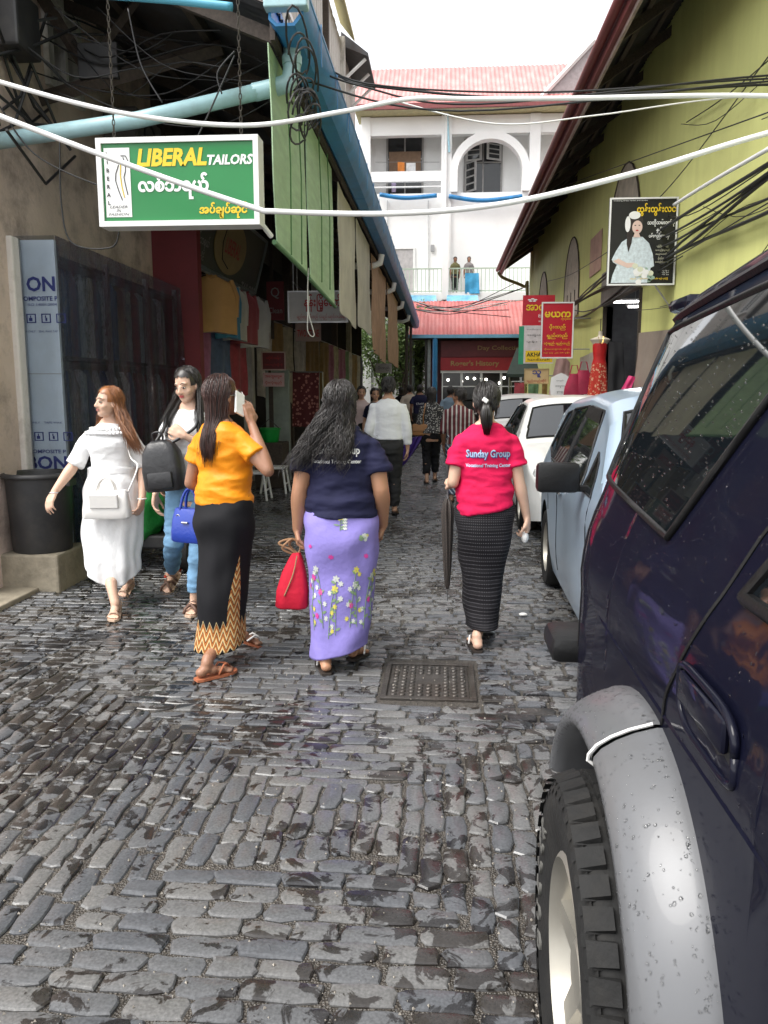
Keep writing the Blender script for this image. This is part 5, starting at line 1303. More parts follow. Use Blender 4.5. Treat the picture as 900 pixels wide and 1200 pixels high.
gb.prism([(-1.9, 0), (1.9, 0), (0, 1.9)], lambda p: Vector((gx + 1.1 + p[0], WY - .3, za + p[1] + .3)), lambda p: Vector((gx + 1.1 + p[0], WY + 3, za + p[1] + .3))); gb.build('dormer', M('dormer_grey', (.30, .26, .26), rough=.7), wbld)
for s_ in (-1, 1): MB().tube([(gx + 1.1 + s_ * 2.05, WY - .36, za + .2), (gx + 1.1, WY - .36, za + 2.3)], .10, 4).build('bargeboard', M_WHITEPAINT, wbld)
# things on the balcony
bt = MB(); a, b = wp(475, 346, WY - 1.0), wp(510, 357, WY - 1.5)
def sheet(x0, x1, y0, y1, mat, label, Y0=WY - 1.0, seed=1):
    o = hang_cloth('blue_sheet', mat, [PY(x0, y0, Y0), PY(x1, y0, Y0)], [PY(x0 - 1, y1, Y0 - .3), PY(x1 + 1, y1, Y0 - .3)], .02, 14, 8, .06, seed, None, 2); return tag(o, label, 'tarpaulin')
M_SKYT = M('sky_blue_tarp', (.16, .42, .60), rough=.5, var=.2, dirt=.4, dirtcol=(.5, .55, .58))
sheet(474, 511, 346, 356, M_SKYT, 'sky blue tarpaulin sheet under the left balcony railing', seed=2)
sheet(524, 560, 346, 353, M_SKYT, 'narrow sky blue tarpaulin sheet under the balcony beside the pier', seed=3)
o = hang_cloth('laundry', M('blue_towel', (.05, .30, .52), rough=.8, var=.2), [PY(545, 320, WY - .92), PY(561, 320, WY - .92)], [PY(545, 344, WY - .92), PY(562, 344, WY - .92)], .02, 10, 8, .05, 4, None, 2); tag(o, 'bright blue cloth hung over the balcony railing', 'cloth')
for k, (x0, x1, y0, y1, c, lab) in enumerate(((466, 474, 190, 201, (.75, .25, .05), 'orange garment drying in the white building loggia'), (476, 487, 191, 201, (.75, .75, .75), 'white garment drying in the white building loggia'), (459, 464, 214, 225, (.50, .42, .62), 'lilac garment drying below the loggia parapet'))):
    o = hang_cloth('laundry', M('laundry_%d' % k, c, rough=.8), [PY(x0, y0, WY + .9), PY(x1, y0, WY + .9)], [PY(x0, y1, WY + .9), PY(x1, y1, WY + .9)], .03, 8, 6, .03, 9 + k, None, 1.5); tag(o, lab, 'laundry')
o = MB().tube([PY(440, 190, WY + .9), PY(515, 190, WY + .9)], .012, 5).build('clothes_line', M_STEEL); tag(o, 'clothes line in the white building loggia', 'clothes line')
o = cable('blue_pipe', [PY(445, 228, WY - .25), PY(475, 232, WY - .25), PY(512, 229, WY - .25)], .09, M_BLUE, 'blue pipe along the left loggia of the white building', 'pipe', n=10)
o = cable('blue_pipe', [PY(526, 230, WY - .25), PY(565, 235, WY - .25), PY(612, 230, WY - .25)], .09, M_BLUE, 'blue pipe along the arched bay of the white building', 'pipe', n=10)
rc2 = random.Random(8)
for k in range(9):
    a = PY(rc2.uniform(478, 500), rc2.uniform(352, 362), SY - .6); b = PY(rc2.uniform(590, 625), rc2.uniform(320, 372), SY - .6); m_ = a.lerp(b, .5) - Vector((0, 0, rc2.uniform(.1, .5)))
    cable('wire', [a, a.lerp(m_, .5) - Vector((0, 0, .1)), m_, b], .016, M_BLACKWIRE if k % 3 else M_WHITEPIPE, None); o = bpy.data.objects[-1] if False else None
for o in [o for o in COL.objects if o.name.startswith('wire') and 'label' not in o]:
    tag(o, 'wire sagging in front of the red roofed corner shop', 'cable', 'wires in front of the corner shop roof')
o = MB().add([PX(425, 222, -3.25), PX(445, 225, -3.0) + Vector((0, 0, 0)), PX(450, 247, -3.0), PX(432, 247, -3.25)], [(0, 1, 2, 3)])

# ------------------------------------------------------------------ trees in the gap
def leaf_material(name, c):
    m, nt, b = new_mat(name); L = nt.links.new
    oi = N(nt, 'ShaderNodeNewGeometry'); cr = N(nt, 'ShaderNodeValToRGB'); L(oi.outputs['Random Per Island'], cr.inputs[0])
    cr.color_ramp.elements[0].color = (*[v * .55 for v in c], 1); cr.color_ramp.elements[1].color = (*[min(1, v * 1.6) for v in c], 1)
    L(cr.outputs[0], b.inputs['Base Color']); b.inputs['Roughness'].default_value = .55
    return m
M_LEAF = leaf_material('leaf_green', (.16, .24, .07))
M_BARK = M('bark', (.10, .075, .055), rough=.9, var=.3, bump=.5, bscale=12)
def tree(x, y, h, r, label, seed, n=5200):
    rt_ = random.Random(seed); t = thing('tree', label, 'tree', (x, y, 0), 'trees behind the arcade')
    tk = MB(); top = Vector((x + .2, y, h * .55)); tk.tube([(x, y, -.05), (x + .05, y, h * .25), top], [.16, .12, .08], 8)
    ends = []
    for k in range(8):
        e = Vector((x + rt_.gauss(0, r * .55), y + rt_.gauss(0, r * .5), h * rt_.uniform(.45, .95))); s0 = Vector((x, y, 0)).lerp(top, rt_.uniform(.5, 1)); tk.tube([s0, s0.lerp(e, .5) + Vector((0, 0, .2)), e], [.06, .04, .015], 6); ends.append(e)
    tk.build('trunk', M_BARK, t, smooth=60)
    lv = MB()
    for k in range(n):
        e = rt_.choice(ends); p = e + Vector((rt_.gauss(0, r * .26), rt_.gauss(0, r * .26), rt_.gauss(0, h * .11)))
        d = Vector((rt_.gauss(0, 1), rt_.gauss(0, 1), rt_.gauss(-.3, .7))).normalized(); u = d.cross(Vector((rt_.gauss(0, 1), rt_.gauss(0, 1), rt_.gauss(0, 1)))).normalized(); l = rt_.uniform(.08, .17)
        lv.add([p, p + d * l * .5 + u * l * .28, p + d * l, p + d * l * .5 - u * l * .28], [(0, 1, 2, 3)])
    lv.build('crown', M_LEAF, t, fixn=False)
tree(-1.75, 33.5, 4.3, 1.0, 'leafy green tree seen through the gap beside the corner shop', 1)
tree(-2.75, 34.2, 4.7, 1.1, 'taller leafy tree standing behind the gap tree', 2)
tree(-1.15, 34.4, 3.8, .8, 'small leafy tree between the corner shop and the white building', 3)
o = MB().box(-12, -3.7, 47, 47.3, 0, 3).box(-3.7, 2, 47, 47.3, 0, 3).build('garden_wall', M_WHITEWALL); tag(o, 'pale garden wall behind the white building', 'wall')
o = MB().tube([(-1.32, 33.5, 0), (-1.32, 33.5, 4.1)], .14, 10).build('post', M('grey_green_post', (.36, .42, .38), rough=.7), None); o.name = 'street_post'; tag(o, 'grey green post in the gap at the end of the arcade', 'post')
# ================================================================== PEOPLE
def skin_mat(name, c): return M(name, c, rough=.48, var=.07, scale=9, sub=.12, bump=.04, bscale=120)
SK_TAN = skin_mat('skin_tan', (.42, .215, .125)); SK_LIGHT = skin_mat('skin_light', (.62, .40, .29)); SK_MID = skin_mat('skin_mid', (.52, .30, .20)); SK_DARK = skin_mat('skin_dark', (.30, .15, .09))
def hair_mat(name, c, c2):
    m, nt, b = new_mat(name); L = nt.links.new
    g = N(nt, 'ShaderNodeNewGeometry'); cr = N(nt, 'ShaderNodeValToRGB'); L(g.outputs['Random Per Island'], cr.inputs[0])
    cr.color_ramp.elements[0].color = (*c, 1); cr.color_ramp.elements[1].color = (*c2, 1)
    L(cr.outputs[0], b.inputs['Base Color']); b.inputs['Roughness'].default_value = .38; b.inputs['Specular IOR Level'].default_value = .6
    return m
HR_BLACK = hair_mat('hair_black', (.006, .005, .005), (.022, .017, .015)); HR_BROWN = hair_mat('hair_brown', (.014, .007, .006), (.06, .02, .014)); HR_GINGER = hair_mat('hair_ginger', (.10, .032, .010), (.30, .115, .035)); HR_WAVY = hair_mat('hair_dark_wavy', (.006, .005, .005), (.024, .018, .016))
M_EYEW = M('eye_white', (.52, .49, .47), rough=.35, var=.02); M_IRIS = M('iris', (.012, .008, .006), rough=.15); M_LIP = M('lips', (.46, .18, .15), rough=.4, var=.08); M_LIPRED = M('lips_red', (.45, .07, .075), rough=.35, var=.05)

def crm(P, n):
    """Catmull-Rom resample of a list of tuples"""
    P = [np.array(p, float) for p in P]; out = []
    for i in range(len(P) - 1):
        a, b, c, d = P[max(i - 1, 0)], P[i], P[i + 1], P[min(i + 2, len(P) - 1)]
        for k in range(n):
            t = k / n
            out.append(.5 * ((2 * b) + (c - a) * t + (2 * a - 5 * b + 4 * c - d) * t * t + (3 * b - a - 3 * c + d) * t ** 3))
    out.append(P[-1]); return out
def limb(mb, pts, n=14, sub=4, clamp=None):
    """pts: (x, y, z, r) through the joints; closed rounded tube"""
    Q = crm(pts, sub)
    if clamp: Q = [clamp(q) for q in Q]
    mb.tube([q[:3] for q in Q], [max(.003, float(q[3])) for q in Q], n)
    for q in (Q[0], Q[-1]): mb.ell(q[:3], (q[3],) * 3, 10, 6)
TORSO_F = [(.70, .0, .125, .10), (.78, -.005, .160, .118), (.85, -.012, .168, .120), (.93, .0, .150, .104), (1.02, .008, .126, .090), (1.10, .01, .132, .096), (1.20, .012, .146, .106), (1.265, .0, .146, .094), (1.30, -.008, .120, .076), (1.335, -.012, .084, .060), (1.37, -.012, .058, .050)]
TORSO_M = [(.74, .0, .135, .10), (.82, -.005, .160, .112), (.92, .0, .152, .108), (1.02, .005, .146, .104), (1.12, .008, .158, .110), (1.22, .008, .170, .112), (1.275, -.002, .166, .098), (1.315, -.01, .13, .076), (1.35, -.014, .09, .064), (1.385, -.014, .062, .056)]
def ell_ring(z, cx, cy, rx, ry, n=28, p=2.3):
    R_ = []
    for k in range(n):
        t = 2 * PI * k / n; c, s = math.cos(t), math.sin(t)
        R_.append(Vector((cx + rx * math.copysign(abs(c) ** (2 / p), c), cy + ry * math.copysign(abs(s) ** (2 / p), s), z)))
    return R_
def hand(mb, w, d, nrm, side, curl=.5, spread=1.0, thumb=.6, s=1.0):
    """w wrist, d pointing direction, nrm palm normal (fingers curl towards it); side +1 puts the thumb on d x nrm"""
    w, d, nrm = Vector(w), Vector(d).normalized(), Vector(nrm).normalized()
    nrm = (nrm - d * nrm.dot(d)).normalized(); a = d.cross(nrm).normalized() * side
    s *= 1.0
    for k, off in enumerate((.030, .010, -.010, -.029)):
        kn = w + d * (.082 - .006 * abs(k - 1.2)) * s + a * off * s * 1.02
        mb.tube([w + a * off * .55 * s, w + d * .045 * s + a * off * .9 * s, kn], [.014 * s, .0145 * s, .0115 * s], 8)
        mb.ell(kn, (.0115 * s,) * 3, 8, 6)
        p = kn; ang = 0; L_ = [(.040, .0094), (.026, .0086), (.020, .0076)]; sc = [.95, 1.05, 1.0, .80][k]
        for j, (l, r) in enumerate(L_):
            ang += curl * (.75, 1.0, .75)[j] * (1 + .08 * k)
            dd = d * math.cos(ang) + nrm * math.sin(ang) + a * (off * 3.2 * spread)
            q = p + dd.normalized() * l * s * sc
            mb.tube([p, q], [r * s, r * s * .9], 8); mb.ell(q, (r * .9 * s,) * 3, 8, 6); p = q
    t0 = w + d * .018 * s + a * .024 * s; t1 = t0 + (d * .7 + a * .75 + nrm * .25).normalized() * .042 * s
    t2 = t1 + (d * .85 + a * (.55 - thumb * .6) + nrm * (.25 + thumb * .5)).normalized() * .032 * s; t3 = t2 + (d * .9 - a * thumb * .5 + nrm * (.1 + thumb * .6)).normalized() * .024 * s
    for p, q, r in ((t0, t1, .0145), (t1, t2, .0108), (t2, t3, .0092)): mb.tube([p, q], [r * s, r * s * .88], 8); mb.ell(q, (r * .88 * s,) * 3, 8, 6)
def foot(mb, ank, yaw, pitch=0, s=1.0):
    """bare foot; toe direction yaw (0 = +Y), pitch > 0 lifts the heel; returns matrix of the sole"""
    mt = Matrix.Translation(ank) @ Matrix.Rotation(yaw, 4, 'Z') @ Matrix.Rotation(-pitch, 4, 'X')
    T = lambda x, y, z: mt @ Vector((x * s, y * s, z * s))
    for c, r in (((0, -.035, -.040), .030), ((0, -.01, -.025), .033), ((.004, .03, -.038), .030), ((.006, .07, -.047), .029), ((.004, .105, -.053), .026)):
        mb.ell(T(*c), (r * s * 1.05, r * s, r * s * (.85 if c[1] < .06 else .68)), 12, 8)
    mb.ell(T(-.012, .125, -.058), (.026 * s, .022 * s, .013 * s), 10, 6); mb.ell(T(.022, .118, -.058), (.024 * s, .022 * s, .013 * s), 10, 6)
    for k, x in enumerate((-.030, -.012, .003, .017, .030)):
        mb.ell(T(x, .158 - abs(k - .7) * .010, -.060), (.0105 * s if k == 0 else .008 * s, .020 * s, .010 * s if k == 0 else .008 * s), 8, 6)
    return mt
class Human:
    def __init__(h, label, pos, rz, H, skin, cat='person', group=None, male=False, wide=1.0, deep=1.0, voxel=.0062):
        h.s = H / 1.6; h.mt = Matrix.Translation(pos) @ Matrix.Rotation(rz, 4, 'Z'); h.inv = h.mt.inverted()
        h.root = thing('person', label, cat, tuple(pos), group, rz)
        h.skin = skin; h.mb = MB(); h.voxel = voxel; h.male = male
        h.torso = [(z * h.s, cy * h.s, rx * h.s * wide, ry * h.s * deep) for z, cy, rx, ry in (TORSO_M if male else TORSO_F)]
        h.rings = None; h.lean = 0; h.headz = 1.49 * h.s; h.heady = .015 * h.s
    def L(h, p): return tuple(h.inv @ Vector(p))     # world -> local
    def tor(h, z):
        zs = [t[0] for t in h.torso]
        return [float(np.interp(z, zs, [t[k] for t in h.torso])) for k in (1, 2, 3)]
    def base(h, head=(0, 0, 0), face=True):
        s = h.s
        h.mb.loft([ell_ring(z, 0, cy, rx, ry) for z, cy, rx, ry in h.torso])
        limb(h.mb, [(0, -.02 * s, 1.31 * s, .060 * s), (0, -.012 * s, 1.37 * s, (.054 if h.male else .047) * s), (0, .0 * s, 1.44 * s, .046 * s)])
        h.hm = Matrix.Translation((0, h.heady, h.headz)) @ Euler((head[1], head[2], head[0]), 'XYZ').to_matrix().to_4x4() @ Matrix.Scale(s * 1.0, 4)
        T = lambda p: h.hm @ Vector(p); r3 = h.hm.to_3x3()
        E = lambda c, r, n=18, m=12: h.mb.ell(T(c), r, n, m, r3)
        E((0, -.014, .022), (.073, .090, .086)); E((0, .020, -.030), (.058, .066, .078)); E((0, .048, -.086), (.030, .030, .023)); E((0, .035, -.07), (.047, .040, .036))
        for x in (-1, 1):
            E((x * .034, .050, -.034), (.024, .026, .024)); E((x * .072, -.006, -.016), (.009, .017, .029), 10, 8); E((x * .027, .066, .018), (.022, .014, .009), 10, 6); E((x * .011, .090, -.036), (.009, .009, .007), 8, 6)
        h.mb.tube([T((0, .080, .008)), T((0, .088, -.012)), T((0, .100, -.032))], [.008 * s, .009 * s, .011 * s], 8); h.mb.ell(T((0, .099, -.033)), (.0105 * s,) * 3, 10, 6)
    def face(h, lip=None, gaze=0, blush=None):
        lip = lip or M_LIP
        r3 = h.hm.to_3x3(); T = lambda p: h.mt @ (h.hm @ Vector(p)); r = h.mt.to_3x3() @ r3
        for x in (-1, 1):
            e = MB().ell(T((x * .029, .074, -.004)), (.0125, .009, .0046), 12, 8, r).build('eye', M_EYEW, h.root, smooth=180)
            MB().ell(T((x * .029 + gaze, .0815, -.0042)), (.0068, .0042, .0060), 10, 6, r).build('iris', M_IRIS, e, smooth=180)
            MB().tube([T((x * .014, .0835, -.001)), T((x * .022, .0865, .0032)), T((x * .033, .0845, .0035)), T((x * .045, .073, -.001))], .0013, 5).build('eyelid', HR_BLACK, h.root)
            MB().tube([T((x * .012, .086, .019)), T((x * .028, .084, .0255)), T((x * .046, .070, .020))], [.0028, .0034, .0014], 6).build('eyebrow', HR_BLACK, h.root)
        MB().ell(T((0, .0815, -.0555)), (.020, .008, .0046), 12, 8, r).ell(T((0, .0810, -.0628)), (.0165, .008, .0054), 12, 8, r).build('lips', lip, h.root, smooth=180)
    def arm(h, sd, el, wr, hd, palm, curl=.5, r=1.0, thumb=.6, hs=1.0, spread=1.0):
        """sd +1 = right; el, wr local points in 1.6 m units"""
        s = h.s; sh = (sd * (h.torso[7 if not h.male else 6][2] - .002 * s), -.008 * s, (1.248 if not h.male else 1.258) * s)
        el = tuple(v * s for v in el); wr = tuple(v * s for v in wr)
        S, E_, W_ = Vector(sh), Vector(el), Vector(wr)
        k = s * r
        limb(h.mb, [(*(S - Vector((0, 0, .008 * s * r))), .046 * s), (*S.lerp(E_, .35), .047 * k), (*S.lerp(E_, .75), .040 * k), (*E_, .036 * k)])
        limb(h.mb, [(*E_, .036 * k), (*E_.lerp(W_, .25), .039 * k), (*E_.lerp(W_, .65), .031 * k), (*W_, .024 * k)])
        d = Vector(hd).normalized()
        limb(h.mb, [(*W_, .023 * k), (*(W_ + d * .03 * s), .021 * s)], 10, 2)
        # thumb side: for a hanging hand with the palm towards the thigh the thumb points forward
        hand(h.mb, W_, d, Vector(palm), -sd, curl, spread, thumb, s * hs)
        setattr(h, 'armR' if sd > 0 else 'armL', (S, E_, W_, d))
    def leg(h, sd, knee, ank, yaw, pitch=0, r=1.0, hipx=.085, fs=1.0):
        s = h.s; hip = Vector((sd * hipx * s, 0, .80 * s)); kn = Vector(knee) * s; an = Vector(ank) * s; k = s * r
        limb(h.mb, [(*hip, .086 * k), (*hip.lerp(kn, .4), .076 * k), (*kn, .053 * k)], clamp=h.clampf)
        cf = kn.lerp(an, .35) + Vector((0, -.012 * s, 0))
        limb(h.mb, [(*kn, .053 * k), (*cf, .053 * k), (*kn.lerp(an, .75), .036 * k), (*an, .033 * k)], clamp=h.clampf, sub=6)
        m = foot(h.mb, an, yaw, pitch, s * fs)
        setattr(h, 'footR' if sd > 0 else 'footL', m); setattr(h, 'legR' if sd > 0 else 'legL', (hip, kn, an)); h.fs = s * fs
    def clampf(h, q):
        if not h.rings: return q
        s = h.s; R_ = sorted(h.rings); zs = [r[0] * s for r in R_]
        if q[2] < zs[0] - .02 * s: return q
        cx, cy, rx, ry = [float(np.interp(q[2], zs, [r[k] * s for r in R_])) for k in (1, 2, 3, 4)]
        q = np.array(q); rad = min(q[3], .8 * min(rx, ry)); ax, ay = rx - rad - .018, ry - rad - .018
        ax, ay = max(ax, .005), max(ay, .005); k = math.hypot((q[0] - cx) / ax, (q[1] - cy) / ay)
        if k > 1: q[0] = cx + (q[0] - cx) / k; q[1] = cy + (q[1] - cy) / k
        q[3] = rad; return q
    def body(h):
        me = remesh(h.mb, h.voxel, 3, .5); me.materials.append(h.skin); me.transform(h.mt)
        o = link('body', me, h.root); o.data.polygons.foreach_set('use_smooth', [True] * len(me.polygons)); return o
    def cloth(h, name, mb, mat, voxel=.008, fold=.005, seed=0, smooth=4, fs=(9, 9, 16), diag=0., thick=0):
        me = remesh(mb, voxel, smooth, .5)
        a = verts_np(me); n = normals_np(me)
        if fold:
            off = Vector((seed * 3.7, seed * 1.3, 0))
            for i in range(len(a)):
                p = Vector((a[i][0] * fs[0] + a[i][2] * diag * fs[0], a[i][1] * fs[1], a[i][2] * fs[2])) + off
                v = mnoise.noise(p) + .4 * mnoise.noise(p * 2.1) - 1.3 * abs(mnoise.noise(p * .8 + Vector((5, 2, 1)))) - .45 * abs(mnoise.noise(p * 2.4 + Vector((1, 7, 3)))) + .45
                a[i] += n[i] * (v * fold * 1.7)
        set_verts(me, a); me.materials.append(mat); me.transform(h.mt)
        return link(name, me, h.root)
    def shirt(h, name, mat, hem=.86, sleeve=.55, ease=.016, sl_r=.062, sl_flare=1.05, hemr=None, neck=1.352, waist=None, seed=0, fold=.0065, voxel=.0075, hem_tilt=0, diag=0., hemy=None, collar=0, fs=(7, 7, 15)):
        s = h.s; mb = MB(); rings = []
        zs = list(np.linspace(hem * s, 1.265 * s, 12)) + [1.30 * s, 1.33 * s, neck * s]
        for z in zs:
            cy, rx, ry = h.tor(max(z, .70 * s)); t = (z - hem * s) / (1.265 * s - hem * s)
            e = ease * (1 if z < 1.27 * s else .7 if z < 1.32 * s else .5)
            rx, ry = rx + e, ry + e
            if hemr and t < 1:
                wgt = max(0, 1 - t * 1.15) ** 1.0
                rx = rx * (1 - wgt) + hemr[0] * s * wgt; ry = ry * (1 - wgt) + hemr[1] * s * wgt
            if waist and .1 < t < .7: q = waist * s * math.sin((t - .1) / .6 * PI); rx -= q; ry -= q * .6
            ring = ell_ring(z, 0, cy, rx, ry, 32, 2.35)
            if hem_tilt and t < .35: ring = [p + Vector((0, 0, hem_tilt * (p.x / rx) * (1 - t / .35))) for p in ring]
            rings.append(ring)
        mb.loft(rings)
        for arm in (getattr(h, 'armL', None), getattr(h, 'armR', None)):
            if not arm: continue
            S, E_, W_, _ = arm
            if sleeve <= 1:
                e = S.lerp(E_, sleeve); m_ = S.lerp(E_, sleeve * .5)
                inn = Vector((S.x * .5, S.y, S.z + .004 * s))
                S2 = S + Vector((-math.copysign(.008 * s, S.x), 0, -(sl_r - .050) * s)); mb.tube([inn, S2, m_, e], [.050 * s, sl_r * .97 * s, sl_r * s, sl_r * sl_flare * s], 16); mb.ell(S2, (sl_r * .99 * s,) * 3, 14, 10)
            else:
                f = sleeve - 1; e = E_.lerp(W_, f)
                mb.tube([Vector((S.x * .55, S.y, S.z)), S, S.lerp(E_, .5), E_, E_.lerp(W_, f * .5), e], [.06 * s, sl_r * 1.02 * s, sl_r * .95 * s, sl_r * .85 * s, sl_r * .78 * s, sl_r * .72 * sl_flare * s], 16); mb.ell(E_, (sl_r * .86 * s,) * 3, 12, 8)
        if collar: mb.lathe([(.066 * s, 0), (.064 * s, collar * s), (.05 * s, collar * s)], (0, -.008 * s, 1.345 * s), 20)
        return h.cloth(name, mb, mat, voxel, fold, seed, 10, fs, diag)
    def skirt(h, name, mat, rings, folds=.006, nf=5, seed=0, nz=54, nt=96, part='skirt', hem_fn=None):
        """rings: (z, cx, cy, rx, ry) top to bottom, 1.6 m units -> loft with soft folds; keeps the surface function for embroidery"""
        s = h.s; R2 = []
        for z, cx, cy, rx, ry in rings:
            if z > .72:
                ty, tx_, tr = h.tor(z * s); rx = max(rx, tx_ / s + .012); ry = max(ry, tr / s + .012)
            R2.append((z, cx, cy, rx, ry))
        R_ = [tuple(v * s for v in q) for q in R2]; P = crm(R_, max(2, nz // (len(R_) - 1)))
        r = random.Random(seed); ph = [r.uniform(0, 6.28) for _ in range(8)]; nn = len(P)
        def surf(u, v, off=0.0):
            f = v * (nn - 1); i = min(int(f), nn - 2); q = P[i] + (P[i + 1] - P[i]) * (f - i); z, cx, cy, rx, ry = q
            t = 2 * PI * u; c, s_ = math.cos(t), math.sin(t)
            e = 2 / 2.2
            b = Vector((cx + (rx + off) * math.copysign(abs(c) ** e, c), cy + (ry + off) * math.copysign(abs(s_) ** e, s_), z))
            amp = folds * s * (.35 + 1.1 * v)
            d = amp * (math.sin(t * nf + ph[0] + 2.5 * v) * .5 + math.sin(t * (nf * 2 + 1) + ph[1] - 3 * v) * .25) + folds * s * .55 * math.sin(v * 21 + 3.2 * math.sin(t + ph[3]) + ph[2]) * (.4 + .6 * math.sin(t * 1.5 + ph[4]) ** 2)
            d += folds * s * .8 * mnoise.noise(Vector((c * 2.2, s_ * 2.2, v * 7 + seed)))
            b += Vector((c, s_, 0)) * d
            if hem_fn: b.z += hem_fn(u) * s * max(0, (v - .75) / .25)
            return b
        grid = [[surf(k / nt, j / (nz)) for k in range(nt)] for j in range(nz + 1)]
        inner = [[p + Vector((-.006 * math.cos(2 * PI * k / nt), -.006 * math.sin(2 * PI * k / nt), 0)) for k, p in enumerate(grid[-1])], [p + Vector((-.04 * math.cos(2 * PI * k / nt), -.04 * math.sin(2 * PI * k / nt), .10 * s)) for k, p in enumerate(grid[-1])]]
        mb = MB().loft([[h.mt @ p for p in ring] for ring in grid + inner], True, True, False)
        o = mb.build(part, mat, h.root, smooth=180, fixn=False)
        uvl = o.data.uv_layers.new(name='uv')
        me = o.data; nq = nt
        vi = np.empty(len(me.loops), np.int32); me.loops.foreach_get('vertex_index', vi)
        u = (vi % nt) / nt; v = np.minimum(vi // nt, nz) / nz
        lt = np.empty(len(me.polygons), np.int32); me.polygons.foreach_get('loop_total', lt); ls = np.empty(len(me.polygons), np.int32); me.polygons.foreach_get('loop_start', ls)
        for i in np.nonzero(lt == 4)[0]:
            sl = slice(ls[i], ls[i] + 4); uu = u[sl]
            if uu.max() - uu.min() > .5: uu[uu < .5] += 1; u[sl] = uu
        uvl.data.foreach_set('uv', np.stack([u, v], 1).astype(np.float32).ravel())
        h.surf = lambda u, v, off=.003: h.mt @ surf(u, v, off)
        h.skirt_o = o
        return o
    def scalp_cap(h, mat, back=True, grow=1.07):
        mb = MB().ell((0, -.014, .024), (.073 * grow, .090 * grow, .086 * grow), 30, 22)
        keep = []
        for f in mb.f:
            c = sum((Vector(mb.v[i]) for i in f), Vector()) / len(f)
            if c.y > .034 and c.z < .072 - .35 * abs(c.x): continue
            if c.y > -.02 and c.z < -.005 and abs(c.x) > 0: continue
            keep.append(f)
        mb.f = keep; mb.mi = [0] * len(keep)
        mb.v = [tuple(h.mt @ (h.hm @ Vector(p))) for p in mb.v]
        return mb
    def hair(h, mat, length=.4, n=420, wave=.0, wf=40, rad=.0036, clump=1.0, sweep=.25, flare=.0, bangs=False, side=None, part='hair', seed=0, spread_x=1.0, behind=0.0, front=0, drift=0.0, taper=.25, gap=.02):
        """locks rooted on the scalp: follow the skull, then hang and rest on the back"""
        rn = random.Random(seed); s = h.s; mb = h.scalp_cap(mat)
        A = np.array([.073, .090, .086]); C = Vector((0, -.014, .024))
        inv = h.hm.inverted(); r3 = h.hm.to_3x3()
        for i in range(n):
            az = rn.uniform(-PI, PI); el = math.asin(rn.uniform(-.05, 1))
            d = Vector((math.sin(az) * math.cos(el), -math.cos(az) * math.cos(el), math.sin(el)))
            if d.y > .36 and d.z < .86: continue
            if d.y > .10 and d.z < .22: continue
            g = 1.05 + .10 * rn.random(); p = C + Vector((d.x * A[0], d.y * A[1], d.z * A[2])) * g
            ln = length * rn.uniform(.78, 1.0); pts = []; trav = 0; step = .016
            ph = rn.uniform(0, 6.28); phx = rn.uniform(0, 6.28); fl = rn.uniform(.3, 1)
            free = False; L_ = []
            while trav < ln and len(pts) < 60:
                if not free:
                    q = p - C; nrm_ = Vector((q.x / A[0] ** 2, q.y / A[1] ** 2, q.z / A[2] ** 2)).normalized()
                    dn = Vector((.15 * math.copysign(1, q.x + .001) * (1 if q.z > .05 else 0), -sweep * (1 + 22 * max(0, p.y)), -1)); tg = dn - nrm_ * dn.dot(nrm_)
                    if tg.length < .05: tg = Vector((math.copysign(.5, q.x), -.5, 0))
                    p = p + tg.normalized() * step
                    q = p - C; k = math.sqrt((q.x / A[0]) ** 2 + (q.y / A[1]) ** 2 + (q.z / A[2]) ** 2)
                    if k > 0: p = C + q * (g / k)
                    if p.z < -.012: free = True
                    loc = h.hm @ p
                    L_.append(loc)
                else:
                    loc = L_[-1] + Vector((0, 0, -step * s)) ; loc.x += flare * s * step * math.copysign(1, loc.x) * fl; loc.x += (0 - loc.x) * (1 - spread_x) * .06; loc.y -= behind * s * step * fl; loc.x += drift * s * step
                    fr = front if abs(front) < 2 else math.copysign(1, loc.x)
                    if front and loc.x * fr > .02 * s and loc.z > 1.25 * s: loc.y += step * s * .9 * fl; loc.x += fr * step * s * .12
                    cy, rx, ry = h.tor(loc.z)
                    if loc.z < 1.36 * s:
                        gx, gy = rx + gap * s + .012 * fl, ry + gap * s + .012 * fl; q = math.hypot(loc.x / gx, (loc.y - cy) / gy)
                        if q < 1 and q > 1e-4:
                            f = 1 / q; loc.y = cy + (loc.y - cy) * (1 + (f - 1) * .7); 
                            if loc.y > cy - gy * .2 and loc.y < cy + gy * .2 and abs(loc.x) < gx: loc.x *= (1 + (f - 1) * .5)
                    L_.append(loc)
                trav += step; pts.append(1)
            if len(L_) < 3: continue
            W_ = []
            for k, q in enumerate(L_):
                am = wave * s * min(1, k / 9) ; W_.append(h.mt @ (q + Vector((am * math.sin(k * step * wf + ph), am * math.cos(k * step * wf * .9 + phx), 0))))
            m_ = len(W_); rr = rad * s * rn.uniform(.7, 1.3) * clump
            mb.tube(W_[::2] if m_ > 6 else W_, [rr * (1 - (1 - taper) * (k / (m_ - 1)) ** 1.6) for k in range(m_)][::2] if m_ > 6 else [rr] * m_, 4)
        return mb.build(part, mat, h.root, smooth=180, fixn=False)
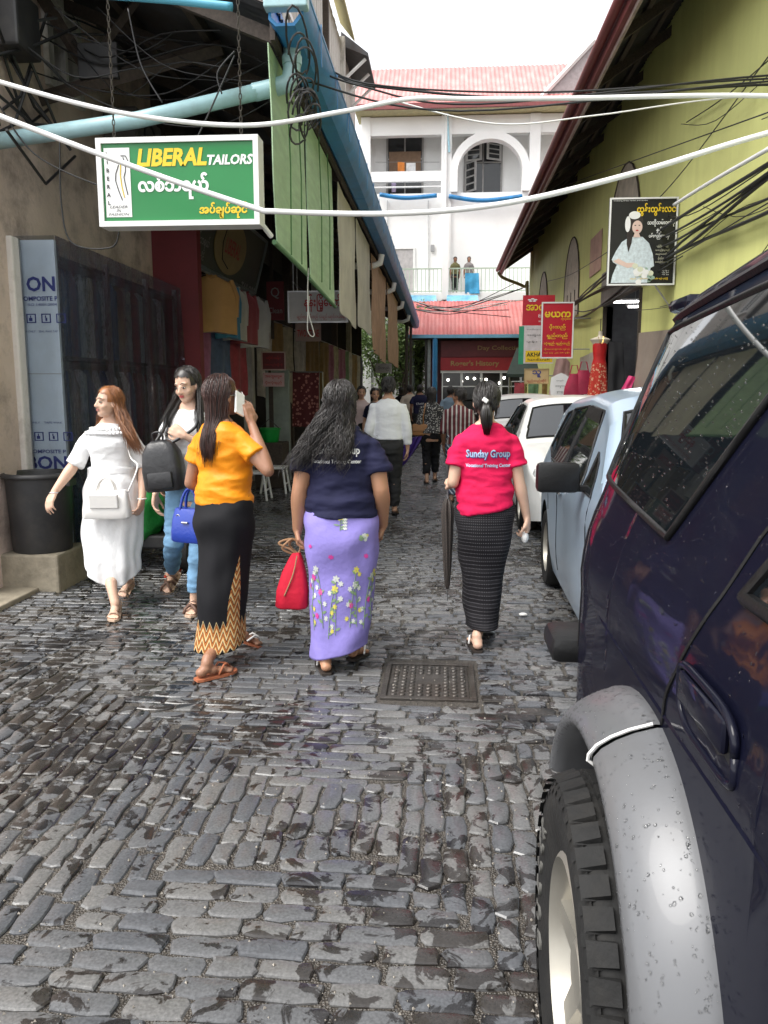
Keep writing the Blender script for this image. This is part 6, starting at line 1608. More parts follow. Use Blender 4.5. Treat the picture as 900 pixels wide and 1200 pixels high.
    def sandal(h, mt, sole, strap, kind='thong', name='sandal', thick=.014):
        k = h.fs; T = lambda x, y, z: h.mt @ (mt @ Vector((x * k, y * k, z * k)))
        out = [(-.028, -.065), (-.036, -.02), (-.036, .05), (-.046, .11), (-.040, .16), (-.012, .186), (.022, .170), (.042, .13), (.042, .08), (.034, .02), (.034, -.04), (.022, -.068)]
        o = MB().prism(out, lambda p: T(p[0], p[1], -.068), lambda p: T(p[0], p[1], -.068 - thick)).build(name, sole, h.root)
        SM = []; st_ = lambda P_, r_: SM.append((P_, r_))
        if kind == 'thong':
            for x, y in ((-.040, .055), (.038, .050)): st_([T(-.012, .148, -.060), T(x * .2 - .006, .118, -.024), T(x * .75, .085, -.018), T(x * 1.0, y, -.060)], .006 * k)
        elif kind == 'cross':
            for (x0, y0, x1, y1) in ((-.045, .14, .040, .07), (.042, .14, -.040, .07), (-.040, .03, .038, .03)): st_([T(x0, y0, -.064), T(x0 * .7, y0 * .93 + y1 * .07, -.030), T((x0 + x1) / 2, (y0 + y1) / 2, -.012), T(x1 * .7, y1, -.028), T(x1, y1, -.064)], .010 * k)
        else:
            st_([T(-.042, .125, -.064), T(-.02, .125, -.030), T(.02, .120, -.032), T(.043, .12, -.064)], .007 * k); st_([T(-.034, -.035, -.064), T(-.034, -.05, .0), T(0, -.075, .006), T(.034, -.05, .0), T(.032, -.035, -.064)], .005 * k)
        for P_, r_ in SM: MB().tube(P_, r_, 6).build('strap', strap, o, smooth=180)
        return o
def wrap_text(h, target, s, size, mat, center, rightv, upv, direc, fit, parent, **kw):
    """print lettering onto a curved cloth by casting each vertex along direc"""
    me = text_geo(s, size, **kw)
    bm = bmesh.new(); bm.from_mesh(me); bmesh.ops.triangulate(bm, faces=bm.faces[:])
    for _ in range(2):
        long_ = [e for e in bm.edges if e.calc_length() > size * .16]
        if long_: bmesh.ops.subdivide_edges(bm, edges=long_, cuts=1); bmesh.ops.triangulate(bm, faces=bm.faces[:])
    bm.to_mesh(me); bm.free()
    a = verts_np(me); w = np.ptp(a[:, 0]); hh = np.ptp(a[:, 1]); cx = (a[:, 0].max() + a[:, 0].min()) / 2; cy = (a[:, 1].max() + a[:, 1].min()) / 2
    tm = target.data; ms = Matrix.Translation(target.location)
    bvh = BVHTree.FromPolygons([ms @ v.co for v in tm.vertices], [p.vertices for p in tm.polygons])
    r, u, d = Vector(rightv), Vector(upv), Vector(direc).normalized(); out = []
    for q in a:
        p = Vector(center) + r * float((q[0] - cx) / w * fit[0]) + u * float((q[1] - cy) / hh * fit[1])
        hit = bvh.ray_cast(p - d * .6, d)
        out.append((hit[0] if hit[0] else p) - d * .0035)
    set_verts(me, np.array([tuple(p) for p in out])); me.materials.clear(); me.materials.append(mat)
    return link('lettering', me, parent)
# ------------------------------------------------------------------ fabrics
def fabric(name, c, rough=.8, var=.10, sheen=0, bump=.25, bscale=22, spec=.22): return M(name, c, rough=rough, var=var, scale=7, sheen=sheen, bump=bump, bscale=bscale, spec=spec)
M_NAVYT = fabric('navy_jersey', (.016, .017, .048)); M_REDT = fabric('magenta_red_jersey', (.62, .010, .075)); M_ORANGE = fabric('orange_satin', (.80, .27, .012), rough=.42); M_WDRESS = fabric('white_cotton', (.80, .80, .80), var=.03); M_BLKSK = fabric('black_cotton', (.012, .012, .014))
M_JEANS = fabric('blue_denim', (.16, .30, .46), var=.25); M_LILAC = fabric('lilac_cotton', (.25, .21, .54), var=.07)
M_SOLEB = M('dark_sole', (.03, .022, .018), rough=.7); M_SOLEO = M('tan_sole', (.40, .13, .06), rough=.6); M_SOLEN = M('beige_sole', (.50, .36, .26), rough=.6)
M_STRAPW = M('white_strap', (.75, .74, .72), rough=.4); M_STRAPBR = M('brown_strap', (.13, .07, .05), rough=.6); M_STRAPR = M('red_strap', (.45, .05, .03), rough=.5)

# ================================================================== woman in purple skirt
pp = GZ(398, 790); PH_ = 1.555
h = Human('woman seen from behind in navy t-shirt and lilac embroidered skirt carrying a red bag', (pp.x, pp.y + .12, 0), R(2), PH_, SK_TAN, wide=1.16, deep=1.12)
h.base((R(-6), R(2), 0))
h.arm(-1, (-.222, -.03, 1.01), (-.245, .02, .785), (.03, .12, -1), (.95, 0, .1), curl=1.0, r=1.22, thumb=.9)
h.arm(1, (.222, -.04, 1.01), (.225, .09, .80), (-.15, .45, -.9), (-1, 0, 0), curl=.6, r=1.22)
h.rings = [(.905, 0, 0, .176, .135), (.84, 0, -.008, .188, .150), (.76, 0, -.015, .203, .165), (.66, .003, -.01, .200, .160), (.52, .004, .0, .186, .150), (.36, .0, .0, .176, .155), (.22, -.005, .0, .168, .160), (.115, -.012, .0, .160, .162)]
h.leg(-1, (-.075, .02, .43), (-.085, -.10, .085), R(14), 0, 1.15); h.leg(1, (.07, .10, .44), (.065, .10, .095), R(-18), R(6), 1.15)
h.body()
sh = h.shirt('t_shirt', M_NAVYT, hem=.865, sleeve=.62, ease=.020, sl_r=.078, sl_flare=1.04, hemr=(.192, .155), seed=3, fold=.008, fs=(5, 5, 17))
h.skirt('skirt', M_LILAC, h.rings, .0085, 3, 4, hem_fn=lambda u: .05 * math.cos(2 * PI * (u - .02)))
h.hair(HR_WAVY, drift=-.36, length=.42, n=1400, wave=.019, wf=42, rad=.0024, sweep=.28, flare=.35, seed=5, gap=.03, behind=.25)
h.sandal(h.footL, M_SOLEB, M_STRAPW); h.sandal(h.footR, M_SOLEB, M_STRAPW)
yb = Vector((0, 1, 0))
c_ = Vector((pp.x + .03, 0, 0))
def at_px(x, y, Y): return PY(x, y, Y)
wrap_text(h, sh, 'Sunday Group', .05, M_WHITE, at_px(398, 527, h.mt.translation.y), (1, 0, 0), (0, 0, 1), (0, 1, 0), (.235, .055), sh, bold=.0012)
wrap_text(h, sh, 'Vocational Training Center', .03, M_WHITE, at_px(397, 539, h.mt.translation.y), (1, 0, 0), (0, 0, 1), (0, 1, 0), (.26, .026), sh, bold=.0007)
# embroidered sprays on the skirt
EMB = {k: M('embroidery_' + k, c, rough=.7, var=.1) for k, c in dict(yellow=(.62, .55, .10), white=(.58, .60, .56), green=(.20, .30, .16), pink=(.60, .05, .30)).items()}
re_ = random.Random(12); emb = {k: MB() for k in EMB}
def petal(col, u, v, ang, l=.022, w=.011):
    ca, sa = math.cos(ang), math.sin(ang); k_ = .95; pts = []
    for a_, b_ in ((0, 0), (.4, .5), (.8, .35), (1, 0), (.8, -.35), (.4, -.5)):
        x = a_ * l * ca - b_ * w * sa; y = a_ * l * sa + b_ * w * ca
        pts.append(h.surf((u + x / 1.08) % 1, min(.99, v - y / .78), .003))
    emb[col].add(pts, [tuple(range(6))])
def flower(col, u, v, r=.022):
    for k in range(6): petal(col, u, v, k * PI / 3 + .3, r, r * .6)
def stem(u, v0, v1, bend, leaves=6, top='white'):
    prev = None
    for k in range(13):
        t = k / 12; uu = u + bend * t * t; vv = v0 + (v1 - v0) * t; p = h.surf(uu % 1, vv, .002)
        if prev is not None: emb['green'].tube([prev, p], .0017, 4)
        prev = p
        if k % 2 and k < 12: petal('green', uu, vv, re_.choice([.5, 2.6]) + re_.uniform(-.3, .3), .026, .012); 
        if k % 3 == 2: flower(re_.choice(['white', 'yellow', 'white']), uu + re_.choice([-1, 1]) * .018, vv, .012)
    flower(top, u + bend, v1, .017)
for u, v0, v1, bd, tp in ((.67, .80, .50, -.03, 'white'), (.70, .86, .60, .03, 'yellow'), (.735, .84, .55, .0, 'white'), (.80, .80, .50, .02, 'yellow'), (.835, .80, .58, -.02, 'white'), (.875, .82, .54, .03, 'white'), (.92, .78, .52, .0, 'yellow'), (.60, .82, .55, .02, 'pink'), (.755, .20, .08, .0, 'yellow'), (.85, .30, .25, .01, 'white')): stem(u, v0, v1, bd, top=tp)
for u, v in ((.62, .35), (.66, .62), (.72, .42), (.80, .68), (.87, .42), (.58, .60), (.64, .74), (.9, .66)): flower('pink', u, v, .014)
for k, b_ in emb.items(): tag(b_.build('embroidery', EMB[k], h.skirt_o, fixn=False), kind='stuff')
# red cloth bag in her hand
hb = h.mt @ h.armL[2]
bg_ = thing('cloth_bag', 'red cloth bag with tan rope handle held by the woman in lilac', 'bag', (hb.x - .03, hb.y, .34))
bx_, by_ = hb.x - .02, hb.y + .01
def bag_ring(w_, d_, z, sl=0): return [Vector((bx_ - .01 + sl + w_ * math.copysign(abs(math.cos(q)) ** .6, math.cos(q)), by_ + d_ * math.copysign(abs(math.sin(q)) ** .7, math.sin(q)) + .004 * math.sin(q * 7 + z * 40), z)) for q in np.linspace(0, 2 * PI, 41)[:-1]]
zb_ = PY(340, 712, by_).z
MB().loft([bag_ring(.080, .04, zb_, -.01), bag_ring(.090, .05, zb_ + .012, -.01), bag_ring(.088, .055, zb_ + .10, -.005), bag_ring(.066, .05, zb_ + .20, .005), bag_ring(.04, .035, zb_ + .27, .015), bag_ring(.022, .02, zb_ + .31, .02)]).build('body', fabric('red_canvas', (.60, .018, .045), rough=.6), bg_, smooth=60)
rope = M('tan_rope', (.34, .19, .10), rough=.8)
hz = hb.z - .075
for s_, ph in ((-1, 0), (1, .5)):
    cable('handle', [(bx_ + .02, by_, zb_ + .29), (bx_ - .04 + s_ * .02, by_ - .02, zb_ + .33), (bx_ - .06 - .02 * s_, by_ - .03, hz - .0), (bx_ - .01, by_ - .01, hz + .02), (bx_ + .03 * s_, by_ + .01, hz - .02), (bx_ + .02, by_, zb_ + .3)], .007, rope, parent=bg_)
cable('cord', [(bx_ + .02, by_ - .04, zb_ + .3), (bx_ + .0, by_ - .06, zb_ + .2), (bx_ - .05, by_ - .06, zb_ + .08)], .004, rope, parent=bg_)

# ================================================================== woman in red t-shirt
rp = GZ(566, 762); RH = 1.55
h = Human('woman seen from behind in bright red t-shirt with a ponytail and black checked skirt', (rp.x, rp.y + .12, 0), R(3), RH, SK_LIGHT, wide=1.02, deep=1.0)
h.base((R(-4), R(4), 0))
h.arm(-1, (-.195, -.045, 1.01), (-.175, .17, .985), (-.35, .75, .15), (.8, .2, -.6), curl=1.15, r=.95, thumb=.9)
h.arm(1, (.200, -.03, 1.01), (.255, -.01, .79), (.10, .02, -1), (-.9, .3, 0), curl=1.0, r=.95, thumb=.9)
h.rings = [(.90, 0, 0, .150, .12), (.84, 0, -.005, .166, .128), (.76, 0, -.01, .172, .140), (.64, .0, -.005, .160, .135), (.50, .0, .02, .138, .135), (.36, .0, .03, .122, .140), (.22, .0, .02, .108, .145), (.125, .0, .0, .10, .15)]
h.leg(-1, (-.05, .04, .43), (-.045, -.13, .085), R(4), 0, .95); h.leg(1, (.055, .13, .44), (.05, .13, .12), R(-8), R(20), .95)
h.body()
sh = h.shirt('t_shirt', M_REDT, hem=.84, sleeve=.60, ease=.022, sl_r=.061, sl_flare=1.15, hemr=(.176, .14), seed=8, fold=.008, hem_tilt=.035, diag=.35, fs=(5, 5, 14))
def check_mat():
    m, nt, b = new_mat('black_checked_weave'); L = nt.links.new
    uv = N(nt, 'ShaderNodeUVMap', uv_map='uv'); sp = N(nt, 'ShaderNodeSeparateXYZ'); L(uv.outputs[0], sp.inputs[0])
    def band(inp, fr, th):
        a = N(nt, 'ShaderNodeMath', operation='MULTIPLY'); L(inp, a.inputs[0]); a.inputs[1].default_value = fr
        f = N(nt, 'ShaderNodeMath', operation='FRACT'); L(a.outputs[0], f.inputs[0]); c = N(nt, 'ShaderNodeMath', operation='LESS_THAN'); L(f.outputs[0], c.inputs[0]); c.inputs[1].default_value = th
        return c.outputs[0]
    a = band(sp.outputs[1], 42, .22); c = band(sp.outputs[0], 90, .5)
    mu = N(nt, 'ShaderNodeMath', operation='MULTIPLY'); L(a, mu.inputs[0]); L(c, mu.inputs[1])
    d2 = band(sp.outputs[1], 14, .35); ad = N(nt, 'ShaderNodeMath', operation='MULTIPLY_ADD'); L(d2, ad.inputs[0]); ad.inputs[1].default_value = .08; L(mu.outputs[0], ad.inputs[2])
    mx = N(nt, 'ShaderNodeMix', data_type='RGBA'); L(ad.outputs[0], mx.inputs[0]); mx.inputs[6].default_value = (.011, .010, .012, 1); mx.inputs[7].default_value = (.10, .097, .105, 1)
    L(mx.outputs[2], b.inputs['Base Color']); b.inputs['Roughness'].default_value = .8; b.inputs['Specular IOR Level'].default_value = .2
    return m
h.skirt('skirt', check_mat(), h.rings, .0075, 3, 9)
mb = h.hair(HR_BLACK, length=.135, n=900, wave=.0, rad=.0025, sweep=.9, seed=8, gap=.02)
pt = MB(); rr = random.Random(3); tie = h.mt @ (h.hm @ Vector((-.006, -.112, -.012)))
for k in range(150):
    a_ = rr.uniform(0, 2 * PI); q = rr.random() ** .5; o_ = Vector((math.cos(a_) * .030 * q, math.sin(a_) * .022 * q, 0))
    pt.tube([tie + o_ * .35 + Vector((0, .015, .012)), tie + o_ * .6 + Vector((0, -.018, 0)), tie + o_ * 1.15 + Vector((.0, -.030, -.045)), tie + o_ * 1.1 + Vector((.004, -.022, -.10)), tie + o_ * .55 + Vector((.006, -.006, -.15 - .02 * rr.random()))], [.0035, .0045, .0048, .004, .0015], 4)
pt.build('ponytail', HR_BLACK, h.root, smooth=180, fixn=False)
cp = MB().bevbox(-.017, .017, -.006, .006, -.012, .012, .004, mat=Matrix.Translation(tie + Vector((-.006, -.030, .024))) @ Matrix.Rotation(.6, 4, 'Y')).build('hair_clip', M_STRAPW, h.root)
h.sandal(h.footL, M_SOLEB, M_STRAPW); h.sandal(h.footR, M_STRAPW, M_STRAPW)
M_LETBL = M('pale_blue_print', (.42, .55, .75), rough=.5, var=.03)
ty = h.mt.translation.y
wrap_text(h, sh, 'Sunday Group', .05, M_NAVYINK, at_px(571.5, 531.8, ty), (1, 0, 0), (0, 0, 1), (0, 1, 0), (.252, .060), sh, bold=.0024)
q = wrap_text(h, sh, 'Sunday Group', .05, M_LETBL, at_px(571, 531, ty), (1, 0, 0), (0, 0, 1), (0, 1, 0), (.25, .057), sh, bold=.0010); q.location.y -= .002
wrap_text(h, sh, 'Vocational Training Center', .03, M_LETBL, at_px(571, 544, ty), (1, 0, 0), (0, 0, 1), (0, 1, 0), (.255, .026), sh, bold=.0008)
# tissue in her right hand, umbrella in the left
hr = h.mt @ (h.armR[2] + h.armR[3] * .09)
o = MB().ell(hr + Vector((-.02, -.02, -.02)), (.022, .025, .035), 10, 8).build('tissue', M_STRAPW); tag(o, 'crumpled white tissue in the hand of the woman in red', 'tissue')
hl = h.mt @ (h.armL[2] + h.armL[3] * .08)
um = thing('umbrella', 'closed dark plaid umbrella pointing down beside the woman in red', 'umbrella', (hl.x, hl.y, .3))
def plaid():
    m, nt, b = new_mat('dark_plaid'); L = nt.links.new
    tc = N(nt, 'ShaderNodeTexCoord'); br = N(nt, 'ShaderNodeTexBrick', Scale=28.0); L(tc.outputs['Object'], br.inputs['Vector'])
    br.inputs['Color1'].default_value = (.02, .02, .022, 1); br.inputs['Color2'].default_value = (.035, .03, .03, 1); br.inputs['Mortar'].default_value = (.07, .055, .045, 1); br.inputs['Mortar Size'].default_value = .06
    mp = N(nt, 'ShaderNodeMapping'); mp.inputs['Rotation'].default_value = (PI / 2, .2, 0); L(tc.outputs['Object'], mp.inputs[0]); L(mp.outputs[0], br.inputs['Vector'])
    L(br.outputs[0], b.inputs['Base Color']); b.inputs['Roughness'].default_value = .6; return m
ut = PY(524, 704, hl.y); axis = (Vector((hl.x, hl.y, hl.z)) - ut); 
def ax(t): return ut + axis * t
rings = []
for t, r in ((.10, .008), (.13, .014), (.3, .022), (.55, .030), (.72, .034), (.80, .028), (.84, .012)):
    rings.append([ax(t) + Vector((math.cos(q), math.sin(q), 0)) * r * (1 + .22 * math.sin(q * 8 + t * 5)) for q in np.linspace(0, 2 * PI, 49)[:-1]])
MB().loft(rings).build('canopy', plaid(), um, smooth=60)
MB().tube([ax(-.0), ax(.12)], .004, 6).tube([ax(.8), ax(1.0)], .006, 6).build('shaft', M_STEEL, um)
MB().tube([ax(.97), ax(1.08), ax(1.12)], [.012, .014, .010], 8).build('handle', M_BIN, um, smooth=60)

# ================================================================== woman in orange top on the phone
fa, fb = GZ(243, 796), GZ(284, 758)
oc = (fa + fb) / 2
h = Human('woman from behind in orange satin top and black zigzag hem skirt, phone at ear', (oc.x + .02, oc.y, 0), R(-24), 1.585, SK_DARK, wide=1.0, deep=.98)
s = h.s
h.base((R(-22), R(4), R(0)))
A_, B_ = h.L(fa), h.L(fb)
mA, mB = Vector((A_[0], A_[1])) / s, Vector((B_[0], B_[1])) / s; mc = mA * .62 + mB * .38
h.arm(-1, (-.195, -.05, 1.01), (-.15, .13, .95), (.35, .9, -.1), (0, 0, -1), curl=.9, r=.92)
h.arm(1, (.305, -.01, 1.10), (.150, .060, 1.345), (-.35, .22, .9), (-.75, .1, -.2), curl=.35, r=.95, thumb=.4, spread=1.4)
h.rings = [(.955, 0, 0, .134, .105), (.88, 0, -.008, .155, .125), (.80, 0, -.015, .165, .140), (.68, .0, -.005, .150, .135), (.54, mc.x * .3, mc.y * .3, .130, .140), (.40, mc.x * .5, mc.y * .5, .120, .155), (.26, mc.x * .8, mc.y * .8, .122, .130), (.135, mc.x, mc.y, .130, .145)]
h.leg(-1, (-.08, .03, .44), (A_[0] / s, A_[1] / s, .085), R(-20), 0, .95); h.leg(1, (.06, .10, .43), (B_[0] / s, B_[1] / s, .12), R(-40), R(24), .95)
h.body()
h.shirt('top', M_ORANGE, hem=.905, sleeve=.52, ease=.013, sl_r=.056, sl_flare=1.18, hemr=(.160, .125), waist=.004, seed=14, fold=.0085, diag=.5, fs=(5, 5, 12))
def zigzag():
    m, nt, b = new_mat('black_skirt_zigzag'); L = nt.links.new
    uv = N(nt, 'ShaderNodeUVMap', uv_map='uv'); sp = N(nt, 'ShaderNodeSeparateXYZ'); L(uv.outputs[0], sp.inputs[0])
    mth = lambda op, a, b_=None, c_=None: _m(nt, op, a, b_, c_)
    tri = mth('PINGPONG', mth('MULTIPLY', sp.outputs[0], 20.0), .5)
    v = mth('MULTIPLY_ADD', tri, .10, sp.outputs[1])          # v shifted by the zigzag
    # diagonal rise of the patterned panel on the right
    rise = mth('MULTIPLY', mth('MAXIMUM', mth('SUBTRACT', .06, mth('ABSOLUTE', mth('SUBTRACT', sp.outputs[0], .955))), 0.0), 6.5)
    lo = mth('SUBTRACT', .87, rise)
    inside = mth('MULTIPLY', mth('GREATER_THAN', v, lo), mth('LESS_THAN', v, 1.02))
    fr = mth('FRACT', mth('MULTIPLY', v, 22.0))
    cr = N(nt, 'ShaderNodeValToRGB'); cr.color_ramp.interpolation = 'CONSTANT'; L(fr, cr.inputs[0])
    e = cr.color_ramp.elements; e[0].color = (.55, .42, .22, 1); e[1].position = .30; e[1].color = (.012, .010, .010, 1)
    for p_, c_ in ((.45, (.40, .13, .03, 1)), (.68, (.14, .05, .02, 1)), (.85, (.62, .30, .08, 1))): q = e.new(p_); q.color = c_
    mx = N(nt, 'ShaderNodeMix', data_type='RGBA'); L(inside, mx.inputs[0]); mx.inputs[6].default_value = (.010, .010, .012, 1); L(cr.outputs[0], mx.inputs[7])
    L(mx.outputs[2], b.inputs['Base Color']); b.inputs['Roughness'].default_value = .75; b.inputs['Specular IOR Level'].default_value = .2; return m
def _m(nt, op, a, b_=None, c_=None):
    n = nt.nodes.new('ShaderNodeMath'); n.operation = op
    for i, x in enumerate((a, b_, c_)):
        if x is None: continue
        if isinstance(x, (int, float)): n.inputs[i].default_value = x
        else: nt.links.new(x, n.inputs[i])
    return n.outputs[0]
h.skirt('skirt', zigzag(), h.rings, .008, 3, 15, hem_fn=lambda u: .03 * math.sin(2 * PI * u))
h.hair(HR_BROWN, length=.40, n=1200, wave=.003, wf=18, rad=.0022, sweep=.35, seed=9, spread_x=.55, gap=.022)
h.sandal(h.footL, M_SOLEO, M_SOLEO); h.sandal(h.footR, M_SOLEO, M_STRAPW)
gl = MB(); T = lambda p: h.mt @ (h.hm @ Vector(p))
for x in (-1, 1):
    gl.tube([T((x * .032 + .024 * math.cos(q), .094 - .006 * abs(math.cos(q)), -.004 + .018 * math.sin(q))) for q in np.linspace(0, 2 * PI, 17)], .0016, 5); gl.tube([T((x * .056, .088, 0)), T((x * .078, .03, .0)), T((x * .078, -.01, -.002))], .0016, 5)
gl.build('glasses', M_STEEL, h.root)
h.face()
hp = h.mt @ (h.armR[2] + h.armR[3] * .085)
ear = h.mt @ (h.hm @ Vector((.078, .0, -.02)))
phm = Matrix.Translation(hp.lerp(ear, .5)) @ h.mt.to_3x3().to_4x4() @ Matrix.Rotation(R(-18), 4, 'Y') @ Matrix.Rotation(R(-25), 4, 'X')
pho = thing('mobile_phone', 'white mobile phone held to the ear of the woman in orange', 'phone', tuple(hp))
MB().bevbox(-.006, .006, -.034, .034, -.066, .066, .005, mat=phm).build('case', M_STRAPW, pho); MB().box(-.0085, -.0065, -.032, .032, -.062, .062, mat=phm).build('screen', M_GLASS_DK, pho)
# blue handbag on her left forearm
def handbag(c, w, d_, ht, rz, mat, label, hand_z, metal=M_STEEL, lid=True, hw=.5):
    t = thing('handbag', label, 'handbag', tuple(c), None, rz); m_ = Matrix.Translation(c) @ Matrix.Rotation(rz, 4, 'Z')
    def rg(f, dz, z): return [m_ @ Vector((f * w / 2 * math.copysign(abs(math.cos(q)) ** .35, math.cos(q)), dz * d_ / 2 * math.copysign(abs(math.sin(q)) ** .5, math.sin(q)), z)) for q in np.linspace(0, 2 * PI, 49)[:-1]]
    MB().loft([rg(.93, .9, 0), rg(1, 1, .01), rg(.99, 1, ht * .3), rg(.93, .85, ht * .7), rg(.88, .5, ht * .95), rg(.86, .42, ht)]).build('body', mat, t, smooth=40)
    for sy_ in (-1, 1):
        MB().tube([m_ @ Vector((math.cos(q) * w * hw * .5, sy_ * d_ * .22 * (1 - .6 * max(0, math.sin(q))), ht * .78 + max(0, math.sin(q)) * (hand_z - ht * .78))) for q in np.linspace(-.15, PI + .15, 19)], .008, 7).build('handle', mat, t, smooth=180)
        for sx_ in (-1, 1): MB().tube([m_ @ Vector((sx_ * w * hw * .5 + .012 * math.cos(q), sy_ * (d_ * .26 + .012), ht * .76 + .014 * math.sin(q))) for q in np.linspace(0, 2 * PI, 11)], .003, 5).build('buckle', metal, t)
    if lid: MB().bevbox(-w * .30, w * .30, -d_ * .53, -d_ * .30, ht * .42, ht * .92, .006, mat=m_ @ Matrix.Rotation(.10, 4, 'X')).build('flap', mat, t)
    MB().tube([m_ @ Vector((-.02, -d_ * .5, ht * .62)), m_ @ Vector((.02, -d_ * .5, ht * .62))], .006, 6).build('clasp', metal, t)
    return t
fw = h.mt @ h.armL[1].lerp(h.armL[2], .45)
bc_ = PY(206, 634, fw.y); handbag(Vector((fw.x - .07, fw.y - .0, bc_.z)), .235, .13, .185, R(-20), M('cobalt_leather', (.012, .04, .30), rough=.35, var=.08, bump=.1, bscale=60), 'cobalt blue leather handbag hanging on the arm of the woman in orange', fw.z - bc_.z - .01, lid=False)

# ================================================================== woman in white dress
wf_, wb_ = GZ(135, 722), GZ(150, 694)
h = Human('woman with ginger hair in white dress walking with a white handbag', ((wf_.x + wb_.x) / 2 - .02, (wf_.y + wb_.y) / 2, 0), R(188), 1.53, SK_LIGHT, wide=.99, deep=1.04)
s = h.s; A_, B_ = h.L(wf_), h.L(wb_)
h.base((R(-46), R(3), R(0)))
h.arm(1, (.255, .05, 1.04), (.365, .17, .86), (.25, .45, -.75), (-.3, -.3, -.9), curl=.45, r=1.05, thumb=.2)
h.arm(-1, (-.215, -.05, 1.02), (-.225, .09, .80), (.15, .3, -.95), (.9, -.2, 0), curl=.6, r=1.05)
h.rings = [(1.02, 0, .008, .158, .118), (.96, 0, .004, .172, .130), (.86, 0, 0, .200, .150), (.70, 0, .01, .212, .165), (.52, .01, .03, .205, .17), (.36, .015, .05, .195, .175), (.25, .015, .06, .19, .18)]
h.leg(1, (.06, .12, .42), (A_[0] / s, A_[1] / s - .02, .085), R(8), 0, 1.0); h.leg(-1, (-.05, .02, .42), (B_[0] / s, B_[1] / s, .10), R(-6), R(14), 1.0)
h.body(); h.face(M_LIP, -.003)
h.shirt('bodice', M_WDRESS, hem=.97, sleeve=.98, ease=.014, sl_r=.058, sl_flare=1.12, seed=21, fold=.006, waist=.008, neck=1.335)
h.skirt('skirt', M_WDRESS, h.rings, .012, 6, 22, hem_fn=lambda u: .05 * math.sin(2 * PI * u * 2 + 1) - .02)
MB().loft([[h.mt @ p for p in ell_ring(z * s, 0, .008 * s, .159 * s, .121 * s, 40)] for z in (.985, .99, 1.02, 1.025)]).build('belt', M_WDRESS, h.root, smooth=60)
fr_ = MB()
for k, zz in enumerate((1.30, 1.27)):
    cy, rx, ry = h.tor(zz * s)
    pts_ = []
    for q in np.linspace(R(20), R(160), 60): pts_.append(h.mt @ Vector(((rx + .02 + .006 * k) * math.cos(q), cy + (ry + .022 + .008 * k) * math.sin(q) + .004 * math.sin(q * 40), zz * s + .005 * math.sin(q * 37))))
    fr_.tube(pts_, .010, 5, flat=1.6)
fr_.build('ruffle', M_WDRESS, h.root, smooth=180)
h.hair(HR_GINGER, length=.40, n=1400, wave=.012, wf=26, rad=.0024, sweep=.25, seed=19, flare=.5, gap=.02, front=-1)
h.sandal(h.footR, M_SOLEN, M_SOLEN, 'ankle'); h.sandal(h.footL, M_SOLEN, M_SOLEN, 'ankle')
MB().tube([h.mt @ (h.armR[2] + Vector((math.cos(q) * .028, math.sin(q) * .028, 0))) for q in np.linspace(0, 2 * PI, 15)], .0045, 6).build('bracelet', M('silver_beads', (.6, .6, .62), rough=.25, metal=1), h.root)
MB().tube([h.mt @ (h.armL[2] + Vector((math.cos(q) * .027, math.sin(q) * .027, 0))) for q in np.linspace(0, 2 * PI, 15)], .005, 6).build('watch_strap', M_STRAPW, h.root)
hyb = h.mt.translation.y - .24
wbag = PY(126, 607, hyb); M_WLEATH = M('white_leather', (.76, .74, .71), rough=.35, var=.04, bump=.08, bscale=70)
hbag = handbag(wbag, .315, .12, .19, R(6), M_WLEATH, 'white leather handbag with flap in front of the woman in white', .27, hw=.40)
cable('shoulder_strap', [wbag + Vector((.14, .02, .17)), wbag + Vector((.20, .06, .34)), h.mt @ Vector((-.16 * s, .10 * s, 1.10 * s)), h.mt @ Vector((-.125 * s, .09 * s, 1.26 * s)), h.mt @ Vector((-.10 * s, .0, 1.345 * s))], .006, M_WLEATH, parent=hbag)

# ================================================================== woman with black backpack
bf = GZ(228, 716); bb = GZ(205, 690)
h = Human('woman in white top and blue jeans looking down with a black backpack on her front', (bf.x - .02, bf.y + .10, 0), R(176), 1.655, SK_LIGHT, wide=.96, deep=.95)
s = h.s; A_, B_ = h.L(bf), h.L(bb)
h.base((R(-16), R(-14), R(3)))
h.arm(1, (.200, -.02, 1.01), (.215, .09, .78), (0, .2, -1), (-.9, 0, 0), curl=.5, r=.9); h.arm(-1, (-.20, .05, 1.06), (-.03, .17, 1.17), (.8, .05, .45), (0, -.9, -.2), curl=1.0, r=.9)
h.leg(-1, (-.07, .08, .44), (A_[0] / s, A_[1] / s, .085), R(10), 0, .9); h.leg(1, (.10, .10, .46), (B_[0] / s + .02, B_[1] / s, .13), R(-5), R(30), .9)
h.body(); h.face(M_LIPRED)
h.shirt('top', M_WDRESS, hem=.86, sleeve=.50, ease=.015, sl_r=.056, sl_flare=1.2, seed=33, fold=.006, neck=1.335)
tr_ = MB()
tr_.loft([ell_ring(z * s, 0, cy * s, rx * s, ry * s, 28) for z, cy, rx, ry in ((.74, 0, .150, .118), (.82, -.006, .170, .130), (.90, 0, .160, .118), (.95, 0, .150, .108))])
for lg in (h.legL, h.legR):
    a, k, n_ = lg; tr_.tube([a, a.lerp(k, .4), k, k.lerp(n_, .3), k.lerp(n_, .7), k.lerp(n_, .88)], [.094 * s, .084 * s, .064 * s, .062 * s, .052 * s, .048 * s], 18)
h.cloth('jeans', tr_, M_JEANS, .008, .006, 3, 3, (8, 8, 18))
h.hair(HR_BLACK, length=.42, n=1100, rad=.0023, sweep=.25, seed=29, gap=.02, flare=.2, front=2)
h.sandal(h.footL, M_SOLEN, M_STRAPBR, 'cross'); h.sandal(h.footR, M_SOLEN, M_STRAPBR, 'cross')
